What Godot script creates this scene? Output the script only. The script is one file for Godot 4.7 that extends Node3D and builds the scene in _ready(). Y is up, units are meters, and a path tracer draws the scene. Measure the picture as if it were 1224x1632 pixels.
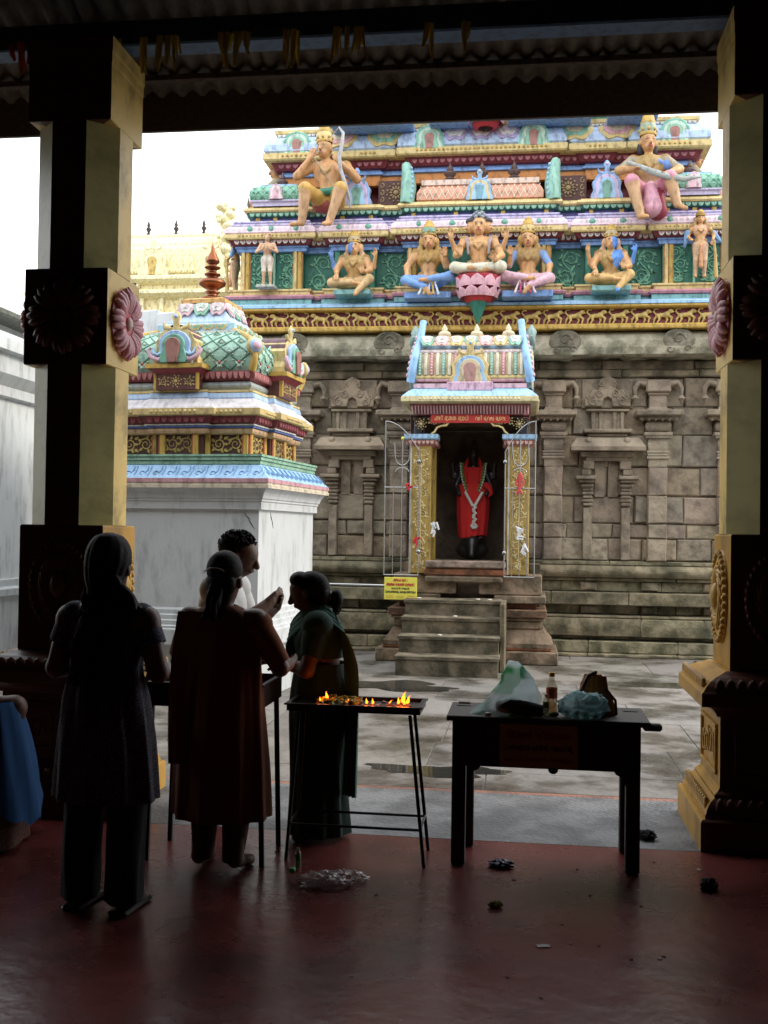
extends Node3D
# ---------------------------------------------------------------- mesh tools
class MB:
	var v := PackedVector3Array()
	var n := PackedVector3Array()
	var c := PackedColorArray()
	var col := Color(1, 1, 1)
	func tri(a: Vector3, b: Vector3, d: Vector3) -> void:
		var nn := (b - a).cross(d - a).normalized()
		v.append(a); v.append(d); v.append(b)
		for i in 3: n.append(nn); c.append(col)
	func quad(a: Vector3, b: Vector3, d: Vector3, e: Vector3) -> void:
		tri(a, b, d); tri(a, d, e)
	func trin(a: Vector3, b: Vector3, d: Vector3, na: Vector3, nb: Vector3, nd: Vector3) -> void:
		v.append(a); v.append(d); v.append(b)
		n.append(na); n.append(nd); n.append(nb)
		c.append(col); c.append(col); c.append(col)
	# smooth sheet through rows of points; rows run "up", points run "right" seen from outside
	func sheet(g: Array, closed := false) -> void:
		var R := g.size()
		var C: int = g[0].size()
		var nn := []
		for i in R:
			var row := PackedVector3Array()
			for j in C:
				var l: Vector3 = g[i][(j - 1 + C) % C] if closed or j > 0 else g[i][j]
				var r: Vector3 = g[i][(j + 1) % C] if closed or j < C - 1 else g[i][j]
				var d: Vector3 = g[maxi(i - 1, 0)][j]
				var u: Vector3 = g[mini(i + 1, R - 1)][j]
				var k := (r - l).cross(u - d)
				row.append(k.normalized() if k.length() > 1e-12 else (u - d).normalized())
			nn.append(row)
		for i in R - 1:
			for j in (C if closed else C - 1):
				var j2 := (j + 1) % C
				trin(g[i][j], g[i][j2], g[i + 1][j2], nn[i][j], nn[i][j2], nn[i + 1][j2])
				trin(g[i][j], g[i + 1][j2], g[i + 1][j], nn[i][j], nn[i + 1][j2], nn[i + 1][j])
	func box(cc: Vector3, s: Vector3, bev := 0.0, x := Transform3D.IDENTITY) -> void:
		var h := s * 0.5
		if bev <= 0.0:
			for ax in 3:
				for sg in [-1.0, 1.0]:
					var nv := Vector3.ZERO; nv[ax] = sg
					var u := Vector3.ZERO; u[(ax + 1) % 3] = sg
					var w := Vector3.ZERO; w[(ax + 2) % 3] = 1.0
					var p := cc + nv * h
					quad(x * (p - u * h - w * h), x * (p + u * h - w * h), x * (p + u * h + w * h), x * (p - u * h + w * h))
			return
		var b := minf(bev, minf(h.x, minf(h.y, h.z)) * 0.9)
		for ax in 3:
			for sg in [-1.0, 1.0]:
				var nv := Vector3.ZERO; nv[ax] = sg
				var u := Vector3.ZERO; u[(ax + 1) % 3] = sg
				var w := Vector3.ZERO; w[(ax + 2) % 3] = 1.0
				var p := cc + nv * h
				var hu := u * (h - Vector3.ONE * b)
				var hw := w * (h - Vector3.ONE * b)
				quad(x * (p - hu - hw), x * (p + hu - hw), x * (p + hu + hw), x * (p - hu + hw))
		for ax in 3:
			var a1 := (ax + 1) % 3
			var a2 := (ax + 2) % 3
			for s1 in [-1.0, 1.0]:
				for s2 in [-1.0, 1.0]:
					var e := Vector3.ZERO; e[ax] = h[ax] - b
					var p1 := cc; p1[a1] += s1 * h[a1]; p1[a2] += s2 * (h[a2] - b)
					var p2 := cc; p2[a1] += s1 * (h[a1] - b); p2[a2] += s2 * h[a2]
					if s1 * s2 > 0: quad(x * (p1 - e), x * (p2 - e), x * (p2 + e), x * (p1 + e)) if false else _q(x * (p1 - e), x * (p1 + e), x * (p2 + e), x * (p2 - e), x * cc)
					else: _q(x * (p1 - e), x * (p1 + e), x * (p2 + e), x * (p2 - e), x * cc)
		for sx in [-1.0, 1.0]:
			for sy in [-1.0, 1.0]:
				for sz in [-1.0, 1.0]:
					var sv := Vector3(sx, sy, sz)
					var k := h - Vector3.ONE * b
					var q1 := x * (cc + sv * Vector3(h.x, k.y, k.z))
					var q2 := x * (cc + sv * Vector3(k.x, h.y, k.z))
					var q3 := x * (cc + sv * Vector3(k.x, k.y, h.z))
					if (q2 - q1).cross(q3 - q1).dot(q1 - x * cc) > 0: tri(q1, q2, q3)
					else: tri(q1, q3, q2)
	func _q(a: Vector3, b: Vector3, d: Vector3, e: Vector3, inside: Vector3) -> void:
		if (b - a).cross(d - a).dot((a + d) * 0.5 - inside) > 0: quad(a, b, d, e)
		else: quad(a, e, d, b)
	# moulding: plan path (x,z) with the outside on the side of (-dz,dx), profile (out,y) from bottom to top
	func sweep(path: Array, prof: Array, closed := false, caps := true) -> void:
		var N := path.size()
		var off := []
		for i in N:
			var d1 := Vector2.ZERO
			var d2 := Vector2.ZERO
			if i > 0 or closed: d1 = (path[i] - path[(i - 1 + N) % N]).normalized()
			if i < N - 1 or closed: d2 = (path[(i + 1) % N] - path[i]).normalized()
			if d1 == Vector2.ZERO: d1 = d2
			if d2 == Vector2.ZERO: d2 = d1
			var n1 := Vector2(-d1.y, d1.x)
			var n2 := Vector2(-d2.y, d2.x)
			off.append((n1 + n2) / maxf(0.3, 1.0 + n1.dot(n2)))
		for i in (N if closed else N - 1):
			var k := (i + 1) % N
			for j in prof.size() - 1:
				var A: Vector2 = path[i] + off[i] * prof[j].x
				var B: Vector2 = path[k] + off[k] * prof[j].x
				var A2: Vector2 = path[i] + off[i] * prof[j + 1].x
				var B2: Vector2 = path[k] + off[k] * prof[j + 1].x
				quad(Vector3(A.x, prof[j].y, A.y), Vector3(B.x, prof[j].y, B.y), Vector3(B2.x, prof[j + 1].y, B2.y), Vector3(A2.x, prof[j + 1].y, A2.y))
	func lathe(prof: Array, seg := 16, x := Transform3D.IDENTITY, sharp := false) -> void:
		if sharp:
			for j in prof.size() - 1: lathe([prof[j], prof[j + 1]], seg, x)
			return
		var g := []
		for p in prof:
			var row := PackedVector3Array()
			for k in seg:
				var a := -TAU * k / seg
				row.append(x * Vector3(cos(a) * maxf(p.x, 1e-4), p.y, sin(a) * maxf(p.x, 1e-4)))
			g.append(row)
		sheet(g, true)
	func ball(cc: Vector3, r: Vector3, seg := 10, rings := 6) -> void:
		var pr := []
		for i in rings + 1:
			var a := -PI / 2 + PI * i / rings
			pr.append(Vector2(cos(a), sin(a)))
		lathe(pr, seg, Transform3D(Basis.from_scale(r), cc))
	func tube(pts: Array, rad, seg := 6, flat := 1.0, up := Vector3.ZERO) -> void:
		var N := pts.size()
		var t0: Vector3 = (pts[1] - pts[0]).normalized()
		var u := up if up != Vector3.ZERO else (Vector3.UP if absf(t0.y) < 0.9 else Vector3.RIGHT)
		var g := []
		for i in N:
			var t: Vector3 = (pts[mini(i + 1, N - 1)] - pts[maxi(i - 1, 0)]).normalized()
			u = (up if up != Vector3.ZERO else u)
			u = (u - t * u.dot(t)).normalized()
			var w := t.cross(u)
			var r: float = rad if rad is float else rad[i]
			var row := PackedVector3Array()
			for k in seg:
				var a := TAU * k / seg
				row.append(pts[i] + (u * cos(a) * flat + w * sin(a)) * r)
			g.append(row)
		sheet(g, true)
		for e in [0, N - 1]:
			for k in seg - 2:
				if e == 0: tri(g[0][0], g[0][k + 2], g[0][k + 1])
				else: tri(g[e][0], g[e][k + 1], g[e][k + 2])
	# flat outline (x,y) given counter-clockwise or not, pushed out along z, with a bevel on the front rim
	func prism(poly: PackedVector2Array, z0: float, z1: float, x := Transform3D.IDENTITY, bev := 0.0) -> void:
		var p := poly
		if Geometry2D.is_polygon_clockwise(p): p.reverse()
		var fr := p
		if bev > 0.0:
			fr = PackedVector2Array()
			var N := p.size()
			for i in N:
				var d1 := (p[i] - p[(i - 1 + N) % N]).normalized()
				var d2 := (p[(i + 1) % N] - p[i]).normalized()
				var m := Vector2(-d1.y - d2.y, d1.x + d2.x)
				fr.append(p[i] + m / maxf(0.6, 1.0 + d1.dot(d2)) * bev)
		var idx := Geometry2D.triangulate_polygon(fr)
		var zz := z1 - bev
		for i in range(0, idx.size(), 3):
			var a := fr[idx[i]]; var b := fr[idx[i + 1]]; var d := fr[idx[i + 2]]
			if (b - a).cross(d - a) < 0:
				var t := b; b = d; d = t
			tri(x * Vector3(a.x, a.y, z1), x * Vector3(b.x, b.y, z1), x * Vector3(d.x, d.y, z1))
			tri(x * Vector3(a.x, a.y, z0), x * Vector3(d.x, d.y, z0), x * Vector3(b.x, b.y, z0))
		for i in p.size():
			var k := (i + 1) % p.size()
			quad(x * Vector3(p[i].x, p[i].y, z0), x * Vector3(p[k].x, p[k].y, z0), x * Vector3(p[k].x, p[k].y, zz), x * Vector3(p[i].x, p[i].y, zz))
			if bev > 0.0: quad(x * Vector3(p[i].x, p[i].y, zz), x * Vector3(p[k].x, p[k].y, zz), x * Vector3(fr[k].x, fr[k].y, z1), x * Vector3(fr[i].x, fr[i].y, z1))
	func add(o: MB, x: Transform3D) -> void:
		var flip := x.basis.determinant() < 0
		for i in range(0, o.v.size(), 3):
			for k in ([0, 2, 1] if flip else [0, 1, 2]):
				v.append(x * o.v[i + k]); n.append((x.basis * o.n[i + k]).normalized()); c.append(o.c[i + k])
	func mesh() -> ArrayMesh:
		var a := []
		a.resize(Mesh.ARRAY_MAX)
		a[Mesh.ARRAY_VERTEX] = v
		a[Mesh.ARRAY_NORMAL] = n
		a[Mesh.ARRAY_COLOR] = c
		var m := ArrayMesh.new()
		m.add_surface_from_arrays(Mesh.PRIMITIVE_TRIANGLES, a)
		return m
# ---------------------------------------------------------------- soft-joined bodies (distance field, surface nets)
# primitive: [A, ra, B, rb, colour, blend] capsule ; [C, Vector3 radii, null, 0, colour, blend, Basis] ellipsoid
class SDF:
	var pr := []
	var paint := []
	func cap(a: Vector3, ra: float, b: Vector3, rb: float, col: Color, k := 0.02) -> void:
		pr.append([0, a, ra, b, rb, col, k])
	func ell(cc: Vector3, r: Vector3, col: Color, k := 0.02, rot := Vector3.ZERO) -> void:
		pr.append([1, cc, r, Basis.from_euler(rot).inverse(), 0.0, col, k])
	func chain(pts: Array, rad: Array, col: Color, k := 0.01) -> void:
		for i in pts.size() - 1: cap(pts[i], rad[i], pts[i + 1], rad[i + 1], col, k)
	func dab(cc: Vector3, r: Vector3, col: Color) -> void:
		paint.append([cc, r, col])
	func mesh(cell: float) -> ArrayMesh:
		var lo := Vector3.ONE * 1e9
		var hi := -lo
		for p in pr:
			var m := 0.0
			if p[0] == 0:
				lo = lo.min(p[1] - Vector3.ONE * p[2]).min(p[3] - Vector3.ONE * p[4])
				hi = hi.max(p[1] + Vector3.ONE * p[2]).max(p[3] + Vector3.ONE * p[4])
			else:
				m = maxf(p[2].x, maxf(p[2].y, p[2].z))
				lo = lo.min(p[1] - Vector3.ONE * m)
				hi = hi.max(p[1] + Vector3.ONE * m)
		lo -= Vector3.ONE * cell * 3.0
		hi += Vector3.ONE * cell * 3.0
		var nx := int((hi.x - lo.x) / cell) + 2
		var ny := int((hi.y - lo.y) / cell) + 2
		var nz := int((hi.z - lo.z) / cell) + 2
		var f := PackedFloat32Array()
		f.resize(nx * ny * nz); f.fill(1.0)
		var bd := PackedFloat32Array()
		bd.resize(nx * ny * nz); bd.fill(1e9)
		var bi := PackedInt32Array()
		bi.resize(nx * ny * nz)
		var id := 0
		for p in pr:
			var k: float = p[6]
			var mg := k + cell * 2.0
			var a: Vector3
			var b: Vector3
			var sph: bool = p[0] == 1
			var A: Vector3 = p[1]
			var B := Vector3.ZERO
			var ra := 0.0
			var rb := 0.0
			var rr := Vector3.ONE
			var rm := 0.0
			var bas := Basis.IDENTITY
			var ba := Vector3.ZERO
			var bb := 1.0
			if sph:
				rr = p[2]; bas = p[3]
				rm = minf(rr.x, minf(rr.y, rr.z))
				var mx := maxf(rr.x, maxf(rr.y, rr.z))
				# real extent of the turned ellipsoid
				var inv := bas.inverse()
				var ex := Vector3(Vector3(inv.x.x * rr.x, inv.y.x * rr.y, inv.z.x * rr.z).length(), Vector3(inv.x.y * rr.x, inv.y.y * rr.y, inv.z.y * rr.z).length(), Vector3(inv.x.z * rr.x, inv.y.z * rr.y, inv.z.z * rr.z).length())
				a = A - ex - Vector3.ONE * mg
				b = A + ex + Vector3.ONE * mg
			else:
				B = p[3]; ra = p[2]; rb = p[4]
				ba = B - A
				bb = maxf(1e-9, ba.dot(ba))
				a = (A - Vector3.ONE * (ra + mg)).min(B - Vector3.ONE * (rb + mg))
				b = (A + Vector3.ONE * (ra + mg)).max(B + Vector3.ONE * (rb + mg))
			var x0 := maxi(0, int((a.x - lo.x) / cell)); var x1 := mini(nx - 1, int((b.x - lo.x) / cell) + 1)
			var y0 := maxi(0, int((a.y - lo.y) / cell)); var y1 := mini(ny - 1, int((b.y - lo.y) / cell) + 1)
			var z0 := maxi(0, int((a.z - lo.z) / cell)); var z1 := mini(nz - 1, int((b.z - lo.z) / cell) + 1)
			for y in range(y0, y1 + 1):
				for z in range(z0, z1 + 1):
					var q := Vector3(lo.x + x0 * cell, lo.y + y * cell, lo.z + z * cell)
					var i := (y * nz + z) * nx + x0
					for x in range(x0, x1 + 1):
						var d: float
						if sph:
							var l := bas * (q - A)
							var k0 := (l / rr).length()
							var k1 := (l / (rr * rr)).length()
							d = k0 * (k0 - 1.0) / k1 if k1 > 1e-9 else -rm
						else:
							var pa := q - A
							var h := clampf(pa.dot(ba) / bb, 0.0, 1.0)
							d = (pa - ba * h).length() - ra - (rb - ra) * h
						if d < mg:
							if d < bd[i]:
								bd[i] = d; bi[i] = id
							var fo := f[i]
							var hh := k - absf(fo - d)
							f[i] = minf(fo, d) - (hh * hh / k * 0.25 if hh > 0.0 else 0.0)
						q.x += cell
						i += 1
			id += 1
		var V := PackedVector3Array()
		var C := PackedColorArray()
		var I := PackedInt32Array()
		var vi := PackedInt32Array()
		vi.resize(nx * ny * nz); vi.fill(-1)
		var dx := 1
		var dz := nx
		var dy := nx * nz
		var off := [0, dx, dz, dx + dz, dy, dy + dx, dy + dz, dy + dx + dz]
		var cor := [Vector3(0, 0, 0), Vector3(1, 0, 0), Vector3(0, 0, 1), Vector3(1, 0, 1), Vector3(0, 1, 0), Vector3(1, 1, 0), Vector3(0, 1, 1), Vector3(1, 1, 1)]
		var edg := [[0, 1], [2, 3], [4, 5], [6, 7], [0, 2], [1, 3], [4, 6], [5, 7], [0, 4], [1, 5], [2, 6], [3, 7]]
		var lim := cell * 1.8
		for y in ny - 1:
			for z in nz - 1:
				var i := (y * nz + z) * nx
				for x in nx - 1:
					var f0 := f[i]
					if f0 < lim and f0 > -lim:
						var s0 := f0 < 0.0
						if (f[i + dx] < 0.0) != s0 or (f[i + dz] < 0.0) != s0 or (f[i + dy] < 0.0) != s0 or (f[i + dx + dz] < 0.0) != s0 or (f[i + dx + dy] < 0.0) != s0 or (f[i + dy + dz] < 0.0) != s0 or (f[i + dx + dy + dz] < 0.0) != s0:
							var sum := Vector3.ZERO
							var cnt := 0
							for e in edg:
								var fa := f[i + off[e[0]]]
								var fb := f[i + off[e[1]]]
								if (fa < 0.0) != (fb < 0.0):
									sum += (cor[e[0]] as Vector3).lerp(cor[e[1]], fa / (fa - fb))
									cnt += 1
							vi[i] = V.size()
							var P := lo + (Vector3(x, y, z) + sum / cnt) * cell
							V.append(P)
							var cc: Color = pr[bi[i]][5]
							for pt in paint:
								if ((P - pt[0]) / pt[1]).length_squared() < 1.0: cc = pt[2]
							C.append(cc)
					i += 1
		for y in range(1, ny - 1):
			for z in range(1, nz - 1):
				var i := (y * nz + z) * nx + 1
				for x in range(1, nx - 1):
					if vi[i] >= 0:
						var s0 := f[i] < 0.0
						for ax in 3:
							var st: int = dx if ax == 0 else (dy if ax == 1 else dz)
							var p1: int = dy if ax == 0 else (dz if ax == 1 else dx)
							var p2: int = dz if ax == 0 else (dx if ax == 1 else dy)
							var s1 := f[i + st] < 0.0
							if s0 != s1:
								var q0 := vi[i]; var q1 := vi[i - p1]; var q2 := vi[i - p1 - p2]; var q3 := vi[i - p2]
								if q1 >= 0 and q2 >= 0 and q3 >= 0:
									if s0:
										I.append_array(PackedInt32Array([q0, q2, q1, q0, q3, q2]))
									else:
										I.append_array(PackedInt32Array([q0, q1, q2, q0, q2, q3]))
					i += 1
		# the winding above gives outward faces by the sign; normals from the faces
		var Nn := PackedVector3Array()
		Nn.resize(V.size())
		for t in range(0, I.size(), 3):
			var nrm := (V[I[t + 2]] - V[I[t]]).cross(V[I[t + 1]] - V[I[t]])
			for k in 3: Nn[I[t + k]] += nrm
		for t in Nn.size(): Nn[t] = Nn[t].normalized()
		var arr := []
		arr.resize(Mesh.ARRAY_MAX)
		arr[Mesh.ARRAY_VERTEX] = V
		arr[Mesh.ARRAY_NORMAL] = Nn
		arr[Mesh.ARRAY_COLOR] = C
		arr[Mesh.ARRAY_INDEX] = I
		var m := ArrayMesh.new()
		m.add_surface_from_arrays(Mesh.PRIMITIVE_TRIANGLES, arr)
		return m
# ---------------------------------------------------------------- scene tools
var M := {}
var used := {}
var rng := RandomNumberGenerator.new()
func numbered(s: String) -> String:
	if not used.has(s):
		used[s] = 0
		return s
	used[s] += 1
	return "%s_%03d" % [s, used[s]]
func thing(called: String, label: String, cat: String, at := Vector3.ZERO, turn := 0.0, group := "") -> Node3D:
	var o := Node3D.new()
	o.name = numbered(called)
	add_child(o)
	o.position = at
	o.rotation.y = turn
	o.set_meta("label", label)
	o.set_meta("category", cat)
	if group != "": o.set_meta("group", group)
	return o
func part(parent: Node3D, called: String, m, mat: String, x := Transform3D.IDENTITY, stuff := false) -> MeshInstance3D:
	var o := MeshInstance3D.new()
	o.name = called
	o.mesh = m.mesh() if m is MB else m
	o.material_override = M[mat]
	o.transform = x
	parent.add_child(o, true)
	if stuff: o.set_meta("kind", "stuff")
	return o
func struct(called: String, m, mat: String, label: String, cat: String) -> MeshInstance3D:
	var o := part(self, numbered(called), m, mat)
	o.set_meta("kind", "structure")
	o.set_meta("label", label)
	o.set_meta("category", cat)
	return o
func copy_of(o: Node3D, at: Vector3, label := "", turn := 0.0, mirror := false) -> Node3D:
	var d: Node3D = o.duplicate()
	d.name = numbered(String(o.name).rstrip("0123456789").trim_suffix("_"))
	add_child(d)
	d.position = at
	d.rotation.y = turn
	if mirror: d.scale.x = -1.0
	if label != "": d.set_meta("label", label)
	return d
func T(x: float, y: float, z: float, ry := 0.0, rx := 0.0, rz := 0.0, s := 1.0) -> Transform3D:
	return Transform3D(Basis.from_euler(Vector3(rx, ry, rz)).scaled(Vector3.ONE * s), Vector3(x, y, z))
func bx(cc: Vector3, s: Vector3, col: Color, bev := 0.0) -> MB:
	var m := MB.new(); m.col = col
	m.box(cc, s, bev)
	return m
func V3(x: float, y: float, z: float) -> Vector3: return Vector3(x, y, z)
func V2(x: float, y: float) -> Vector2: return Vector2(x, y)
func vary(c: Color, a: float) -> Color:
	var f := 1.0 + rng.randf_range(-a, a)
	return Color(c.r * f * (1 + rng.randf_range(-a, a) * 0.3), c.g * f, c.b * f * (1 + rng.randf_range(-a, a) * 0.3))
func noise_tex(seed_: int, freq: float, ramp: Array, size := 512, normal := 0.0, oct := 5, kind := FastNoiseLite.TYPE_SIMPLEX_SMOOTH) -> NoiseTexture2D:
	var fn := FastNoiseLite.new()
	fn.seed = seed_; fn.noise_type = kind; fn.frequency = freq
	fn.fractal_octaves = oct
	fn.fractal_gain = 0.6
	var t := NoiseTexture2D.new()
	t.width = size; t.height = size; t.seamless = true; t.noise = fn
	if normal > 0.0:
		t.as_normal_map = true; t.bump_strength = normal
	elif ramp.size() > 0:
		var gr := Gradient.new()
		var offs := PackedFloat32Array(); var cols := PackedColorArray()
		for r in ramp:
			offs.append(r[0]); cols.append(Color(r[1]) if r[1] is Color else Color(r[1], r[1], r[1]))
		gr.offsets = offs; gr.colors = cols
		t.color_ramp = gr
	return t
func mat(called: String, rough: float, tex = null, scale := 1.0, nrm = null, nscale := 1.0, metal := 0.0, spec := 0.5) -> StandardMaterial3D:
	var m := StandardMaterial3D.new()
	m.vertex_color_use_as_albedo = true
	m.roughness = rough; m.metallic = metal; m.metallic_specular = spec
	m.uv1_triplanar = true; m.uv1_world_triplanar = true
	m.uv1_scale = Vector3.ONE * scale
	if tex: m.albedo_texture = tex
	if nrm:
		m.normal_enabled = true; m.normal_texture = nrm; m.normal_scale = nscale
	M[called] = m
	return m
func arc(o0: float, y0: float, o1: float, y1: float, bulge: float, k := 4) -> Array:
	var r := []
	var a := V2(o0, y0); var b := V2(o1, y1)
	var d := b - a
	var nn := V2(d.y, -d.x)
	for i in k + 1:
		var t := float(i) / k
		r.append(a + d * t + nn * bulge * 4.0 * t * (1 - t) * 0.5)
	return r
func setup() -> void:
	rng.seed = 7
	var cam := Camera3D.new()
	cam.name = "camera"
	add_child(cam)
	cam.position = Vector3(0, 1.58, 0)
	cam.rotation = Vector3(deg_to_rad(1.08), deg_to_rad(7.6), deg_to_rad(0.83))
	cam.fov = 51.28
	cam.near = 0.05
	cam.far = 400.0
	cam.current = true
	var we := WorldEnvironment.new()
	we.name = "environment"
	var env := Environment.new()
	env.background_mode = Environment.BG_SKY
	var sm := ProceduralSkyMaterial.new()
	sm.sky_top_color = Color(0.93, 0.95, 0.97)
	sm.sky_horizon_color = Color(0.97, 0.98, 0.99)
	sm.ground_bottom_color = Color(0.25, 0.24, 0.22)
	sm.ground_horizon_color = Color(0.6, 0.6, 0.58)
	sm.sky_curve = 0.2
	sm.sun_angle_max = 1.0
	sm.sky_energy_multiplier = 1.0
	var sky := Sky.new()
	sky.sky_material = sm
	env.sky = sky
	env.background_energy_multiplier = 1.0
	env.tonemap_mode = Environment.TONE_MAPPER_LINEAR
	env.tonemap_exposure = 3.0
	env.sdfgi_enabled = true
	env.ssao_enabled = true
	env.ssil_enabled = true
	we.environment = env
	add_child(we)
	var sun := DirectionalLight3D.new()
	sun.name = "sun"
	add_child(sun)
	sun.light_energy = 0.3
	sun.light_color = Color(1.0, 0.97, 0.92)
	sun.light_angular_distance = 20.0
	sun.shadow_enabled = true
	sun.look_at_from_position(Vector3(10, 7.2, -1.0), Vector3.ZERO)
func materials() -> void:
	var fine := noise_tex(3, 0.03, [], 512, 3.0)
	var coarse := noise_tex(5, 0.012, [], 512, 6.0, 6)
	var grit := noise_tex(8, 0.12, [], 512, 4.0, 3)
	mat("paint", 0.55, noise_tex(11, 0.012, [[0.0, 0.62], [0.3, 0.84], [0.5, 0.97], [1.0, 1.0]], 1024, 0.0, 9), 0.5, fine, 0.35).uv1_scale = Vector3(0.9, 0.4, 0.9)
	mat("stone", 0.85, noise_tex(12, 0.004, [[0.0, Color(0.58, 0.56, 0.53)], [0.35, Color(0.8, 0.78, 0.75)], [0.6, Color(0.95, 0.93, 0.89)], [1.0, Color(1, 0.97, 0.93)]], 1024, 0.0, 9), 0.5, coarse, 0.9)
	for k in 3:
		var sv: StandardMaterial3D = M["stone"].duplicate()
		sv.uv1_offset = Vector3(0.31, 0.57, 0.13) * (k + 1)
		sv.uv1_scale = Vector3.ONE * [0.8, 0.4, 1.3][k]
		M["stone_%s" % ["rough", "pale", "fine"][k]] = sv
	mat("moss_stone", 0.8, noise_tex(13, 0.004, [[0.0, Color(0.36, 0.37, 0.31)], [0.35, Color(0.62, 0.62, 0.55)], [0.65, Color(0.92, 0.9, 0.84)], [1.0, Color(1, 0.98, 0.94)]], 1024, 0.0, 9), 0.55, coarse, 0.9)
	mat("wall_white", 0.6, noise_tex(14, 0.006, [[0.0, 0.74], [0.3, 0.9], [0.5, 0.98], [1.0, 1.0]], 1024, 0.0, 9), 0.5, fine, 0.2).uv1_scale = Vector3(0.8, 0.22, 0.8)
	mat("pillar_paint", 0.42, noise_tex(15, 0.005, [[0.0, 0.68], [0.33, 0.9], [0.5, 0.98], [1.0, 1.0]], 1024, 0.0, 9), 0.5, fine, 0.15)
	var fl := mat("red_floor", 0.3, noise_tex(16, 0.003, [[0.0, Color(0.55, 0.53, 0.52)], [0.4, Color(0.84, 0.82, 0.81)], [0.65, Color(1, 1, 1)], [1.0, Color(1, 0.97, 0.95)]], 1024, 0.0, 9), 0.3, fine, 0.12)
	fl.roughness_texture = noise_tex(17, 0.01, [[0.0, 0.78], [0.5, 0.92], [1.0, 1.0]], 512, 0.0, 6)
	fl.roughness = 0.3
	var gm := mat("court", 0.75, noise_tex(18, 0.0035, [[0.0, Color(0.52, 0.5, 0.47)], [0.38, Color(0.76, 0.74, 0.71)], [0.6, Color(0.95, 0.93, 0.91)], [1.0, Color(1, 0.99, 0.98)]], 1024, 0.0, 9), 0.26, coarse, 0.5)
	gm.roughness_texture = noise_tex(18, 0.0035, [[0.0, 0.2], [0.38, 0.42], [0.55, 0.85], [1.0, 1.0]], 1024, 0.0, 9)
	gm.roughness = 0.8
	mat("apron", 0.6, noise_tex(19, 0.004, [[0.0, 0.6], [0.42, 0.8], [0.6, 0.95], [0.75, 1.0], [1.0, 1.0]], 1024, 0.0, 9), 0.45, grit, 0.4)
	mat("wood", 0.5, noise_tex(20, 0.02, [[0.0, 0.55], [0.5, 0.9], [1.0, 1.0]], 512, 0.0, 5), 2.0, fine, 0.4)
	mat("iron", 0.45, noise_tex(21, 0.03, [[0.0, 0.6], [0.5, 0.95], [1.0, 1.0]], 256), 2.0, fine, 0.3, 0.6)
	mat("steel", 0.25, null, 1.0, null, 1.0, 1.0)
	mat("brass", 0.38, null, 1.0, fine, 0.2, 1.0)
	mat("cloth", 0.9, noise_tex(22, 0.08, [[0.0, 0.75], [0.5, 0.95], [1.0, 1.0]], 256), 6.0, grit, 0.5)
	mat("skin", 0.5, null, 1.0, fine, 0.1)
	mat("hair", 0.6, null, 1.0, fine, 0.5, 0.0, 0.25)
	mat("plastic", 0.35, null)
	mat("print", 0.5, null)
	mat("sheet_roof", 0.8, noise_tex(23, 0.02, [[0.0, 0.55], [0.5, 0.9], [1.0, 1.0]], 512), 1.5, fine, 0.3)
	var kf := mat("floral", 0.9, noise_tex(24, 0.035, [[0.0, Color(0.1, 0.1, 0.12)], [0.46, Color(0.4, 0.4, 0.46)], [0.5, Color(1, 1, 1)], [0.58, Color(0.9, 0.88, 0.95)], [0.62, Color(0.45, 0.45, 0.5)], [1.0, Color(0.2, 0.2, 0.25)]], 512, 0.0, 3), 4.0, grit, 0.4)
	var fr := mat("fringe", 0.8, null)
	fr.backlight_enabled = true
	fr.backlight = Color(0.2, 0.16, 0.03)
	var bagm := mat("clear_bag", 0.2, null)
	bagm.transparency = BaseMaterial3D.TRANSPARENCY_ALPHA
	bagm.albedo_color = Color(1, 1, 1, 0.3)
	var thin := mat("thin_bag", 0.35, null)
	thin.backlight_enabled = true
	thin.backlight = Color(0.9, 0.95, 0.95)
	thin.transparency = BaseMaterial3D.TRANSPARENCY_ALPHA
	thin.albedo_color = Color(1, 1, 1, 0.76)
	var dr := mat("drink", 0.1, null)
	dr.transparency = BaseMaterial3D.TRANSPARENCY_ALPHA
	dr.albedo_color = Color(1, 1, 1, 0.45)
	var gl := mat("glass", 0.05, null)
	gl.transparency = BaseMaterial3D.TRANSPARENCY_ALPHA
	gl.albedo_color = Color(1, 1, 1, 0.3)
	var wt := mat("water", 0.04, null)
	wt.transparency = BaseMaterial3D.TRANSPARENCY_ALPHA
	wt.albedo_color = Color(1, 1, 1, 0.8)
	var fm := StandardMaterial3D.new()
	fm.albedo_color = Color(1.0, 0.55, 0.15)
	fm.emission_enabled = true
	fm.emission = Color(1.0, 0.45, 0.1)
	fm.emission_energy_multiplier = 1.6
	M["flame"] = fm
const EDGE := -5.54
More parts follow.
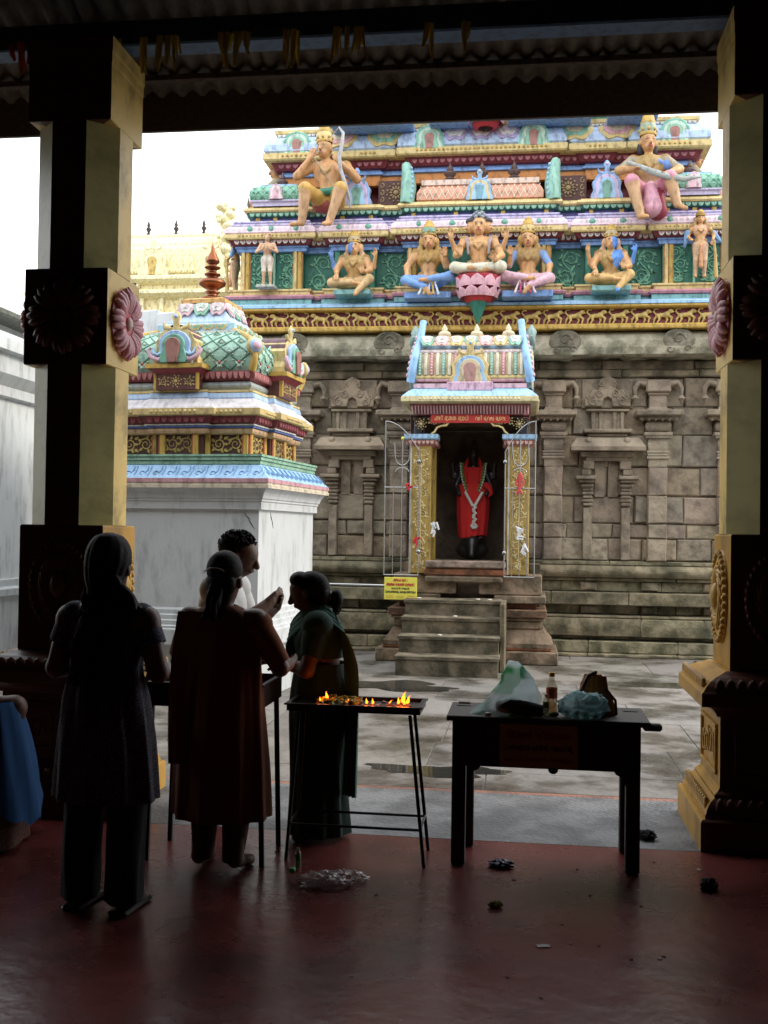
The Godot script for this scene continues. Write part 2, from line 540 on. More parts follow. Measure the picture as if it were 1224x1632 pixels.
func hall() -> void:
	var m := MB.new()
	m.col = Color(0.165, 0.042, 0.037)
	m.quad(V3(-10, 0, EDGE), V3(-10, 0, 14), V3(7, 0, 14), V3(7, 0, EDGE))
	struct("floor", m, "red_floor", "polished dark red oxide floor of the pillared hall", "floor")
	# grey cement apron between the red floor and the courtyard
	m = MB.new()
	m.col = Color(0.19, 0.19, 0.195)
	m.quad(V3(-10, 0, -6.56), V3(-10, 0, EDGE - 0.006), V3(7, 0, EDGE - 0.006), V3(7, 0, -6.56))
	struct("cement_apron", m, "apron", "grey worn cement strip along the edge of the red floor", "pavement")
	m = MB.new()
	m.col = Color(0.02, 0.012, 0.012)
	m.quad(V3(-10, -0.004, EDGE - 0.007), V3(-10, -0.004, EDGE + 0.001), V3(7, -0.004, EDGE + 0.001), V3(7, -0.004, EDGE - 0.007))
	struct("floor_joint", m, "apron", "thin dark joint between red floor and grey cement strip", "joint")
	m = MB.new()
	m.col = Color(0.33, 0.14, 0.09)
	m.quad(V3(-10, 0.0, -6.62), V3(-10, 0.0, -6.56), V3(7, 0.0, -6.56), V3(7, 0.0, -6.62))
	struct("drain_edge", m, "apron", "thin rusty red edge line between cement strip and courtyard", "kerb")
	# courtyard: one ground sheet, joints show between slabs laid on it
	m = MB.new()
	m.col = Color(0.18, 0.17, 0.16)
	m.quad(V3(-200, -0.006, -200), V3(-200, -0.006, 200), V3(200, -0.006, 200), V3(200, -0.006, -200))
	var gr := struct("ground", m, "court", "damp weathered grey stone paving of the temple courtyard", "ground")
	var z := -6.62
	var rows := [0.5, 0.95, 1.15, 1.0, 1.2, 1.1, 1.25, 1.1, 1.2, 1.3]
	var ri := 0
	for d in rows:
		var x := -7.5 + (ri % 3) * 0.5
		while x < 6.0:
			var w := rng.randf_range(1.3, 2.3)
			var s := MB.new()
			s.col = vary(Color(0.21, 0.2, 0.188), 0.1)
			var lift := rng.randf_range(-0.0015, 0.0015)
			s.box(V3(x + w / 2, -0.012 + lift, z - d / 2), V3(w - 0.006, 0.024, d - 0.006), 0.003)
			part(gr, "paving_slab", s, "court")
			x += w
		z -= d
		ri += 1
	for pd in [[-0.55, -7.1, 0.45, 0.16], [-1.4, -10.9, 0.7, 0.35], [1.5, -11.6, 0.5, 0.2]]:
		var o := MB.new()
		o.col = Color(0.035, 0.033, 0.03)
		var k := 40
		var pts := []
		for i in k:
			var a := TAU * i / k
			var r := 1.0 + 0.22 * sin(a * 3 + pd[0] * 5) + 0.13 * sin(a * 5 + 1.3) + 0.1 * sin(a * 9 + pd[1])
			pts.append(V3(pd[0] + cos(a) * pd[2] * r, 0.0045, pd[1] + sin(a) * pd[3] * r))
		for i in k: o.tri(V3(pd[0], 0.0045, pd[1]), pts[(i + 1) % k], pts[i])
		struct("puddle", o, "water", "shallow rain puddle on the courtyard paving", "water")
	# hall shell: back and side walls, closed and thick
	m = MB.new()
	m.col = Color(0.42, 0.36, 0.25)
	m.box(V3(-1.5, 4.5, 14.1), V3(17.4, 9.0, 0.2))
	struct("back_wall", m, "pillar_paint", "plain plastered wall at the back of the hall", "wall")
	m = MB.new()
	m.col = Color(0.42, 0.36, 0.25)
	m.box(V3(-10.1, 4.5, 4.0), V3(0.2, 9.0, 20.0))
	struct("side_wall", m, "pillar_paint", "plain plastered side wall of the hall", "wall")
	m = MB.new()
	m.col = Color(0.42, 0.36, 0.25)
	m.box(V3(7.1, 4.5, 4.0), V3(0.2, 9.0, 20.0))
	var sw := struct("end_wall", m, "pillar_paint", "plain plastered end wall of the hall", "wall")
	for e in [[4.4, 5.36, "added_wall"], [-8.4, 3.2, "added_wall"]]:  # unseen walls, added beyond the pillars to cut the light entering the hall
		m = MB.new()
		m.col = Color(0.42, 0.36, 0.25)
		m.box(V3(e[0], 2.2, -5.95), V3(e[1], 4.4, 0.22))
		struct(e[2], m, "pillar_paint", "unseen plain wall added beyond the pillars to keep daylight out of the hall", "wall")
	roof()
	pillar(1.295, "yellow painted square and octagonal pillar beside the wooden desk", true)
	pillar(-2.59, "yellow painted pillar with pink lotus medallion beside the praying people", true)
	pillar(-6.475, "yellow painted pillar beyond the lamp trays of the hall front", true)
func roof() -> void:
	var r := thing("hall_roof", "dark lean-to roof of corrugated sheets over the hall with low eaves", "roof", V3(0, 0, 0))
	var ze := -6.55
	var ye := 4.34
	var sl := 0.42
	# fascia and beams
	var dark := Color(0.11, 0.075, 0.055)
	part(r, "fascia", bx(V3(-1.5, 4.3, ze - 0.1), V3(17.6, 0.27, 0.03), dark, 0.004), "wood")
	var bm := thing("eaves_beam", "blue painted beam across the tops of the hall pillars", "beam", V3(-1.5, 4.44, -5.93))
	part(bm, "beam", bx(V3(0, 0, 0), V3(17.4, 0.15, 0.16), Color(0.05, 0.1, 0.2), 0.01), "paint")
	var i := 0
	var x := -9.9
	while x < 7.0:
		var q := MB.new()
		q.col = dark
		var L := 6.2
		var ang := atan(sl)
		q.box(V3(0, 0, 0), V3(0.06, 0.1, L), 0.005, T(x, ye + sl * 2.95 - 0.03, ze + 2.95, 0, ang))
		part(r, "rafter", q, "wood")
		x += 0.52
		i += 1
	for k in 12:
		var zz := ze + 0.1 + k * 0.33
		part(r, "batten", bx(V3(-1.5, ye + sl * (zz - ze) + 0.045, zz), V3(17.4, 0.035, 0.05), dark), "wood")
	# corrugated sheets, one per bay and row; waves run down the slope
	var rowl := 0.85
	var sheetw := 1.04
	var wm := MB.new()
	wm.col = Color(0.17, 0.145, 0.125)
	var g := []
	for e in 2:
		var row := PackedVector3Array()
		for j in 41:
			var xx := sheetw * 1.04 * j / 40.0
			row.append(V3(xx, 0.022 * cos(TAU * j / 5.0), -(rowl + 0.12) * e))
		g.append(row)
	wm.sheet(g)
	g.reverse()
	for row in g:
		for j in row.size(): row[j].y += 0.006
	var ms := wm.mesh()
	for a in 8:
		x = -10.0
		var z := ze - 0.12 + rowl * a + rowl + 0.05
		while x < 7.0:
			var xf := Transform3D(Basis(Vector3.RIGHT, -atan(sl)), V3(x, ye + 0.1 + sl * (z - ze) + a * 0.002, z))
			part(r, "roof_sheet", ms, "sheet_roof", xf)
			x += sheetw
	# the back slope, above and behind the camera
	var b := MB.new()
	b.col = Color(0.22, 0.19, 0.165)
	var zt := ze + rowl * 8
	b.quad(V3(-10.2, ye + 0.14 + sl * (zt - ze), zt - 0.1), V3(7.2, ye + 0.14 + sl * (zt - ze), zt - 0.1), V3(7.2, 4.9, 14.3), V3(-10.2, 4.9, 14.3))
	b.quad(V3(-10.2, ye + 0.17 + sl * (zt - ze), zt - 0.1), V3(-10.2, 4.93, 14.3), V3(7.2, 4.93, 14.3), V3(7.2, ye + 0.17 + sl * (zt - ze), zt - 0.1))
	part(r, "back_slope", b, "sheet_roof")
	# paper and leaf fringes hung from the beam
	var fx := [-2.95, -2.82, -2.66, -2.52, -2.38, -2.2, -2.05, -1.72, -1.66, -1.35, -1.02, -0.98, -0.62, -0.3]
	for xk in fx.size():
		var n := fx.size()
		var red: bool = xk < 2
		var f := thing("fringe", ("red" if red else "yellow") + " paper fringe strips hanging from the blue beam", "streamer", V3(fx[xk], 4.38, -5.83), 0.0, ("red" if red else "yellow") + " fringes on the beam")
		var ks := rng.randi_range(4, 9) if xk < 12 else rng.randi_range(2, 4)
		for s in ks:
			var L := rng.randf_range(0.08, 0.2)
			var dx := rng.randf_range(-0.07, 0.07)
			var sw := rng.randf_range(-0.03, 0.03)
			var w := rng.randf_range(0.008, 0.018)
			var dz := rng.randf_range(-0.01, 0.02)
			var p := [V3(dx, 0.02, dz), V3(dx + sw * 0.4, -L * 0.5, dz + 0.005), V3(dx + sw, -L, dz)]
			var q := MB.new()
			q.col = Color(0.5, 0.06, 0.04) if red else vary(Color(0.7, 0.55, 0.12), 0.2)
			q.tube(p, [w, w, w * 0.5], 4, 0.12, V3(0, 0, 1))
			part(f, "strip", q, "fringe")
func rosette() -> MB:
	var q := MB.new()
	q.col = Color(0.62, 0.2, 0.24)
	q.lathe([V2(0.2, 0.0), V2(0.2, 0.012), V2(0.12, 0.022), V2(0.0, 0.024)], 24, T(0, 0, 0, 0, PI / 2))
	for k in 8:
		var a := TAU * k / 8
		for s in [-1, 0, 1]:
			q.col = Color(0.78, 0.36, 0.4)
			var c := V2(cos(a + s * 0.2), sin(a + s * 0.2))
			var L := 0.155 if s == 0 else 0.145
			var pts := []
			for t in 5: pts.append(V3(c.x * lerpf(0.07, L + 0.06, t / 4.0), c.y * lerpf(0.07, L + 0.06, t / 4.0), 0.018 + 0.02 * sin(PI * (t + 0.6) / 5.0)))
			q.tube(pts, [0.014, 0.021, 0.027, 0.027, 0.012], 8)
	q.col = Color(0.6, 0.1, 0.12)
	q.lathe([V2(0.085, 0.015), V2(0.08, 0.038), V2(0.05, 0.03), V2(0.0, 0.028)], 20, T(0, 0, 0, 0, PI / 2))
	q.col = Color(0.78, 0.55, 0.5)
	q.ball(V3(0, 0, 0.035), V3(0.038, 0.04, 0.022), 12, 8)
	return q
func medallion() -> MB:
	var q := MB.new()
	q.col = Color(0.6, 0.36, 0.07)
	var oval := T(0, 0, 0, 0, PI / 2)
	oval.basis = Basis.from_scale(Vector3(0.72, 1.0, 1.0)) * oval.basis
	q.lathe([V2(0.25, 0.0), V2(0.25, 0.012), V2(0.21, 0.02), V2(0.0, 0.02)], 28, oval)
	for k in 34:
		var a := TAU * k / 34
		q.ball(V3(cos(a) * 0.168, sin(a) * 0.235, 0.02), V3(0.014, 0.018, 0.016), 6, 4)
	for k in 16:
		var a := TAU * k / 16
		var pts := []
		for t in 7:
			var r := 0.13 - t * 0.014
			var b := a + t * 0.35
			pts.append(V3(cos(b) * r * 0.9, sin(b) * r * 1.35, 0.022 + 0.008 * sin(t * 1.0)))
		q.tube(pts, [0.008, 0.012, 0.013, 0.012, 0.01, 0.008, 0.006], 5)
	q.ball(V3(0, 0, 0.03), V3(0.05, 0.075, 0.035), 10, 8)
	return q
var ros: ArrayMesh
var med: ArrayMesh
var ros2: ArrayMesh
var med2: ArrayMesh
func sq(h: float) -> Array: return [V2(-h, h), V2(h, h), V2(h, -h), V2(-h, -h)]
func side_colours(q: MB, path: Array, a: Color, b: Color, prof: Array) -> void:
	var N := path.size()
	for i in N:
		var one := MB.new()
		one.col = b if i % 2 == 0 else a
		var p := [path[(i - 1 + N) % N], path[i], path[(i + 1) % N], path[(i + 2) % N]]
		one.sweep(p, prof)
		var k := (prof.size() - 1) * 6
		for j in range(k, 2 * k):
			q.v.append(one.v[j]); q.n.append(one.n[j]); q.c.append(one.c[j])
func pillar(x: float, label: String, full: bool) -> void:
	if ros == null:
		ros = rosette().mesh(); med = medallion().mesh()
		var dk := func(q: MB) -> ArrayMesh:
			for i in q.c.size(): q.c[i] = Color(0.12, 0.036, 0.026)  # front and back medallions recoloured darker than those on the sides
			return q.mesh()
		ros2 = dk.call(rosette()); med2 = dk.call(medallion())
	var p := thing("pillar", label, "pillar", V3(x, 0, -5.95), 0.0, "pillars along the hall front")
	var ochre := Color(0.84, 0.6, 0.2)
	var gold := Color(0.5, 0.27, 0.04)
	var dark_face := Color(0.1, 0.032, 0.022)  # darker colour given to the front and back faces of the pillar
	var lemon := Color(0.6, 0.56, 0.24)
	var W := 0.245
	var q := MB.new()
	q.col = gold
	side_colours(q, sq(0.41), gold, dark_face, [V2(-0.4, 0), V2(0, 0), V2(0, 0.15), V2(-0.012, 0.16), V2(-0.4, 0.16)])
	part(p, "plinth", q, "pillar_paint")
	q = MB.new(); q.col = gold
	side_colours(q, sq(0.30), gold, dark_face, [V2(0.085, 0.16), V2(0.085, 0.18)] + arc(0.08, 0.18, 0.03, 0.255, 0.25) + [V2(0.03, 0.27), V2(0.012, 0.285), V2(0.0, 0.3), V2(-0.2, 0.3)])
	var lot := part(p, "lotus_base", q, "pillar_paint")
	petal_row(lot, sq(0.30), 0.07, 0.2, 0.05, 0.06, gold, "pillar_paint", true, 1.0, "petal_row", null, dark_face)
	q = MB.new(); q.col = gold
	side_colours(q, sq(0.30), gold, dark_face, [V2(0, 0.3), V2(0, 0.66)])
	part(p, "dado", q, "pillar_paint")
	for sd in 4:
		var bs := Basis(Vector3.UP, sd * PI / 2)
		var fr := MB.new(); fr.col = dark_face if sd % 2 == 0 else gold
		for e in [[V3(0, 0.36, 0.305), V3(0.46, 0.02, 0.02)], [V3(0, 0.6, 0.305), V3(0.46, 0.02, 0.02)], [V3(-0.22, 0.48, 0.305), V3(0.02, 0.22, 0.02)], [V3(0.22, 0.48, 0.305), V3(0.02, 0.22, 0.02)]]: fr.box(e[0], e[1], 0.004)
		for k in 6:
			var cx := -0.175 + k * 0.07
			var pts := []
			for t in 9:
				var a := t * 0.7 + k
				pts.append(V3(cx + cos(a) * (0.012 + t * 0.003), 0.48 + sin(a) * (0.02 + t * 0.008), 0.303))
			fr.tube(pts, 0.007, 5)
		part(p, "panel_relief", fr, "pillar_paint", Transform3D(bs, Vector3.ZERO))
	q = MB.new(); q.col = gold
	side_colours(q, sq(0.30), gold, dark_face, [V2(0.0, 0.66)] + arc(0.02, 0.665, 0.075, 0.72, -0.25) + [V2(0.11, 0.725), V2(0.11, 0.79), V2(0.1, 0.8)] + arc(0.1, 0.8, 0.0, 0.875, 0.2) + [V2(-0.03, 0.89), V2(-0.2, 0.89)])
	var cap := part(p, "pedestal_cornice", q, "pillar_paint")
	petal_row(cap, sq(0.30), 0.09, 0.815, 0.055, 0.05, gold, "pillar_paint", true, 1.0, "petal_row", null, dark_face)
	q = MB.new(); q.col = gold
	side_colours(q, sq(W), gold, dark_face, [V2(-0.004, 0.88), V2(0, 0.9), V2(0, 1.585), V2(-0.006, 1.595), V2(-0.2, 1.595)])
	part(p, "lower_block", q, "pillar_paint")
	var oc := []
	var h := W * 0.4142
	for e in [V2(-h, W), V2(h, W), V2(W, h), V2(W, -h), V2(h, -W), V2(-h, -W), V2(-W, -h), V2(-W, h)]: oc.append(e * 0.995)
	for lv in [[1.595, 2.5, "lower_shaft"], [3.045, 3.885, "upper_shaft"]]:
		q = MB.new()
		for s in 8:
			q.col = lemon if s % 2 == 1 else (dark_face if s % 4 == 0 else ochre)
			q.sweep([oc[s], oc[(s + 1) % 8]], [V2(0, lv[0]), V2(0, lv[1])])
		part(p, lv[2], q, "pillar_paint")
	q = MB.new(); q.col = ochre
	side_colours(q, sq(W), ochre, dark_face, [V2(-0.2, 2.5), V2(-0.005, 2.5), V2(0, 2.505), V2(0, 3.04), V2(-0.005, 3.045), V2(-0.2, 3.045)])
	part(p, "middle_block", q, "pillar_paint")
	q = MB.new(); q.col = ochre
	side_colours(q, sq(W), ochre, dark_face, [V2(-0.2, 3.885), V2(-0.004, 3.885), V2(0, 3.89), V2(0, 4.2), V2(0.003, 4.215), V2(0.003, 4.26), V2(0.008, 4.28), V2(0.008, 4.355), V2(-0.2, 4.36)])
	part(p, "capital", q, "pillar_paint")
	for sd in 4:
		var bs := Basis(Vector3.UP, sd * PI / 2)
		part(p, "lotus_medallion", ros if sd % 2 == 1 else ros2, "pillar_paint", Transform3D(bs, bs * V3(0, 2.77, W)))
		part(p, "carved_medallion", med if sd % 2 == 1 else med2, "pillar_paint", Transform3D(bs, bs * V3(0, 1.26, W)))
# row of rounded petals along a closed or open plan path, joined as one part
func petal_row(parent: Node3D, path: Array, out: float, y: float, pitch: float, hgt: float, col: Color, mt: String, closed := true, up := 1.0, called := "petal_row", tip = null, alt = null) -> void:
	var q := MB.new()
	var N := path.size()
	for i in (N if closed else N - 1):
		var a: Vector2 = path[i]; var b: Vector2 = path[(i + 1) % N]
		var d := (b - a).normalized()
		var nn := V2(-d.y, d.x)
		var L := a.distance_to(b) + out * 1.0
		var k := maxi(1, int(round(L / pitch)))
		if L < pitch * 0.6: continue
		for j in k:
			var c := a.lerp(b, 0.5) + d * (L * ((j + 0.5) / k - 0.5)) + nn * out
			var w := L / k * 0.46
			q.col = alt if alt != null and i % 2 == 0 else col
			var bs := Basis(V3(d.x, 0, d.y), Vector3.UP, V3(nn.x, 0, nn.y))
			var xf := Transform3D(bs, V3(c.x, y, c.y))
			var pr := []
			for t in 7:
				var aa := PI * t / 6.0
				pr.append(V2(-cos(aa) * w, sin(aa) * hgt * up))
			if up > 0: pr = pr
			var poly := PackedVector2Array(pr)
			q.prism(poly, -0.01, 0.012, xf, 0.006)
			if tip != null:
				q.col = tip
				var p2 := PackedVector2Array()
				for e in pr: p2.append(e * 0.62 + V2(0, 0.002 * up))
				q.prism(p2, 0.01, 0.017, xf, 0.003)
	if q.v.size() > 0:
		part(parent, called, q, mt, Transform3D.IDENTITY, true)
const X0 := -0.68
const ZW := -14.6
const GOLD := Color(0.56, 0.36, 0.08)
const PALEGOLD := Color(0.72, 0.56, 0.25)
const PINK := Color(0.78, 0.5, 0.58)
const LILAC := Color(0.6, 0.55, 0.76)
const BLUE := Color(0.2, 0.36, 0.7)
const SKYB := Color(0.38, 0.6, 0.84)
const MAROON := Color(0.22, 0.035, 0.045)
const TEAL := Color(0.025, 0.15, 0.105)
const MINT := Color(0.3, 0.56, 0.42)
const WHITE := Color(0.76, 0.73, 0.7)
const ORANGE := Color(0.6, 0.24, 0.06)
const PURPLE := Color(0.1, 0.09, 0.3)
const SKIN := Color(0.66, 0.36, 0.16)
const STONE := Color(0.37, 0.31, 0.245)
# stepped front of the tower, local to the temple node; s scales the offsets, e shifts every face in
func front(xs: Array, dep := 5.0, e := 0.0) -> Array:
	# xs: [half corner, corner in, bay out, bay in, centre, proud bays, proud centre]
	var l := [V2(-xs[0] + e, -dep), V2(-xs[0] + e, xs[5] - e), V2(-xs[1], xs[5] - e), V2(-xs[1], -e), V2(-xs[2], -e), V2(-xs[2], xs[5] - e), V2(-xs[3], xs[5] - e), V2(-xs[3], -e), V2(-xs[4], -e), V2(-xs[4], xs[6] - e)]
	var r := []
	for p in l: r.push_front(V2(-p.x, p.y))
	return l + r
func band(parent: Node3D, called: String, path: Array, prof: Array, col: Color, mt := "paint", closed := false) -> MeshInstance3D:
	var q := MB.new(); q.col = col
	q.sweep(path, prof, closed)
	return part(parent, called, q, mt)
func spiral(q: MB, c: Vector2, r: float, turns: float, a0: float, dir: float, z: float, w: float) -> void:
	var pts := []; var rad := []
	var n := int(7 * turns) + 3
	for t in n:
		var f := float(t) / (n - 1)
		var a := a0 + dir * TAU * turns * f
		var rr := r * (1.0 - f * 0.8)
		pts.append(V3(c.x + cos(a) * rr, c.y + sin(a) * rr, z)); rad.append(w * (1.0 - f * 0.5))
	q.tube(pts, rad, 5, 0.5, V3(0, 0, 1))
func leaf(q: MB, c: Vector2, a: float, L: float, w: float, z: float) -> void:
	var d := V2(cos(a), sin(a)); var s := V2(-d.y, d.x)
	var p := PackedVector2Array([c, c + d * L * 0.35 + s * w, c + d * L * 0.75 + s * w * 0.7, c + d * L, c + d * L * 0.75 - s * w * 0.7, c + d * L * 0.35 - s * w])
	q.prism(p, z - 0.006, z + 0.006, Transform3D.IDENTITY, 0.003)
# scroll-work for an upright panel w by h, centred at the bottom edge
func vine(w: float, h: float, col: Color, seed_: int, z := 0.0) -> MB:
	var q := MB.new(); q.col = col
	var r := RandomNumberGenerator.new(); r.seed = seed_
	var th := minf(w, h) * 0.028
	var k := maxi(2, int(round(h / w * 1.6)))
	var pts := []; 
	for t in 13:
		var f := t / 12.0
		pts.append(V3(sin(f * k * PI) * w * 0.2, h * (0.04 + 0.92 * f), z))
	q.tube(pts, th, 5, 0.5, V3(0, 0, 1))
	for i in k:
		var sd := 1.0 if i % 2 == 0 else -1.0
		var y := h * (i + 0.5) / k
		spiral(q, V2(-sd * w * 0.12, y), minf(w * 0.3, h / k * 0.45), 1.5, PI / 2 - sd * PI / 2, sd, z, th)
		for j in 6: leaf(q, V2(sd * w * 0.16 + r.randf_range(-0.1, 0.1) * w, y + r.randf_range(-0.45, 0.45) * h / k), r.randf() * TAU, w * 0.2, w * 0.045, z)
		for j in 4: leaf(q, V2(-sd * w * 0.3 + r.randf_range(-0.08, 0.08) * w, y + r.randf_range(-0.4, 0.4) * h / k), PI / 2 * (1 + sd) + r.randf_range(-1, 1), w * 0.15, w * 0.04, z)
	for j in 5: leaf(q, V2(0, h * 0.03), PI * (0.15 + j * 0.175), w * 0.3, w * 0.06, z)
	return q
# wide scroll frieze
func scroll(w: float, h: float, col: Color, z := 0.0, n := 2) -> MB:
	var q := MB.new(); q.col = col
	var th := h * 0.05
	for i in n:
		var cx := -w / 2 + w * (i + 0.5) / n
		var sd := 1.0 if i % 2 == 0 else -1.0
		spiral(q, V2(cx, h * 0.5), minf(h * 0.38, w / n * 0.45), 1.6, PI, sd, z, th)
		for j in 5: leaf(q, V2(cx + cos(j * 1.3) * w / n * 0.25, h * 0.5 + sin(j * 1.3) * h * 0.25), j * 1.3, h * 0.3, h * 0.08, z)
		leaf(q, V2(cx + w / n * 0.3, h * 0.75), 0.6, h * 0.3, h * 0.09, z)
		leaf(q, V2(cx + w / n * 0.3, h * 0.25), -0.6, h * 0.3, h * 0.09, z)
	return q
func rosette_flat(r: float, col: Color, z := 0.0, n := 12) -> MB:
	var q := MB.new(); q.col = col
	for k in n:
		var a := TAU * k / n
		leaf(q, V2(cos(a), sin(a)) * r * 0.3, a, r * 0.42, r * 0.1, z)
		q.ball(V3(cos(a + 0.26) * r * 0.88, sin(a + 0.26) * r * 0.88, z), Vector3(0.1, 0.1, 0.05) * r * 1.1, 6, 4)
	q.lathe([V2(r * 0.26, 0), V2(r * 0.24, 0.012), V2(0, 0.016)], 12, T(0, 0, z, 0, PI / 2))
	return q
# horseshoe gable (nasi): outer frame, rings and dark opening
func nasi(w: float, h: float, outer: Color, mid: Color, inner: Color, hole: Color, depth := 0.06, knob := true) -> MB:
	var q := MB.new()
	for L in [[1.0, 0.0, outer], [0.78, 0.35, mid], [0.56, 0.6, inner], [0.36, 0.8, hole]]:
		var s: float = L[0]
		var p := PackedVector2Array()
		var body := h * 0.72 if knob else h
		for t in 15:
			var a := lerpf(-0.35, PI + 0.35, t / 14.0)
			var wob := 1.0 + (0.05 * sin(a * 9.0) if s > 0.9 else 0.0)
			p.append(V2(cos(a) * w * 0.5 * s * wob * 0.9, body * 0.48 + sin(a) * body * 0.5 * s * wob))
		if s > 0.5:
			p.append(V2(-w * 0.44 * s - w * 0.06, body * 0.14)); p.append(V2(-w * 0.5 * s, 0.0)); p.append(V2(-w * 0.2 * s, 0.0))
			p.append(V2(w * 0.2 * s, 0.0)); p.append(V2(w * 0.5 * s, 0.0)); p.append(V2(w * 0.44 * s + w * 0.06, body * 0.14))
		else:
			p.append(V2(-w * 0.3 * s, 0.0)); p.append(V2(w * 0.3 * s, 0.0))
		q.col = L[2]
		q.prism(p, -depth * (0.5 if L[1] > 0 else 1.0), depth * L[1] * 0.35 + 0.012, Transform3D.IDENTITY, 0.006)
	if knob:
		q.col = outer
		q.tube([V3(0, h * 0.68, -0.01), V3(0, h * 0.8, 0), V3(0, h * 0.9, 0), V3(0, h, 0)], [w * 0.09, w * 0.08, w * 0.12, w * 0.03], 8, 0.5, V3(0, 0, 1))
		for s in [-1, 1]: q.tube([V3(s * w * 0.12, h * 0.66, 0.0), V3(s * w * 0.26, h * 0.7, 0.0), V3(s * w * 0.28, h * 0.78, 0)], [w * 0.05, w * 0.05, w * 0.03], 6)
		q.col = mid
		q.ball(V3(0, h * 0.9, 0.02), V3(w * 0.05, w * 0.05, 0.02), 8, 5)
	return q
# drooping flower panel standing on a kapota
func lobes(w: float, h: float, a: Color, b: Color) -> MB:
	var q := MB.new()
	for L in [[1.0, 0.0, a], [0.74, 0.01, b], [0.45, 0.018, a.lerp(WHITE, 0.5)]]:
		q.col = L[2]
		var p := PackedVector2Array()
		for t in 13:
			var u := t / 12.0
			p.append(V2((u - 0.5) * w * L[0], -h * L[0] * (0.55 + 0.4 * sin(u * PI) - 0.12 * cos(u * TAU * 2))))
		p.append(V2(w * 0.5 * L[0], 0)); p.append(V2(-w * 0.5 * L[0], 0))
		q.prism(p, 0, 0.02 + L[1], Transform3D.IDENTITY, 0.005)
	return q
func lion() -> ArrayMesh:
	var s := SDF.new()
	var g := Color(0.58, 0.42, 0.14)
	s.ell(V3(-0.02, 0.12, 0), V3(0.075, 0.034, 0.03), g, 0.02)
	s.ell(V3(0.05, 0.135, 0), V3(0.04, 0.04, 0.032), g, 0.02)
	s.ell(V3(0.1, 0.175, 0.005), V3(0.036, 0.034, 0.032), g, 0.02)
	s.ell(V3(0.128, 0.165, 0.01), V3(0.02, 0.016, 0.018), g, 0.01)
	for e in [[0.06, 0.12, 0.115, 0.08, 0.1, 0.01, 0.02], [0.04, 0.11, 0.06, 0.06, 0.035, 0.005, -0.01], [-0.07, 0.11, -0.05, 0.06, -0.08, 0.008, 0.02], [-0.08, 0.11, -0.115, 0.065, -0.125, 0.008, -0.01]]:
		s.chain([V3(e[0], e[1], e[6]), V3(e[2], e[3], e[6]), V3(e[4], e[5], e[6])], [0.022, 0.015, 0.011], g, 0.012)
	s.chain([V3(-0.09, 0.13, 0), V3(-0.13, 0.17, 0), V3(-0.11, 0.215, 0), V3(-0.075, 0.21, 0)], [0.014, 0.011, 0.011, 0.016], g, 0.01)
	return s.mesh(0.009)
func kalasam(h: float) -> MB:
	var q := MB.new(); q.col = Color(0.12, 0.07, 0.06)
	q.lathe([V2(0.3, 0), V2(0.3, 0.06), V2(0.16, 0.1), V2(0.2, 0.16), V2(0.34, 0.3), V2(0.3, 0.42), V2(0.12, 0.5), V2(0.2, 0.55), V2(0.12, 0.6), V2(0.15, 0.68), V2(0.06, 0.8), V2(0.0, 1.0)], 10, Transform3D(Basis.from_scale(Vector3(h, h, h)), Vector3.ZERO))
	return q
func block_mesh(q: MB, x0: float, x1: float, y0: float, y1: float, zf: float, back: float, col: Color) -> void:
	q.col = col
	var b := 0.016
	var j := func() -> float: return rng.randf_range(-0.009, 0.009)
	var P := [V3(x0 + j.call(), y0 + j.call(), 0), V3(x1 + j.call(), y0 + j.call(), 0), V3(x1 + j.call(), y1 + j.call(), 0), V3(x0 + j.call(), y1 + j.call(), 0)]
	var c := V3((x0 + x1) / 2, (y0 + y1) / 2, 0)
	var F := []
	for p in P: F.append(V3(p.x + signf(c.x - p.x) * b, p.y + signf(c.y - p.y) * b, zf + rng.randf_range(-0.008, 0.008)))
	var mid := V3(c.x + j.call() * 6, c.y + j.call() * 4, zf + rng.randf_range(0.0, 0.014))
	for i in 4:
		var k := (i + 1) % 4
		var r0 := V3(P[i].x, P[i].y, zf - b); var r1 := V3(P[k].x, P[k].y, zf - b)
		q.tri(F[i], F[k], mid)
		q.quad(r0, r1, F[k], F[i])
		q.quad(V3(P[i].x, P[i].y, back), V3(P[k].x, P[k].y, back), r1, r0)
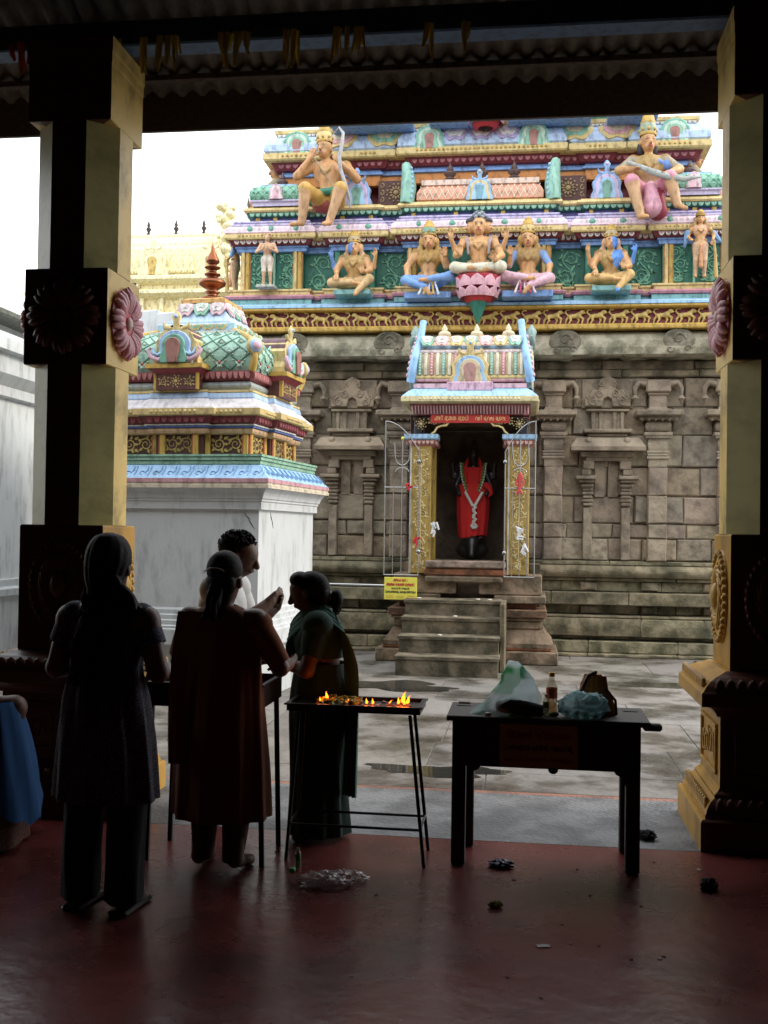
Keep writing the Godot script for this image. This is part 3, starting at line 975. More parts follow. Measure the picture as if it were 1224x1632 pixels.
func stone_pilaster(w: Node3D, x: float) -> void:
	var c := vary(STONE * 0.95, 0.08)
	var p := Transform3D(Basis.from_scale(V3(1, 1, 1.5)), V3(x, 0, 0.005))
	# shaft drums
	var ys := [1.24, 1.54, 1.74, 2.11, 2.5]
	for i in 4:
		var q := MB.new()
		block_mesh(q, -0.125, 0.125, ys[i] + 0.004, ys[i + 1] - 0.004, 0.075, -0.02, vary(c, 0.12))
		part(w, "pilaster_stone", q, "stone", p)
	var q := MB.new(); q.col = vary(c, 0.1)
	# ringed neck: stacked rolls
	var f := func(hw: float, d: float, y0: float, y1: float, bl: float) -> void:
		q.sweep([V2(-hw, -0.02), V2(-hw, d), V2(hw, d), V2(hw, -0.02)], arc(0, y0, 0, y1, bl, 4))
	f.call(0.12, 0.07, 2.5, 2.6, -0.0); f.call(0.14, 0.085, 2.6, 2.635, 0.3); f.call(0.13, 0.08, 2.64, 2.675, 0.3); f.call(0.14, 0.085, 2.68, 2.71, 0.3)
	f.call(0.12, 0.075, 2.71, 2.88, 0.12); f.call(0.165, 0.11, 2.88, 2.91, 0.1); f.call(0.18, 0.12, 2.91, 2.955, 0.1)
	q.sweep([V2(-0.18, -0.02), V2(-0.18, 0.12), V2(0.18, 0.12), V2(0.18, -0.02)], [V2(-0.06, 2.955), V2(-0.06, 2.975)] + arc(-0.03, 2.975, -0.05, 3.11, 0.4, 5))
	part(w, "pilaster_neck", q, "stone", p)
	q = MB.new(); q.col = vary(c, 0.1)
	q.box(V3(0, 3.2, 0.07), V3(0.6, 0.075, 0.28), 0.012)
	q.box(V3(0, 3.145, 0.05), V3(0.5, 0.05, 0.2), 0.012)
	for i in 6: q.ball(V3(-0.22 + i * 0.088, 3.125, 0.13), V3(0.026, 0.03, 0.026), 6, 4)
	part(w, "pilaster_abacus", q, "stone", p)
	q = MB.new(); q.col = vary(c, 0.1)
	q.sweep([V2(-0.11, -0.02), V2(-0.11, 0.06), V2(0.11, 0.06), V2(0.11, -0.02)], [V2(0.03, 3.24), V2(0.0, 3.3), V2(0.0, 3.45), V2(0.02, 3.46), V2(0.02, 3.48)])
	q.box(V3(0, 3.57, 0.05), V3(0.32, 0.17, 0.12), 0.02)
	for s in [-1.0, 1.0]:
		q.tube([V3(s * 0.15, 3.6, 0.05), V3(s * 0.25, 3.62, 0.06), V3(s * 0.3, 3.55, 0.06), V3(s * 0.3, 3.46, 0.06)], [0.05, 0.045, 0.035, 0.02], 6)
		q.lathe([V2(0.0, -0.13), V2(0.022, -0.1), V2(0.03, -0.06), V2(0.05, -0.05), V2(0.05, -0.03), V2(0.03, -0.02), V2(0.03, 0.0), V2(0, 0.01)], 8, T(s * 0.3, 3.45, 0.07))
	part(w, "bracket_capital", q, "stone", p)
func stone_niche(w: Node3D, x: float) -> void:
	var p := Transform3D(Basis.from_scale(V3(1, 1, 1.45)), V3(x, 0, 0.005))
	var c := vary(STONE * 0.9, 0.06)
	var q := MB.new(); q.col = c
	# foliage plaque
	q.box(V3(0, 3.48, 0.0), V3(0.68, 0.4, 0.07), 0.012)
	part(w, "plaque_slab", q, "stone", p)
	q = MB.new(); q.col = vary(c * 1.12, 0.05)
	var pl := PackedVector2Array()
	for e in [[-0.3, 0.0], [-0.31, 0.1], [-0.25, 0.15], [-0.2, 0.23], [-0.12, 0.22], [-0.09, 0.3], [-0.12, 0.36], [0.0, 0.42], [0.12, 0.36], [0.09, 0.3], [0.12, 0.22], [0.2, 0.23], [0.25, 0.15], [0.31, 0.1], [0.3, 0.0], [0.07, 0.0], [0.05, 0.1], [0, 0.13], [-0.05, 0.1], [-0.07, 0.0]]: pl.append(V2(e[0], e[1]))
	q.prism(pl, 0.02, 0.075, T(0, 3.3, 0), 0.012)
	for s in [-1.0, 1.0]:
		for e in [[0.19, 0.07, 0.07], [0.1, 0.17, 0.055], [0.24, 0.13, 0.04], [0.08, 0.3, 0.035]]:
			spiral(q, V2(s * e[0], 3.3 + e[1]), e[2], 1.3, PI / 2, -s, 0.08, 0.012)
	part(w, "foliage_relief", q, "stone", p)
	q = MB.new(); q.col = vary(c, 0.05)
	q.box(V3(0, 3.1, 0.03), V3(0.42, 0.28, 0.1), 0.008)
	for s in [-0.19, 0.19, -0.09, 0.09]: q.box(V3(s, 3.1, 0.07), V3(0.05, 0.28, 0.06), 0.008)
	q.box(V3(0, 3.245, 0.05), V3(0.56, 0.03, 0.14), 0.006)
	q.box(V3(0, 2.965, 0.07), V3(0.64, 0.05, 0.2), 0.012)
	q.box(V3(0, 2.915, 0.05), V3(0.52, 0.045, 0.14), 0.01)
	part(w, "niche_attic", q, "stone", p)
	q = MB.new(); q.col = vary(c * 1.1, 0.05)
	q.sweep([V2(-0.42, -0.02), V2(-0.42, 0.16), V2(0.42, 0.16), V2(0.42, -0.02)], [V2(-0.1, 2.7), V2(0.06, 2.7), V2(0.065, 2.75), V2(0.05, 2.77), V2(-0.01, 2.87), V2(-0.08, 2.9), V2(-0.3, 2.9)])
	for s in [-0.25, 0.25]: q.ball(V3(s, 2.83, 0.17), V3(0.05, 0.05, 0.03), 8, 5)
	part(w, "niche_eave", q, "stone", p)
	q = MB.new(); q.col = vary(c, 0.05)
	q.box(V3(0, 2.66, 0.04), V3(0.7, 0.07, 0.14), 0.008)
	q.box(V3(0, 2.6, 0.03), V3(0.56, 0.06, 0.1), 0.008)
	part(w, "niche_lintel", q, "stone", p)
	for s in [-1.0, 1.0]:
		q = MB.new(); q.col = vary(c, 0.07)
		var sx: float = s * 0.24
		q.box(V3(sx, 2.52, 0.03), V3(0.15, 0.12, 0.11), 0.01)
		q.box(V3(sx + s * 0.03, 2.42, 0.03), V3(0.12, 0.08, 0.1), 0.008)
		q.box(V3(sx + s * 0.04, 2.345, 0.06), V3(0.27, 0.05, 0.2), 0.01)
		q.box(V3(sx + s * 0.03, 2.3, 0.05), V3(0.2, 0.04, 0.15), 0.01)
		q.box(V3(sx + s * 0.02, 2.24, 0.04), V3(0.17, 0.055, 0.13), 0.02)
		for k in 5: q.box(V3(sx + s * 0.01, 2.19 - k * 0.05, 0.03), V3(0.13 + 0.02 * (k % 2), 0.042, 0.1), 0.012)
		q.box(V3(sx + s * 0.01, 1.6, 0.02), V3(0.12, 0.7, 0.09), 0.01)
		part(w, "niche_colonnette", q, "stone", p)
	q = MB.new(); q.col = vary(c, 0.05)
	q.box(V3(-0.09, 2.33, -0.01), V3(0.14, 0.48, 0.05), 0.008)
	q.box(V3(0.09, 2.33, -0.015), V3(0.14, 0.48, 0.05), 0.008)
	part(w, "niche_slab", q, "stone", p)
func temple() -> void:
	var w := thing("temple_wall", "old brown carved stone wall with pilasters and niches behind the steps", "wall", V3(X0, 0, ZW))
	var q := MB.new(); q.col = STONE * 0.85
	q.box(V3(0, 2.05, -2.56), V3(7.3, 4.1, 5.0))
	part(w, "core", q, "stone")
	var ys := [1.24, 1.54, 1.74, 2.11, 2.5, 2.93, 3.3, 3.7]
	var skip := [[-0.75, 0.75]]
	for i in ys.size() - 1:
		var x := -3.65 + rng.randf() * 0.2
		while x < 3.65:
			var bw := rng.randf_range(0.3, 0.62) if i in [1, 5] else rng.randf_range(0.35, 1.0)
			var xe := minf(x + bw, 3.66)
			if 3.66 - xe < 0.2: xe = 3.66
			if not (x > -0.7 and xe < 0.7):
				q = MB.new()
				block_mesh(q, x + 0.006, xe - 0.006, ys[i] + 0.006, ys[i + 1] - 0.006, rng.randf_range(-0.025, 0.022), -0.06, vary(STONE, 0.24))
				part(w, "stone_block", q, ["stone", "stone_rough", "stone_pale", "stone_fine"][rng.randi() % 4])
			x = xe
	# side return blocks (left flank seen past the shrine)
	for s in [-2.42, -1.06, 1.03, 2.4, 3.3]: stone_pilaster(w, s)
	for s in [-1.72, 1.74]: stone_niche(w, s)
	# beam course under the cornice
	for e in [[3.7, 3.8, 0.05], [3.8, 3.93, 0.02]]:
		var x := -3.7
		while x < 3.7:
			var xe := minf(x + rng.randf_range(0.8, 1.6), 3.7)
			q = MB.new()
			block_mesh(q, x + 0.003, xe - 0.003, e[0] + 0.003, e[1] - 0.002, e[2], -0.06, vary(STONE * 0.88, 0.12))
			part(w, "beam_stone", q, "moss_stone")
			x = xe
	# base mouldings: [y0, y1, out, bulge, tone]
	var mo := [[0.0, 0.045, 0.5, 0.0], [0.045, 0.2, 0.4, 0.0], [0.2, 0.255, 0.16, 0.0], [0.255, 0.49, 0.34, 0.12], [0.49, 0.53, 0.3, 0.0], [0.53, 0.66, 0.05, 0.0], [0.66, 0.83, 0.3, 0.0], [0.83, 0.97, 0.06, 0.0], [0.97, 1.02, 0.14, 0.0], [1.02, 1.18, 0.22, 0.5], [1.18, 1.24, 0.1, 0.0]]
	for e in mo:
		var x := -3.75
		while x < 3.75:
			var xe := minf(x + rng.randf_range(0.7, 1.5), 3.75)
			if 3.75 - xe < 0.4: xe = 3.75
			q = MB.new(); q.col = vary(STONE * Color(0.83, 0.87, 0.8), 0.14)
			var jz := rng.randf_range(-0.012, 0.012)
			q.sweep([V2(x + 0.004, -0.05), V2(x + 0.004, e[2] + jz), V2(xe - 0.004, e[2] + jz), V2(xe - 0.004, -0.05)], [V2(-0.2, e[0] + 0.003), V2(-0.008, e[0] + 0.003)] + arc(0, e[0] + 0.012, 0, e[1] - 0.012, e[3], 5) + [V2(-0.008, e[1] - 0.003), V2(-0.2, e[1] - 0.003)])
			part(w, "moulding_stone", q, "moss_stone")
			x = xe
		if e[0] == 0.53 or e[0] == 0.83:
			for k in 9:
				q = MB.new()
				block_mesh(q, -3.4 + k * 0.8, -3.4 + k * 0.8 + 0.22, e[0] + 0.01, e[1] - 0.01, e[2] + 0.05, 0, vary(STONE * 0.85, 0.1))
				part(w, "dwarf_block", q, "moss_stone")
	# rounded overhanging stone cornice in worn lengths, with carved knobs
	var xs := [-3.72, -2.62, -1.5, -1.0, 0.9, 1.38, 2.28, 2.75, 3.72]
	for i in xs.size() - 1:
		q = MB.new(); q.col = vary(Color(0.46, 0.43, 0.37), 0.12)
		var jz := rng.randf_range(-0.03, 0.03)
		var dy := rng.randf_range(-0.02, 0.025)
		q.sweep([V2(xs[i] + 0.004, -0.3), V2(xs[i] + 0.004, jz), V2(xs[i + 1] - 0.004, jz), V2(xs[i + 1] - 0.004, -0.3)], [V2(0.0, 3.95 + dy), V2(0.34, 3.93 + dy), V2(0.385, 3.955), V2(0.39, 4.05), V2(0.375, 4.14), V2(0.33, 4.22), V2(0.25, 4.27), V2(0.0, 4.285)])
		part(w, "cornice_stone", q, "moss_stone")
	for x in [-2.5, -1.18, 1.16, 2.62, 3.34]:
		q = MB.new(); q.col = vary(Color(0.25, 0.225, 0.19), 0.15)
		var pl := PackedVector2Array()
		for t in 14:
			var a := lerpf(-0.5, PI + 0.5, t / 13.0)
			pl.append(V2(cos(a) * 0.21, 0.2 + sin(a) * 0.17))
		q.prism(pl, -0.1, 0.05, Transform3D.IDENTITY, 0.02)
		spiral(q, V2(0, 0.23), 0.09, 1.0, 0, 1, 0.055, 0.02)
		for s in [-1, 1]: spiral(q, V2(s * 0.11, 0.1), 0.05, 1.0, 0, s, 0.055, 0.014)
		part(w, "cornice_knob", q, "moss_stone", T(x, 3.92, 0.36))
	tower()
func tower() -> void:
	var t := thing("temple_tower", "brightly painted temple tower with stepped storeys above the stone wall", "tower", V3(X0, 4.285, ZW))
	t.position.y = 0.0
	var wide := [V2(-3.4, -4.6), V2(-3.4, 0.12), V2(3.4, 0.12), V2(3.4, -4.6)]
	var F := front([3.32, 2.43, 1.99, 1.42, 0.98, 0.13, 0.2])
	# core
	var q := MB.new(); q.col = MAROON
	q.box(V3(0, 5.0, -2.53), V3(6.6, 1.3, 5.0))
	q.box(V3(0, 6.3, -2.73), V3(5.2, 2.0, 4.2))
	q.box(V3(0, 7.8, -2.9), V3(4.4, 1.4, 3.6))
	part(t, "core", q, "paint")
	# frieze of running beasts
	var plain := [V2(-3.4, -4.6), V2(-3.4, 0.3), V2(3.4, 0.3), V2(3.4, -4.6)]
	band(t, "frieze_ledge", plain, [V2(-0.2, 4.285), V2(0.12, 4.285), V2(0.13, 4.3), V2(0.13, 4.335), V2(0.09, 4.36), V2(0.0, 4.37)], GOLD)
	band(t, "frieze_ground", plain, [V2(0.0, 4.36), V2(0.0, 4.575)], MAROON)
	band(t, "frieze_cap", plain, [V2(0.0, 4.565), V2(0.1, 4.57), V2(0.12, 4.585), V2(0.12, 4.605), V2(0.0, 4.61)], GOLD)
	var ln := lion()
	for k in 24:
		var x := -3.28 + k * 0.2852
		part(t, "beast_relief", ln, "paint", Transform3D(Basis.from_scale(V3(-0.95 if k < 12 else 0.95, 0.92, 0.9)), V3(x, 4.362, 0.33)))
		q = MB.new(); q.col = GOLD
		spiral(q, V2(0.0, 0.0), 0.035, 1.0, 0, 1, 0.0, 0.01)
		if k % 2 == 0: part(t, "scroll_relief", q, "paint", T(x + 0.14, 4.53, 0.32))
	# base of the first storey
	band(t, "base_blue", wide, [V2(0.1, 4.61), V2(0.3, 4.615), V2(0.3, 4.65), V2(0.2, 4.69), V2(-0.25, 4.7)], SKYB)
	band(t, "base_teal", F, [V2(0.12, 4.69), V2(0.15, 4.695), V2(0.15, 4.76), V2(0.1, 4.77)], Color(0.2, 0.42, 0.42))
	band(t, "base_rose", F, [V2(0.05, 4.765), V2(0.17, 4.77), V2(0.185, 4.8), V2(0.16, 4.825), V2(0.05, 4.83)], Color(0.55, 0.25, 0.3))
	band(t, "base_gold", F, [V2(0.05, 4.83), V2(0.12, 4.835), V2(0.12, 4.88), V2(0.14, 4.885), V2(0.14, 4.91), V2(-0.2, 4.915)], PALEGOLD)
	# panelled wall
	band(t, "storey_wall", F, [V2(0, 4.91), V2(0, 5.47)], TEAL)
	for x in [-3.25, -2.51, 2.51, 3.25, -0.9, 0.9]:
		var zc := 0.2 if absf(x) < 1.1 else 0.13
		q = MB.new(); q.col = PALEGOLD
		q.box(V3(-0.03, 5.19, zc + 0.02), V3(0.045, 0.55, 0.05), 0.006)
		q.col = GOLD
		q.box(V3(0.03, 5.19, zc + 0.015), V3(0.05, 0.55, 0.04), 0.006)
		q.col = ORANGE
		q.box(V3(0.0, 5.19, zc + 0.005), V3(0.14, 0.55, 0.02), 0.003)
		part(t, "pilaster", q, "paint", T(x, 0, 0))
	for x in [-2.84, 2.84]:
		q = MB.new(); q.col = MINT
		q.box(V3(0, 5.19, 0.14), V3(0.03, 0.55, 0.03), 0.006)
		part(t, "pilaster", q, "paint", T(x, 0, 0))
	for x in [-1.95, -1.46, 1.46, 1.95, -0.34, 0.34]:
		q = MB.new(); q.col = Color(0.06, 0.26, 0.19)
		q.box(V3(0, 5.19, (0.2 if absf(x) < 1 else 0.13) + 0.01), V3(0.07, 0.55, 0.03), 0.006)
		part(t, "pilaster", q, "paint", T(x, 0, 0))
	var sd := 3
	for e in [[-2.21, 0.36, 0.0], [-1.2, 0.36, 0.0], [1.2, 0.36, 0.0], [2.21, 0.36, 0.0], [-3.04, 0.3, 0.13], [-2.63, 0.3, 0.13], [3.04, 0.3, 0.13], [2.63, 0.3, 0.13]]:
		part(t, "scroll_panel", vine(e[1], 0.5, Color(0.16, 0.4, 0.27), sd), "paint", T(e[0], 4.94, e[2] + 0.012))
		sd += 1
	# cornice of the first storey
	band(t, "cornice_blue", F, [V2(0, 5.45), V2(0.05, 5.455), V2(0.05, 5.5), V2(0.07, 5.505), V2(0.07, 5.53), V2(0.0, 5.54)], BLUE)
	band(t, "cornice_maroon", F, [V2(0.05, 5.53), V2(0.1, 5.535), V2(0.15, 5.6), V2(0.0, 5.605)], MAROON)
	petal_row(t, F, 0.14, 5.598, 0.085, 0.058, WHITE, "paint", false, -1.0, "petal_row", Color(0.55, 0.3, 0.32))
	band(t, "cornice_gold", F, [V2(0.0, 5.598), V2(0.19, 5.6), V2(0.2, 5.62), V2(0.2, 5.668), V2(0.18, 5.675)], PALEGOLD)
	bead_row(t, F, 0.2, 5.644, 0.05, 0.012, GOLD)
	band(t, "kapota_pink", F, [V2(0.18, 5.67), V2(0.2, 5.69), V2(0.19, 5.74), V2(0.15, 5.785), V2(-0.1, 5.8)], Color(0.8, 0.62, 0.7))
	var rs := [-3.15, -2.85, -2.5, -1.9, -1.5, -0.8, -0.35, 0.35, 0.8, 1.5, 1.9, 2.5, 2.85, 3.15]
	for x in rs:
		q = MB.new(); q.col = Color(0.16, 0.4, 0.3)
		q.lathe([V2(0.045, 0), V2(0.045, 0.015), V2(0.02, 0.02), V2(0, 0.03)], 10, T(0, 0, 0, 0, PI / 2))
		part(t, "rosette", q, "paint", T(x, 5.73, (0.2 if absf(x) < 1.05 else 0.13) + 0.18))
	petal_row(t, F, 0.185, 5.69, 0.07, 0.07, Color(0.8, 0.66, 0.72), "paint", false, 1.0)
	band(t, "kapota_lilac", F, [V2(0.1, 5.79), V2(0.13, 5.8), V2(0.13, 5.825), V2(0.08, 5.83), V2(0.08, 5.85), V2(0.1, 5.852), V2(0.1, 5.872), V2(-0.3, 5.875)], LILAC)
	# parapet of small pavilions
	var H := front([3.18, 2.42, 1.98, 1.42, 1.0, 0.06, 0.12])
	band(t, "parapet_neck", H, [V2(0, 5.86), V2(0, 5.965)], PURPLE)
	for x in [-3.1, -2.85, -2.5, -1.9, -1.5, -0.9, -0.32, 0.32, 0.9, 1.5, 1.9, 2.5, 2.85, 3.1]:
		part(t, "neck_post", bx(V3(x, 5.91, (0.12 if absf(x) < 1 else 0.06) + 0.015), V3(0.06, 0.1, 0.04), GOLD, 0.005), "paint")
	band(t, "parapet_green", H, [V2(0, 5.955), V2(0.05, 5.965), V2(0.07, 6.01), V2(0.0, 6.02)], Color(0.03, 0.14, 0.1))
	petal_row(t, H, 0.07, 6.015, 0.085, 0.055, MINT, "paint", false, -1.0)
	band(t, "parapet_gold", H, [V2(0, 6.015), V2(0.1, 6.02), V2(0.12, 6.04), V2(0.1, 6.075), V2(0.06, 6.085), V2(0.06, 6.1), V2(-0.4, 6.105)], PALEGOLD)
	# corner domes
	for s in [-1.0, 1.0]:
		var d := MB.new()
		var P := sq(0.36)
		for k in P.size(): P[k] = V2(P[k].x, P[k].y)
		d.col = LILAC
		d.sweep(sq(0.34), [V2(0, 6.1), V2(0, 6.15), V2(0.03, 6.16), V2(0.03, 6.18)], true)
		d.col = Color(0.24, 0.5, 0.36)
		d.sweep(sq(0.34), [V2(0.02, 6.18), V2(0.045, 6.24), V2(0.04, 6.3), V2(0.0, 6.36), V2(-0.06, 6.4), V2(-0.1, 6.41)], true)
		d.col = SKYB
		d.sweep(sq(0.24), [V2(0.02, 6.405), V2(0.02, 6.43), V2(-0.1, 6.46), V2(-0.24, 6.47)], true)
		var dm := part(t, "corner_dome", d, "paint", T(s * 2.82, 0, -0.18))
		var rb := MB.new(); rb.col = Color(0.1, 0.28, 0.2)
		for fc in 4:
			var bs := Transform3D(Basis(Vector3.UP, fc * PI / 2), Vector3.ZERO)
			for k in range(-3, 4):
				for dg in [-1.0, 1.0]:
					var x0: float = clampf(k * 0.13 - dg * 0.1, -0.36, 0.36)
					var x1: float = clampf(k * 0.13 + dg * 0.1, -0.33, 0.33)
					rb.tube([bs * V3(x0, 6.19, 0.368), bs * V3((x0 + x1) / 2, 6.28, 0.386), bs * V3(x1, 6.37, 0.332)], 0.008, 4)
		part(dm, "dome_rib", rb, "paint")
		part(dm, "dome_nasi", nasi(0.2, 0.22, Color(0.7, 0.5, 0.6), WHITE, PINK, PINK, 0.03, false), "paint", T(0, 6.18, 0.39))
		part(dm, "finial", kalasam(0.24), "paint", T(0, 6.46, 0))
		# blue horseshoe gables
		part(t, "horseshoe_gable", nasi(0.42, 0.52, Color(0.3, 0.46, 0.74), Color(0.66, 0.5, 0.72), SKYB, Color(0.2, 0.4, 0.33), 0.08), "paint", T(s * 1.7, 6.1, 0.1))
		# recessed dark panels with flowers
		part(t, "dark_panel", bx(V3(s * 1.2, 6.38, -0.3), V3(0.5, 0.34, 0.05), Color(0.1, 0.035, 0.03)), "paint")
		part(t, "flower_relief", rosette_flat(0.14, Color(0.4, 0.28, 0.13)), "paint", T(s * 1.2, 6.38, -0.265))
		for k in [-1, 1]:
			for j in 3:
				q = MB.new(); q.col = Color(0.4, 0.28, 0.13)
				spiral(q, V2(k * 0.2, -0.1 + j * 0.1), 0.04, 1.0, PI / 2, k, 0, 0.01)
				part(t, "scroll_relief", q, "paint", T(s * 1.2, 6.38, -0.27))
	# central barrel pavilion
	q = MB.new(); q.col = Color(0.72, 0.36, 0.24)
	q.sweep([V2(-0.8, -0.25), V2(-0.8, 0.1), V2(0.8, 0.1), V2(0.8, -0.25)], [V2(0.0, 6.1), V2(0.06, 6.13), V2(0.06, 6.22), V2(0.02, 6.3), V2(-0.05, 6.36)])
	var brl := part(t, "barrel_roof", q, "paint")
	q = MB.new(); q.col = Color(0.78, 0.6, 0.5)
	q.sweep([V2(-0.8, -0.25), V2(-0.8, 0.1), V2(0.8, 0.1), V2(0.8, -0.25)], [V2(-0.04, 6.34), V2(0.0, 6.35), V2(0.0, 6.42), V2(-0.1, 6.45), V2(-0.3, 6.47)])
	part(brl, "ridge", q, "paint")
	q = MB.new(); q.col = Color(0.8, 0.7, 0.55)
	for k in range(-9, 10):
		for dg in [-1.0, 1.0]:
			var xa: float = k * 0.085 - dg * 0.05
			var xb: float = k * 0.085 + dg * 0.05
			q.tube([V3(xa, 6.14, 0.162), V3((xa + xb) / 2, 6.24, 0.158), V3(xb, 6.34, 0.08)], 0.007, 4)
	part(brl, "lattice", q, "paint")
	part(brl, "horseshoe_gable", nasi(0.36, 0.42, Color(0.36, 0.56, 0.8), PALEGOLD, SKYB, Color(0.2, 0.4, 0.5), 0.06), "paint", T(0, 6.1, 0.2))
	for s in [-1.0, 1.0]:
		q = MB.new(); q.col = Color(0.3, 0.56, 0.46)
		var pts := []; var rad := []
		for k in 9:
			var f := k / 8.0
			pts.append(V3(s * (1.0 - 0.1 * f + 0.12 * f * f), 6.08 + 0.56 * f, 0.12 - 0.1 * f * f)); rad.append(0.1 - 0.03 * f + 0.02 * sin(f * PI))
		q.tube(pts, rad, 8, 1.6, V3(0, 0, 1))
		q.col = SKYB
		for k in 7: q.ball(pts[k + 1] + V3(-s * 0.07, 0.0, 0.12), V3(0.02, 0.025, 0.02), 6, 4)
		part(t, "end_gable", q, "paint")
	for x in [-0.42, 0.02, 0.46]: part(t, "finial", kalasam(0.26), "paint", T(x, 6.46, -0.05))
	# second storey
	var G := front([2.85, 2.25, 1.71, 1.46, 0.92, 0.05, 0.1], 4.0)
	for k in G.size(): G[k] -= V2(0, 0.45)
	band(t, "upper_beam", G, [V2(0, 6.5), V2(0.06, 6.51), V2(0.06, 6.53), V2(0.02, 6.54), V2(0.02, 6.66), V2(0, 6.67)], ORANGE)
	band(t, "upper_blue", G, [V2(0, 6.66), V2(0.06, 6.67), V2(0.06, 6.7), V2(0.03, 6.71), V2(0.03, 6.74)], BLUE)
	band(t, "upper_maroon", G, [V2(0.02, 6.74), V2(0.1, 6.75), V2(0.16, 6.85)], MAROON)
	petal_row(t, G, 0.13, 6.845, 0.1, 0.08, Color(0.45, 0.16, 0.2), "paint", false, -1.0)
	band(t, "upper_gold", G, [V2(0.1, 6.845), V2(0.24, 6.85), V2(0.26, 6.87), V2(0.26, 6.95), V2(0.22, 6.965)], PALEGOLD)
	bead_row(t, G, 0.26, 6.91, 0.06, 0.016, GOLD)
	band(t, "upper_kapota", G, [V2(0.22, 6.96), V2(0.25, 6.985), V2(0.24, 7.08), V2(0.18, 7.18), V2(0.08, 7.25)], Color(0.48, 0.62, 0.85))
	petal_row(t, G, 0.14, 7.25, 0.06, 0.04, WHITE, "paint", false, -1.0)
	band(t, "top_gold", G, [V2(-0.1, 7.25), V2(0.1, 7.26), V2(0.12, 7.28), V2(0.12, 7.33), V2(-0.3, 7.34)], PALEGOLD)
	for e in [[-2.62, 0], [-2.0, 1], [-1.36, 2], [-0.72, 0], [0.72, 0], [1.28, 2], [1.85, 1], [2.62, 0], [0.0, 3]]:
		var zz := -0.45 + 0.24 + (0.1 if absf(e[0]) < 1.0 else 0.03)
		if e[1] == 0: part(t, "horseshoe_gable", nasi(0.44, 0.34, Color(0.25, 0.55, 0.45), Color(0.6, 0.75, 0.62), MINT, Color(0.42, 0.2, 0.17), 0.06, false), "paint", T(e[0], 6.93, zz))
		elif e[1] == 3:
			for k in [-1, 0, 1]: part(t, "lobed_relief", lobes(0.36, 0.22, Color(0.5, 0.42, 0.66), WHITE), "paint", T(k * 0.36, 7.22, zz - 0.08, 0, -0.45))
		else: part(t, "lobed_relief", lobes(0.5, 0.24, PALEGOLD, Color(0.75, 0.42, 0.45) if e[1] == 1 else MINT), "paint", T(e[0], 7.2, zz - 0.06, 0, -0.45))
	band(t, "third_storey_wall", [V2(-2.3, -4.2), V2(-2.3, -0.75), V2(2.3, -0.75), V2(2.3, -4.2)], [V2(0.05, 7.33), V2(0, 7.36), V2(0, 8.2)], TEAL)
	band(t, "third_storey_cornice", [V2(-2.3, -4.2), V2(-2.3, -0.75), V2(2.3, -0.75), V2(2.3, -4.2)], [V2(0, 8.2), V2(0.25, 8.25), V2(0.25, 8.35), V2(0.1, 8.5), V2(-1.0, 8.6)], PALEGOLD)
func bead_row(parent: Node3D, path: Array, out: float, y: float, pitch: float, r: float, col: Color, closed := false) -> void:
	var q := MB.new(); q.col = col
	var N := path.size()
	for i in (N if closed else N - 1):
		var a: Vector2 = path[i]; var b: Vector2 = path[(i + 1) % N]
		var d := (b - a).normalized()
		if a.distance_to(b) > 2.5 and absf(d.y) > 0.5: continue
		var nn := V2(-d.y, d.x)
		var k := int(a.distance_to(b) / pitch)
		for j in k:
			var c := a.lerp(b, (j + 0.5) / k) + nn * out
			q.box(V3(c.x, y, c.y), V3(r * 2, r * 2, r * 2), r * 0.5)
	if q.v.size() > 0: part(parent, "bead_row", q, "paint", Transform3D.IDENTITY, true)
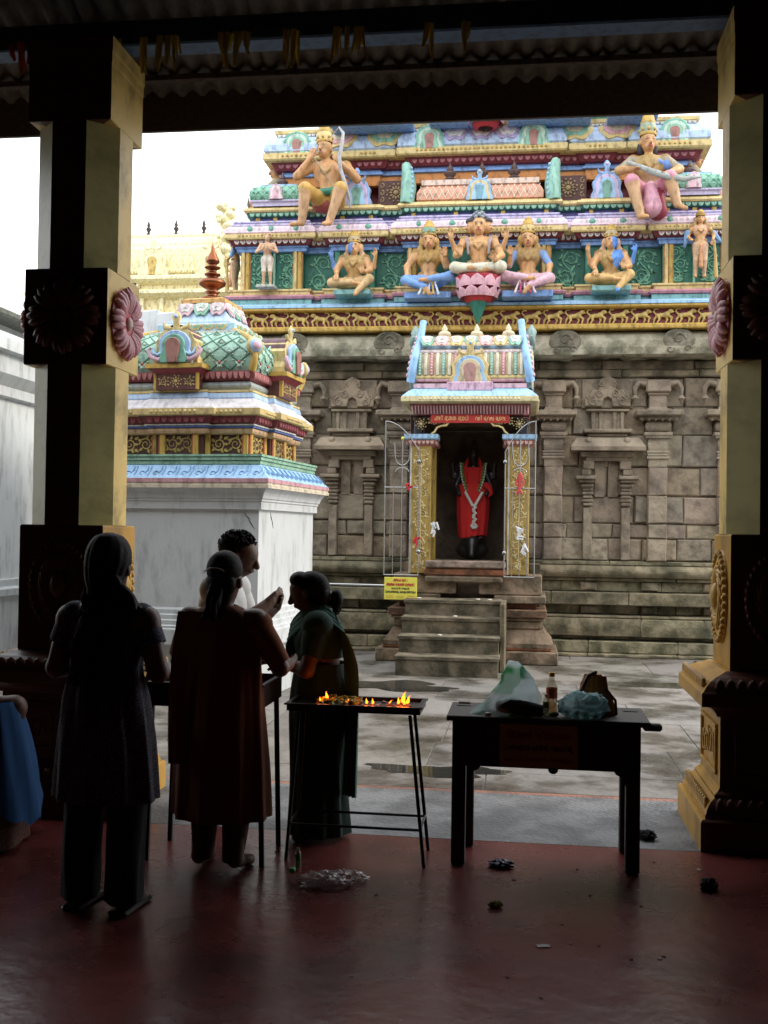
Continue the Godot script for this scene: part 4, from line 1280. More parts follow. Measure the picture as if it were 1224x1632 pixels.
# ---------------------------------------------------------------- lettering drawn as flat strokes (rounded Tamil and Sinhala forms)
func arcpts(cx: float, cy: float, rx: float, ry: float, a0: float, a1: float, n := 8) -> Array:
	var r := []
	for i in n + 1:
		var a := lerpf(a0, a1, float(i) / n) * PI / 180.0
		r.append(V2(cx + cos(a) * rx, cy + sin(a) * ry))
	return r
func glyph(ch: String) -> Array:
	match ch:
		"s": return [1.15, arcpts(0.2, 0.3, 0.18, 0.28, 90, 380), [V2(0.38, 0.0), V2(0.38, 0.95)], arcpts(0.55, 0.7, 0.16, 0.25, 180, 0), [V2(0.71, 0.7), V2(0.71, 0.0)], arcpts(0.9, 0.5, 0.18, 0.45, 180, -60)]
		"r": return [0.75, [V2(0.08, 0.0), V2(0.08, 0.9), V2(0.55, 0.9), V2(0.55, 0.05)], arcpts(0.55, 1.1, 0.14, 0.2, -90, 200)]
		"t": return [0.85, arcpts(0.22, 0.35, 0.2, 0.32, 60, 420), [V2(0.42, 0.9), V2(0.42, 0.1)], arcpts(0.6, 0.2, 0.2, 0.3, 180, 360), [V2(0.05, 0.9), V2(0.7, 0.9)]]
		"k": return [0.9, [V2(0.05, 0.9), V2(0.75, 0.9)], [V2(0.4, 0.9), V2(0.4, 0.0)], arcpts(0.24, 0.4, 0.18, 0.25, 30, 330), arcpts(0.6, 0.45, 0.2, 0.28, 150, -120)]
		"e": return [0.6, arcpts(0.26, 0.6, 0.22, 0.34, -20, 270), arcpts(0.26, 0.18, 0.16, 0.18, 90, 400)]
		"v": return [1.0, arcpts(0.22, 0.4, 0.18, 0.35, 40, 330), [V2(0.42, 0.05), V2(0.75, 0.05), V2(0.75, 0.9)], arcpts(0.62, 1.0, 0.16, 0.18, 0, 200)]
		"d": return [0.8, arcpts(0.35, 0.45, 0.3, 0.42, 50, 330), arcpts(0.38, 0.4, 0.12, 0.16, 0, 360), arcpts(0.6, 0.05, 0.2, 0.18, 200, 340)]
		"g": return [0.85, arcpts(0.3, 0.45, 0.26, 0.4, 0, 250), [V2(0.56, 0.45), V2(0.56, 0.0), V2(0.78, 0.0), V2(0.78, 0.8)]]
		"n": return [0.8, arcpts(0.2, 0.6, 0.16, 0.26, 0, 360), [V2(0.36, 0.6), V2(0.36, 0.02), V2(0.7, 0.02), V2(0.7, 0.85)]]
		"m": return [0.9, [V2(0.1, 0.9), V2(0.1, 0.05), V2(0.5, 0.05), V2(0.5, 0.7)], arcpts(0.64, 0.7, 0.14, 0.2, 180, -120)]
		"p": return [0.75, [V2(0.08, 0.9), V2(0.08, 0.05), V2(0.6, 0.05), V2(0.6, 0.9)]]
		"a": return [0.95, arcpts(0.24, 0.35, 0.2, 0.3, 70, 360), [V2(0.44, 0.35), V2(0.44, 0.8)], [V2(0.44, 0.5), V2(0.72, 0.5)], [V2(0.72, 0.9), V2(0.72, 0.0)]]
		"1": return [0.4, [V2(0.05, 0.7), V2(0.2, 0.9), V2(0.2, 0.0)]]
		"-": return [0.5, [V2(0.05, 0.45), V2(0.4, 0.45)]]
		"=": return [1.6, [V2(0.05, 0.1), V2(1.5, 0.1), V2(1.5, 0.8), V2(0.05, 0.8), V2(0.05, 0.1)]]
	return [0.5]
func lettering(txt: String, width: float, h: float, col: Color) -> MB:
	var q := MB.new(); q.col = col
	var tot := 0.0
	for ch in txt: tot += glyph(ch)[0]
	var sx := width / tot
	var x := -width / 2
	for ch in txt:
		var g := glyph(ch)
		for k in range(1, g.size()):
			var pts := []
			for p in g[k]: pts.append(V3(x + p.x * sx, p.y * h, 0))
			q.tube(pts, h * 0.085, 4, 0.25, V3(0, 0, 1))
		x += g[0] * sx
	return q
func porch() -> void:
	var p := thing("porch_shrine", "small painted porch shrine with scalloped arch, blue gabled roof and red nameboard", "shrine", V3(-0.7, 0, -13.1))
	var B := Color(0.3, 0.22, 0.17)
	var RED := Color(0.34, 0.13, 0.07)
	var q: MB
	# moulded pedestal: [half width, y0, y1, front, tone]
	for e in [[1.1, 0.0, 0.16, 0.1, B], [1.02, 0.16, 0.2, 0.03, RED], [0.9, 0.42, 0.52, -0.06, B], [0.93, 0.52, 0.56, -0.02, B], [0.96, 0.56, 0.66, 0.02, RED.lerp(B, 0.5)], [0.84, 0.66, 0.73, -0.1, RED], [0.95, 0.73, 0.83, 0.0, B], [0.9, 0.83, 1.08, -0.03, B * 1.1]]:
		for s in [-1.0, 1.0]:
			q = MB.new(); q.col = vary(e[4], 0.1)
			var x0 := 0.13 if e[1] > 0.8 else 0.32
			var xm: float = (e[0] + x0) / 2
			var cx: float = s * xm + (-0.02 if s < 0 else 0.0)
			q.box(V3(cx, (e[1] + e[2]) / 2, e[3] / 2 - 0.55), V3(e[0] - x0, e[2] - e[1] - 0.004, 1.1 + e[3]), 0.012)
			part(p, "pedestal_stone", q, "moss_stone")
	for s in [-1.0, 1.0]:
		q = MB.new(); q.col = vary(B * 1.15, 0.1)
		var cx: float = s * 0.68
		q.sweep([V2(cx - 0.36, -1.0), V2(cx - 0.36, 0.03), V2(cx + 0.36, 0.03), V2(cx + 0.36, -1.0)], [V2(0.0, 0.2), V2(0.0, 0.25), V2(-0.06, 0.32), V2(-0.12, 0.42)])
		part(p, "pedestal_lotus", q, "moss_stone")
	# threshold with drain hole below it
	part(p, "sill", bx(V3(-0.03, 1.2, -0.1), V3(0.98, 0.09, 0.4), Color(0.36, 0.27, 0.25), 0.015), "moss_stone")
	part(p, "sill_course", bx(V3(-0.03, 1.105, -0.12), V3(1.0, 0.09, 0.38), RED, 0.015), "moss_stone")
	part(p, "drain_lintel", bx(V3(-0.05, 1.015, -0.1), V3(0.95, 0.08, 0.36), B, 0.02), "moss_stone")
	part(p, "drain_back", bx(V3(0.0, 0.6, -0.55), V3(1.0, 1.0, 0.05), B), "stone")
	part(p, "plinth_fill", bx(V3(0, 0.6, -0.96), V3(1.76, 1.19, 0.78), B), "moss_stone")
	# floor, rear room walls
	var inner := Color(0.24, 0.19, 0.15)
	for s in [-1.0, 1.0]: part(p, "side_wall", bx(V3(s * 0.66 + 0.0, 2.03, -0.86), V3(0.1, 1.9, 1.28), Color(0.2, 0.2, 0.24), 0.005), "paint")
	for s in [-1.0, 1.0]: part(p, "inner_wall", bx(V3(s * 0.592, 2.03, -0.86), V3(0.03, 1.86, 1.2), inner), "stone")
	part(p, "rear_wall", bx(V3(0, 2.03, -1.45), V3(1.15, 1.86, 0.03), inner), "stone")
	part(p, "ceiling", bx(V3(0, 3.0, -0.86), V3(1.4, 0.05, 1.24), inner), "stone")
	# columns
	for s in [-1.0, 1.0]:
		var cx: float = s * 0.6 + 0.01
		q = MB.new(); q.col = Color(0.4, 0.27, 0.07)
		q.box(V3(cx, 1.87, -0.1), V3(0.25, 1.58, 0.25), 0.01)
		q.col = Color(0.6, 0.6, 0.55)
		q.box(V3(cx - s * 0.0 - 0.128, 1.87, -0.0), V3(0.02, 1.58, 0.06), 0.004)
		var co := part(p, "column", q, "paint")
		part(co, "scroll_relief", vine(0.2, 1.5, Color(0.74, 0.6, 0.3), 40 + int(s), 0.0), "paint", T(cx, 1.12, 0.028))
		q = MB.new(); q.col = Color(0.5, 0.2, 0.16)
		var sqp := [V2(cx - 0.14, -0.24), V2(cx - 0.14, 0.03), V2(cx + 0.14, 0.03), V2(cx + 0.14, -0.24)]
		q.sweep(sqp, [V2(-0.01, 2.64), V2(0.0, 2.65), V2(0.05, 2.72), V2(0.0, 2.725)])
		part(co, "column_cap", q, "paint")
		petal_row(co, sqp, 0.035, 2.715, 0.055, 0.05, Color(0.65, 0.4, 0.36), "paint", false, -1.0)
		q = MB.new(); q.col = SKYB * 0.9
		q.sweep(sqp, [V2(-0.02, 2.722), V2(0.06, 2.725), V2(0.07, 2.74), V2(0.07, 2.79), V2(0.0, 2.795), V2(-0.1, 2.795)])
		part(co, "cap_slab", q, "paint")
		# inner jamb, yellow with flaking paint
		q = MB.new(); q.col = Color(0.5, 0.33, 0.06)
		q.box(V3(s * 0.49, 1.95, -0.42), V3(0.1, 1.42, 0.14), 0.008)
		q.col = Color(0.45, 0.18, 0.15)
		q.box(V3(s * 0.48, 2.69, -0.42), V3(0.16, 0.07, 0.2), 0.01)
		part(p, "inner_jamb", q, "paint")
	# scalloped arch board
	var pl := PackedVector2Array([V2(-0.73, 3.03), V2(-0.73, 2.8), V2(-0.47, 2.8)])
	var sc := [[-0.47, 2.8], [-0.43, 2.83], [-0.4, 2.88], [-0.35, 2.9], [-0.29, 2.905], [-0.26, 2.94], [-0.22, 2.965], [-0.1, 2.97], [0.0, 2.965]]
	for e in sc: pl.append(V2(e[0], e[1]))
	for i in range(sc.size() - 2, -1, -1): pl.append(V2(-sc[i][0], sc[i][1]))
	pl.append(V2(0.73, 2.8)); pl.append(V2(0.73, 3.03))
	q = MB.new(); q.col = Color(0.16, 0.07, 0.06)
	q.prism(pl, -0.2, 0.02, T(0, 0, 0), 0.004)
	var ab := part(p, "arch_board", q, "paint")
	q = MB.new(); q.col = PALEGOLD
	var rim := []
	for e in sc: rim.append(V3(e[0], e[1] - 0.004, 0.02))
	for i in range(sc.size() - 2, -1, -1): rim.append(V3(-sc[i][0], sc[i][1] - 0.004, 0.02))
	q.tube(rim, 0.014, 5)
	part(ab, "arch_rim", q, "paint")
	for s in [-1.0, 1.0]:
		part(ab, "flower_relief", rosette_flat(0.075, Color(0.6, 0.46, 0.22), 0.0, 8), "paint", T(s * 0.6, 2.92, 0.025))
		part(ab, "scroll_relief", scroll(0.26, 0.1, Color(0.55, 0.42, 0.2), 0.0, 2), "paint", T(s * 0.4, 2.91, 0.024))
	q = MB.new(); q.col = Color(0.5, 0.035, 0.03)
	q.box(V3(0, 2.985, 0.035), V3(0.96, 0.105, 0.015), 0.003)
	var nb := part(p, "nameboard", q, "print")
	part(nb, "lettering", lettering("sr tkk tev", 0.42, 0.045, Color(0.85, 0.6, 0.25)), "print", T(-0.22, 2.965, 0.045))
	part(nb, "lettering", lettering("gr dgn deg", 0.36, 0.045, Color(0.85, 0.6, 0.25)), "print", T(0.25, 2.965, 0.045))
	# cornice and roof
	var R := [V2(-0.62, -1.3), V2(-0.62, 0.02), V2(0.62, 0.02), V2(0.62, -1.3)]
	band(p, "rib_cornice", R, [V2(0, 3.03), V2(0.03, 3.035), V2(0.1, 3.12), V2(0.12, 3.15), V2(0, 3.155)], Color(0.35, 0.1, 0.12))
	q = MB.new(); q.col = Color(0.66, 0.45, 0.45)
	for k in 38: q.tube([V3(-0.7 + k * 0.038, 3.04, 0.07), V3(-0.7 + k * 0.038, 3.13, 0.14)], 0.009, 4)
	part(p, "cornice_rib", q, "paint", Transform3D.IDENTITY, true)
	band(p, "eave_cream", R, [V2(0.05, 3.15), V2(0.19, 3.165), V2(0.21, 3.18), V2(0.21, 3.235), V2(0.19, 3.245)], Color(0.72, 0.62, 0.35))
	bead_row(p, R, 0.21, 3.207, 0.045, 0.012, Color(0.8, 0.72, 0.5))
	band(p, "eave_blue", R, [V2(0.2, 3.242), V2(0.19, 3.255), V2(0.13, 3.31), V2(0.08, 3.345), V2(0.0, 3.36)], SKYB)
	band(p, "eave_pink", R, [V2(0.05, 3.35), V2(0.07, 3.355), V2(0.07, 3.41), V2(0.0, 3.42)], Color(0.75, 0.5, 0.58))
	q = MB.new(); q.col = Color(0.62, 0.5, 0.32)
	var bprof := []
	for t in 10:
		var a := lerpf(-0.35, 1.35, t / 9.0)
		bprof.append(V2(cos(a) * 0.62 - 0.55, 3.6 + sin(a) * 0.44 - 0.0))
	q.sweep([V2(-0.66, 0.0), V2(0.66, 0.0)], bprof)
	for t in 9:
		for s in [-1.0, 1.0]:
			var A := V3(s * 0.66, bprof[t].y, bprof[t].x); var Bq := V3(s * 0.66, bprof[t + 1].y, bprof[t + 1].x)
			var cb := V3(s * 0.66, 3.4, -1.2); 
			if s > 0: q.tri(A, cb, Bq)
			else: q.tri(A, Bq, cb)
	q.quad(V3(-0.66, bprof[9].y, bprof[9].x), V3(0.66, bprof[9].y, bprof[9].x), V3(0.66, 3.98, -1.2), V3(-0.66, 3.98, -1.2))
	var br := part(p, "barrel_roof", q, "paint")
	var bp := func(x: float, f: float, o: float) -> Vector3:
		var a := lerpf(-0.35, 1.35, f)
		return V3(x, 3.6 + sin(a) * (0.44 + o), cos(a) * (0.62 + o) - 0.55)
	var cols := [Color(0.26, 0.5, 0.4), Color(0.76, 0.68, 0.52), Color(0.62, 0.28, 0.3), Color(0.76, 0.68, 0.52)]
	for k in 18:
		var x := -0.62 + k * 0.073
		if absf(x) < 0.17: continue
		q = MB.new(); q.col = cols[k % 4]
		var pts := []
		for t in 6: pts.append(bp.call(x, 0.1 + 0.36 * t / 5.0, 0.004))
		q.tube(pts, 0.026, 6)
		if k % 2 == 0:
			q.col = Color(0.75, 0.72, 0.62)
			for t in 8: q.ball(bp.call(x, 0.12 + 0.32 * t / 7.0, 0.028), V3(0.012, 0.012, 0.008), 5, 3)
		part(br, "roof_rib", q, "paint")
	for e in [[0.5, Color(0.75, 0.62, 0.62), 0.03], [0.6, SKYB, 0.028], [0.06, PALEGOLD, 0.03], [0.02, PINK, 0.03], [0.88, Color(0.72, 0.6, 0.5), 0.03]]:
		q = MB.new(); q.col = e[1]
		q.tube([bp.call(-0.66, e[0], 0.0), bp.call(0.66, e[0], 0.0)], e[2], 6)
		part(br, "roof_band", q, "paint")
	for k in 7:
		var g := lobes(0.17, 0.17, [MINT, Color(0.72, 0.45, 0.45), PALEGOLD][k % 3], WHITE)
		part(br, "lobed_relief", g, "paint", T(-0.54 + k * 0.18, 4.0, -0.07, 0, -0.7))
	part(br, "horseshoe_gable", nasi(0.5, 0.56, PALEGOLD, SKYB * 0.9, Color(0.66, 0.55, 0.35), Color(0.45, 0.25, 0.22), 0.1), "paint", T(0, 3.4, 0.1))
	part(br, "gable_ledge", bx(V3(0, 3.37, 0.1), V3(0.56, 0.11, 0.1), Color(0.72, 0.48, 0.62), 0.01), "paint")
	# horned end gables
	for s in [-1.0, 1.0]:
		q = MB.new(); q.col = Color(0.32, 0.56, 0.86)
		var pts := []; var rad := []
		for t in 11:
			var f := t / 10.0
			var b: Vector3 = bp.call(s * (0.73 - 0.12 * f), f * 0.95, 0.03)
			if f > 0.75: b += V3(s * 0.0, (f - 0.75) * 0.75, (f - 0.75) * 0.5)
			pts.append(b); rad.append(0.055 - 0.012 * f)
		q.tube(pts, rad, 8)
		q.col = PINK
		for t in 8: q.ball(pts[t + 1] + V3(s * 0.05, 0, 0), V3(0.02, 0.03, 0.03), 6, 4)
		part(br, "gable_horn", q, "paint")
		var ge := nasi(1.1, 0.86, Color(0.3, 0.42, 0.4), PALEGOLD, SKYB, Color(0.4, 0.2, 0.22), 0.08)
		part(br, "end_gable", ge, "paint", T(s * 0.74, 3.38, -0.55, s * PI / 2))
	for x in [-0.36, 0.05, 0.45]:
		q = MB.new(); q.col = Color(0.72, 0.6, 0.42)
		q.lathe([V2(0.07, 0), V2(0.07, 0.03), V2(0.045, 0.05), V2(0.085, 0.1), V2(0.07, 0.14), V2(0.03, 0.16), V2(0.04, 0.18), V2(0.0, 0.25)], 10)
		part(br, "finial", q, "paint", T(x, 4.0, -0.45))
	gates(p)
	steps()
	deity()
	var sg := thing("notice_board", "yellow rectangular notice with red and black lettering beside the shrine steps", "sign", V3(-1.5, 0.9, -12.86))
	q = MB.new(); q.col = Color(0.75, 0.68, 0.1)
	q.box(V3(0, 0, 0), V3(0.4, 0.27, 0.012), 0.003)
	part(sg, "board", q, "print")
	part(sg, "lettering", lettering("srnpa tev 1", 0.17, 0.03, Color(0.5, 0.04, 0.03)), "print", T(0, 0.085, 0.009))
	part(sg, "lettering", lettering("sdkna gpdnak tandnv", 0.34, 0.034, Color(0.5, 0.04, 0.03)), "print", T(0, 0.033, 0.009))
	part(sg, "lettering", lettering("nagpmk vndak", 0.22, 0.025, Color(0.05, 0.05, 0.03)), "print", T(0, -0.012, 0.009))
	part(sg, "lettering", lettering("vanpmkmad gandpnkmpda", 0.37, 0.028, Color(0.05, 0.05, 0.03)), "print", T(0, -0.055, 0.009))
	for k in 3: part(sg, "lettering", lettering("=", 0.09, 0.028, Color(0.55, 0.2, 0.03)), "print", T(-0.13 + k * 0.13, -0.113, 0.009))
	var rl := thing("pipe_rail", "thin steel pipe rail running along the stone wall behind the notice", "rail", V3(-1.68, 0.93, -12.88))
	q = MB.new(); q.col = Color(0.6, 0.6, 0.6)
	q.tube([V3(0.3, 0, 0), V3(-1.6, 0.0, -0.2)], 0.014, 8)
	part(rl, "pipe", q, "steel")
	q = MB.new(); q.col = Color(0.5, 0.5, 0.5)
	q.tube([V3(-1.5, 0, -0.19), V3(-1.5, -0.93, -0.19)], 0.014, 8)
	part(rl, "post", q, "steel")
func gates(p: Node3D) -> void:
	for e in [[-1.0, "open gate leaf"], [1.0, "open gate leaf"]]:
		var s: float = e[0]
		var w := 0.42 if s < 0 else 0.36
		var x0 := -0.6 if s < 0 else 0.44
		var x1 := x0 - w if s < 0 else x0 + w
		var g := thing("gate_leaf", ("steel gate leaf with trident folded back beside the yellow notice" if s < 0 else "steel gate leaf with trident and white flowers tied to its bars"), "gate", V3(-0.7, 0, -12.95), 0.0, "steel gate leaves of the porch shrine")
		var q := MB.new(); q.col = Color(0.42, 0.41, 0.4)
		var top := []
		for t in 9:
			var f := t / 8.0
			top.append(V3(lerpf(x1, x0, f), 2.94 - 0.34 * f * f * 1.1, 0))
		q.tube([V3(x1, 1.06, 0), V3(x1, 2.95, 0)], 0.008, 6)
		q.tube([V3(x0, 1.06, 0), V3(x0, 2.58, 0)], 0.008, 6)
		q.tube(top, 0.008, 6)
		for y in [1.06, 2.13]: q.tube([V3(x0, y, 0), V3(x1, y, 0)], 0.009, 6)
		part(g, "frame", q, "steel")
		for k in 3:
			var q2 := MB.new(); q2.col = Color(0.36, 0.35, 0.34)
			var xx := lerpf(x0, x1, (k + 1) / 4.0)
			q2.tube([V3(xx, 1.06, 0), V3(xx, 2.11, 0)], 0.0055, 5)
			part(g, "bar", q2, "steel")
		q = MB.new(); q.col = Color(0.42, 0.41, 0.4)
		var cx := (x0 + x1) / 2
		q.tube([V3(cx, 2.13, 0.0), V3(cx, 2.72, 0.0)], 0.009, 6)
		var u := []
		for t in 11:
			var a := PI + PI * t / 10.0
			u.append(V3(cx + cos(a) * 0.09, 2.52 + sin(a) * 0.12, 0))
		u.push_front(V3(cx - 0.1, 2.68, 0)); u.append(V3(cx + 0.1, 2.68, 0))
		q.tube(u, 0.009, 6)
		u = []
		for t in 9:
			var a := PI * t / 8.0
			u.append(V3(cx + cos(a) * 0.08, 2.32 + sin(a) * 0.05, 0))
		q.tube(u, 0.008, 6)
		part(g, "trident", q, "steel")
		if s < 0:
			q = MB.new(); q.col = Color(0.7, 0.65, 0.1)
			q.ball(V3(cx, 2.73, 0), V3(0.02, 0.024, 0.02), 8, 6)
			part(g, "lime", q, "plastic")
		for k in 2:
			q = MB.new(); q.col = Color(0.3, 0.3, 0.3)
			q.lathe([V2(0.0, -0.03), V2(0.025, -0.025), V2(0.03, 0), V2(0.02, 0.025), V2(0, 0.03)], 10, T(x0, 1.35 + k * 1.1, 0.0))
			part(g, "hinge", q, "steel")
	# tied ribbons and flower strings
	var fl := [[-1.72 + 0.7 + 0.3, 2.15, Color(0.6, 0.04, 0.05), "red thread tied to the gate leaf by the notice"], [-0.62, 1.5, Color(0.6, 0.04, 0.05), "red thread tied low on the gate leaf"], [0.62, 2.2, Color(0.65, 0.1, 0.1), "red and white ribbon knotted under the trident"], [0.62, 1.62, Color(0.75, 0.75, 0.78), "white flower string tied to the gate bars"], [0.68, 1.42, Color(0.75, 0.75, 0.78), "small white flower knot with red thread on the gate bars"], [-0.4, 1.65, Color(0.7, 0.7, 0.7), "white flower knot tied to the column of the porch"]]
	for e in fl:
		var t := thing("tied_ribbon", e[3], "ribbon", V3(-0.7 + e[0], e[1], -12.935))
		var q := MB.new(); q.col = e[2]
		var big := 1.0 if e[2].g > 0.5 else 0.6
		for k in (9 if big > 0.9 else 4):
			var a := rng.randf() * TAU
			q.tube([V3(rng.randf_range(-0.02, 0.02), rng.randf_range(-0.1, 0.06) * big, 0), V3(cos(a) * 0.05, sin(a) * 0.04 + rng.randf_range(-0.1, 0.05) * big, 0.015)], [0.016, 0.012], 5)
		if e[1] > 2.1 and e[0] > 0:
			for k in 3: q.tube([V3(0, 0.12, 0.01), V3(0.05 * (k - 1), 0.0, 0.015), V3(0.03 - 0.04 * k, -0.14, 0.01)], 0.013, 5)
		part(t, "knot", q, "cloth")
func steps() -> void:
	var st := thing("staircase", "four worn dark stone steps leading up to the porch shrine", "stairs", V3(-0.855, 0, -12.4))
	var hs := [0.0, 0.22, 0.415, 0.605, 0.79]
	for i in 4:
		var zf := 0.66 - i * 0.3
		var q := MB.new(); q.col = vary(Color(0.2, 0.165, 0.125), 0.1)
		q.sweep([V2(-0.575 + 0.0 * i, -0.72), V2(-0.575, zf), V2(0.575, zf), V2(0.575, -0.72)], [V2(-0.012, hs[i]), V2(-0.012, hs[i + 1] - 0.05), V2(0.004, hs[i + 1] - 0.042), V2(0.004, hs[i + 1] - 0.008), V2(-0.008, hs[i + 1]), V2(-0.36, hs[i + 1])])
		part(st, "step", q, "moss_stone")
	var q := MB.new(); q.col = Color(0.22, 0.185, 0.13)
	q.box(V3(0.6, 0.39, -0.28), V3(0.06, 0.78, 0.9), 0.01)
	part(st, "cheek", q, "moss_stone")
	for e in [[-0.4, 0.79, -0.3], [0.3, 0.79, -0.28], [0.44, 0.79, -0.27], [0.05, 0.605, 0.0], [-0.1, 0.415, 0.33]]:
		var f := thing("fallen_flower", "small white offering flower lying on the shrine steps", "flower", V3(-0.855 + e[0], e[1], -12.4 + e[2]), 0.0, "white flowers on the steps")
		q = MB.new(); q.col = Color(0.75, 0.72, 0.62)
		for k in 5:
			var a := TAU * k / 5
			q.ball(V3(cos(a) * 0.014, 0.01, sin(a) * 0.014), V3(0.013, 0.009, 0.013), 6, 4)
		part(f, "petals", q, "cloth")
func deity() -> void:
	var d := thing("deity_statue", "black stone deity in red cloth with green and white garland inside the porch", "statue", V3(-0.69, 1.24, -13.95))
	d.scale = V3(0.88, 1.0, 0.95)
	var K := Color(0.02, 0.019, 0.019)
	var s := SDF.new()
	var y := 0.34
	s.ell(V3(0, 0.12, 0), V3(0.24, 0.12, 0.16), K, 0.03)
	s.ell(V3(0, 0.2, 0.14), V3(0.1, 0.12, 0.1), K, 0.03)
	s.cap(V3(0, 0.17, 0.2), 0.06, V3(0, 0.06, 0.25), 0.045, K, 0.03)
	for e in [-1.0, 1.0]:
		s.cap(V3(e * 0.08, 0.27, 0.13), 0.03, V3(e * 0.17, 0.3, 0.11), 0.015, K, 0.02)
		s.cap(V3(e * 0.08, y, 0), 0.07, V3(e * 0.1, 0.75, 0), 0.1, K, 0.04)
		s.cap(V3(e * 0.17, 1.14, 0), 0.055, V3(e * 0.26, 0.95, 0.03), 0.045, K, 0.03)
		s.cap(V3(e * 0.26, 0.95, 0.03), 0.045, V3(e * 0.2, 0.85, 0.12), 0.035, K, 0.02)
		s.cap(V3(e * 0.17, 1.16, -0.02), 0.05, V3(e * 0.3, 1.08, 0.0), 0.04, K, 0.03)
		s.cap(V3(e * 0.3, 1.08, 0), 0.04, V3(e * 0.31, 1.24, 0.03), 0.03, K, 0.02)
	s.ell(V3(0, 0.85, 0), V3(0.15, 0.14, 0.1), K, 0.05)
	s.ell(V3(0, 1.06, 0), V3(0.17, 0.15, 0.1), K, 0.05)
	s.cap(V3(0, 1.18, 0), 0.05, V3(0, 1.25, 0), 0.05, K, 0.03)
	s.ell(V3(0, 1.32, 0.01), V3(0.075, 0.095, 0.085), K, 0.02)
	s.cap(V3(0, 1.31, 0.09), 0.015, V3(0, 1.29, 0.1), 0.018, K, 0.015)
	s.cap(V3(0, 1.4, 0), 0.08, V3(0, 1.53, 0), 0.035, K, 0.02)
	s.dab(V3(0, 1.36, 0.1), V3(0.012, 0.012, 0.03), Color(0.5, 0.3, 0.2))
	part(d, "body", s.mesh(0.014), "plastic")
	# red skirt with pleats and a red shawl
	var q := MB.new(); q.col = Color(0.62, 0.02, 0.02)
	var g := []
	for i in 14:
		var f := i / 13.0
		var row := PackedVector3Array()
		for k in 48:
			var a := -TAU * k / 48
			var fold := 1.0 + (0.07 * sin(a * 11 + 0.6 * sin(f * 4)) + 0.03 * sin(a * 23)) * (1.0 - f * 0.5)
			row.append(V3(cos(a) * lerpf(0.2, 0.235 if f < 0.6 else 0.235, sin(f * 2.4)) * fold, lerpf(0.3, 0.98, f) + 0.02 * sin(a * 2) * (1 - f), sin(a) * lerpf(0.17, 0.13, f) * fold + 0.02))
		g.append(row)
	q.sheet(g, true)
	q.tube([V3(0.16, 0.98, 0.12), V3(0.24, 0.94, 0.1), V3(0.27, 0.86, 0.09), V3(0.22, 0.82, 0.1)], [0.04, 0.05, 0.04, 0.02], 8)
	part(d, "skirt", q, "cloth")
	q = MB.new(); q.col = Color(0.6, 0.02, 0.02)
	g = []
	for i in 8:
		var f := i / 7.0
		var row := PackedVector3Array()
		for k in 9:
			var u := k / 8.0 - 0.5
			row.append(V3(u * lerpf(0.16, 0.3, f), lerpf(0.84, 1.2, f), 0.115 + 0.03 * cos(u * 3) - 0.05 * f + 0.006 * sin(u * 30)))
		g.append(row)
	q.sheet(g)
	for sx in [-1.0, 1.0]: q.tube([V3(sx * 0.06, 1.34, -0.03), V3(sx * 0.1, 1.26, 0.0), V3(sx * 0.13, 1.16, 0.07), V3(sx * 0.1, 1.0, 0.11)], [0.02, 0.035, 0.04, 0.03], 6)
	part(d, "shawl", q, "cloth")
	var gm := thing("flower_garland", "long white and green flower garland hung on the deity in red", "garland", V3(-0.69, 1.24, -13.95))
	gm.scale = V3(0.88, 1.0, 0.95)
	q = MB.new(); q.col = Color(0.12, 0.25, 0.05)
	var w := MB.new(); w.col = Color(0.72, 0.7, 0.64)
	for sx in [-1.0, 1.0]:
		for t in 13:
			var f := t / 12.0
			var pt := V3(sx * (0.16 - 0.12 * f * f), 1.24 - 0.42 * f, 0.09 + 0.06 * sin(f * 2.6))
			q.ball(pt, V3(0.022, 0.02, 0.022), 6, 4)
			w.ball(pt + V3(sx * 0.024, 0.005, -0.005), V3(0.018, 0.017, 0.017), 6, 4)
		for t in 9:
			var f := t / 8.0
			w.ball(V3(sx * (0.12 - 0.1 * f) + 0.02, 0.86 - 0.16 * f, 0.19), V3(0.024, 0.024, 0.02), 6, 4)
	for t in 10: w.ball(V3(0.03 + 0.014 * sin(t * 2.0), 0.7 - t * 0.026, 0.2), V3(0.032, 0.022, 0.024), 6, 4)
	for t in 6: w.ball(V3(0.03 + 0.035 * cos(t * 1.05), 0.43 + 0.02 * sin(t * 1.05), 0.2), V3(0.024, 0.024, 0.024), 6, 4)
	part(gm, "leaf_string", q, "cloth")
	part(gm, "white_blossom_string", w, "cloth")
func sqz(h: float, c := 0.12, pr := 0.06) -> Array:
	# square with a projecting bay in the middle of every side
	var r := []
	var k := h * 0.36
	for s in 4:
		for e in [V2(-h, h), V2(-k, h), V2(-k, h + pr), V2(k, h + pr), V2(k, h)]: r.append(V2(e.x * cos(s * PI / 2) + e.y * sin(s * PI / 2), -e.x * sin(s * PI / 2) + e.y * cos(s * PI / 2)))
	return r
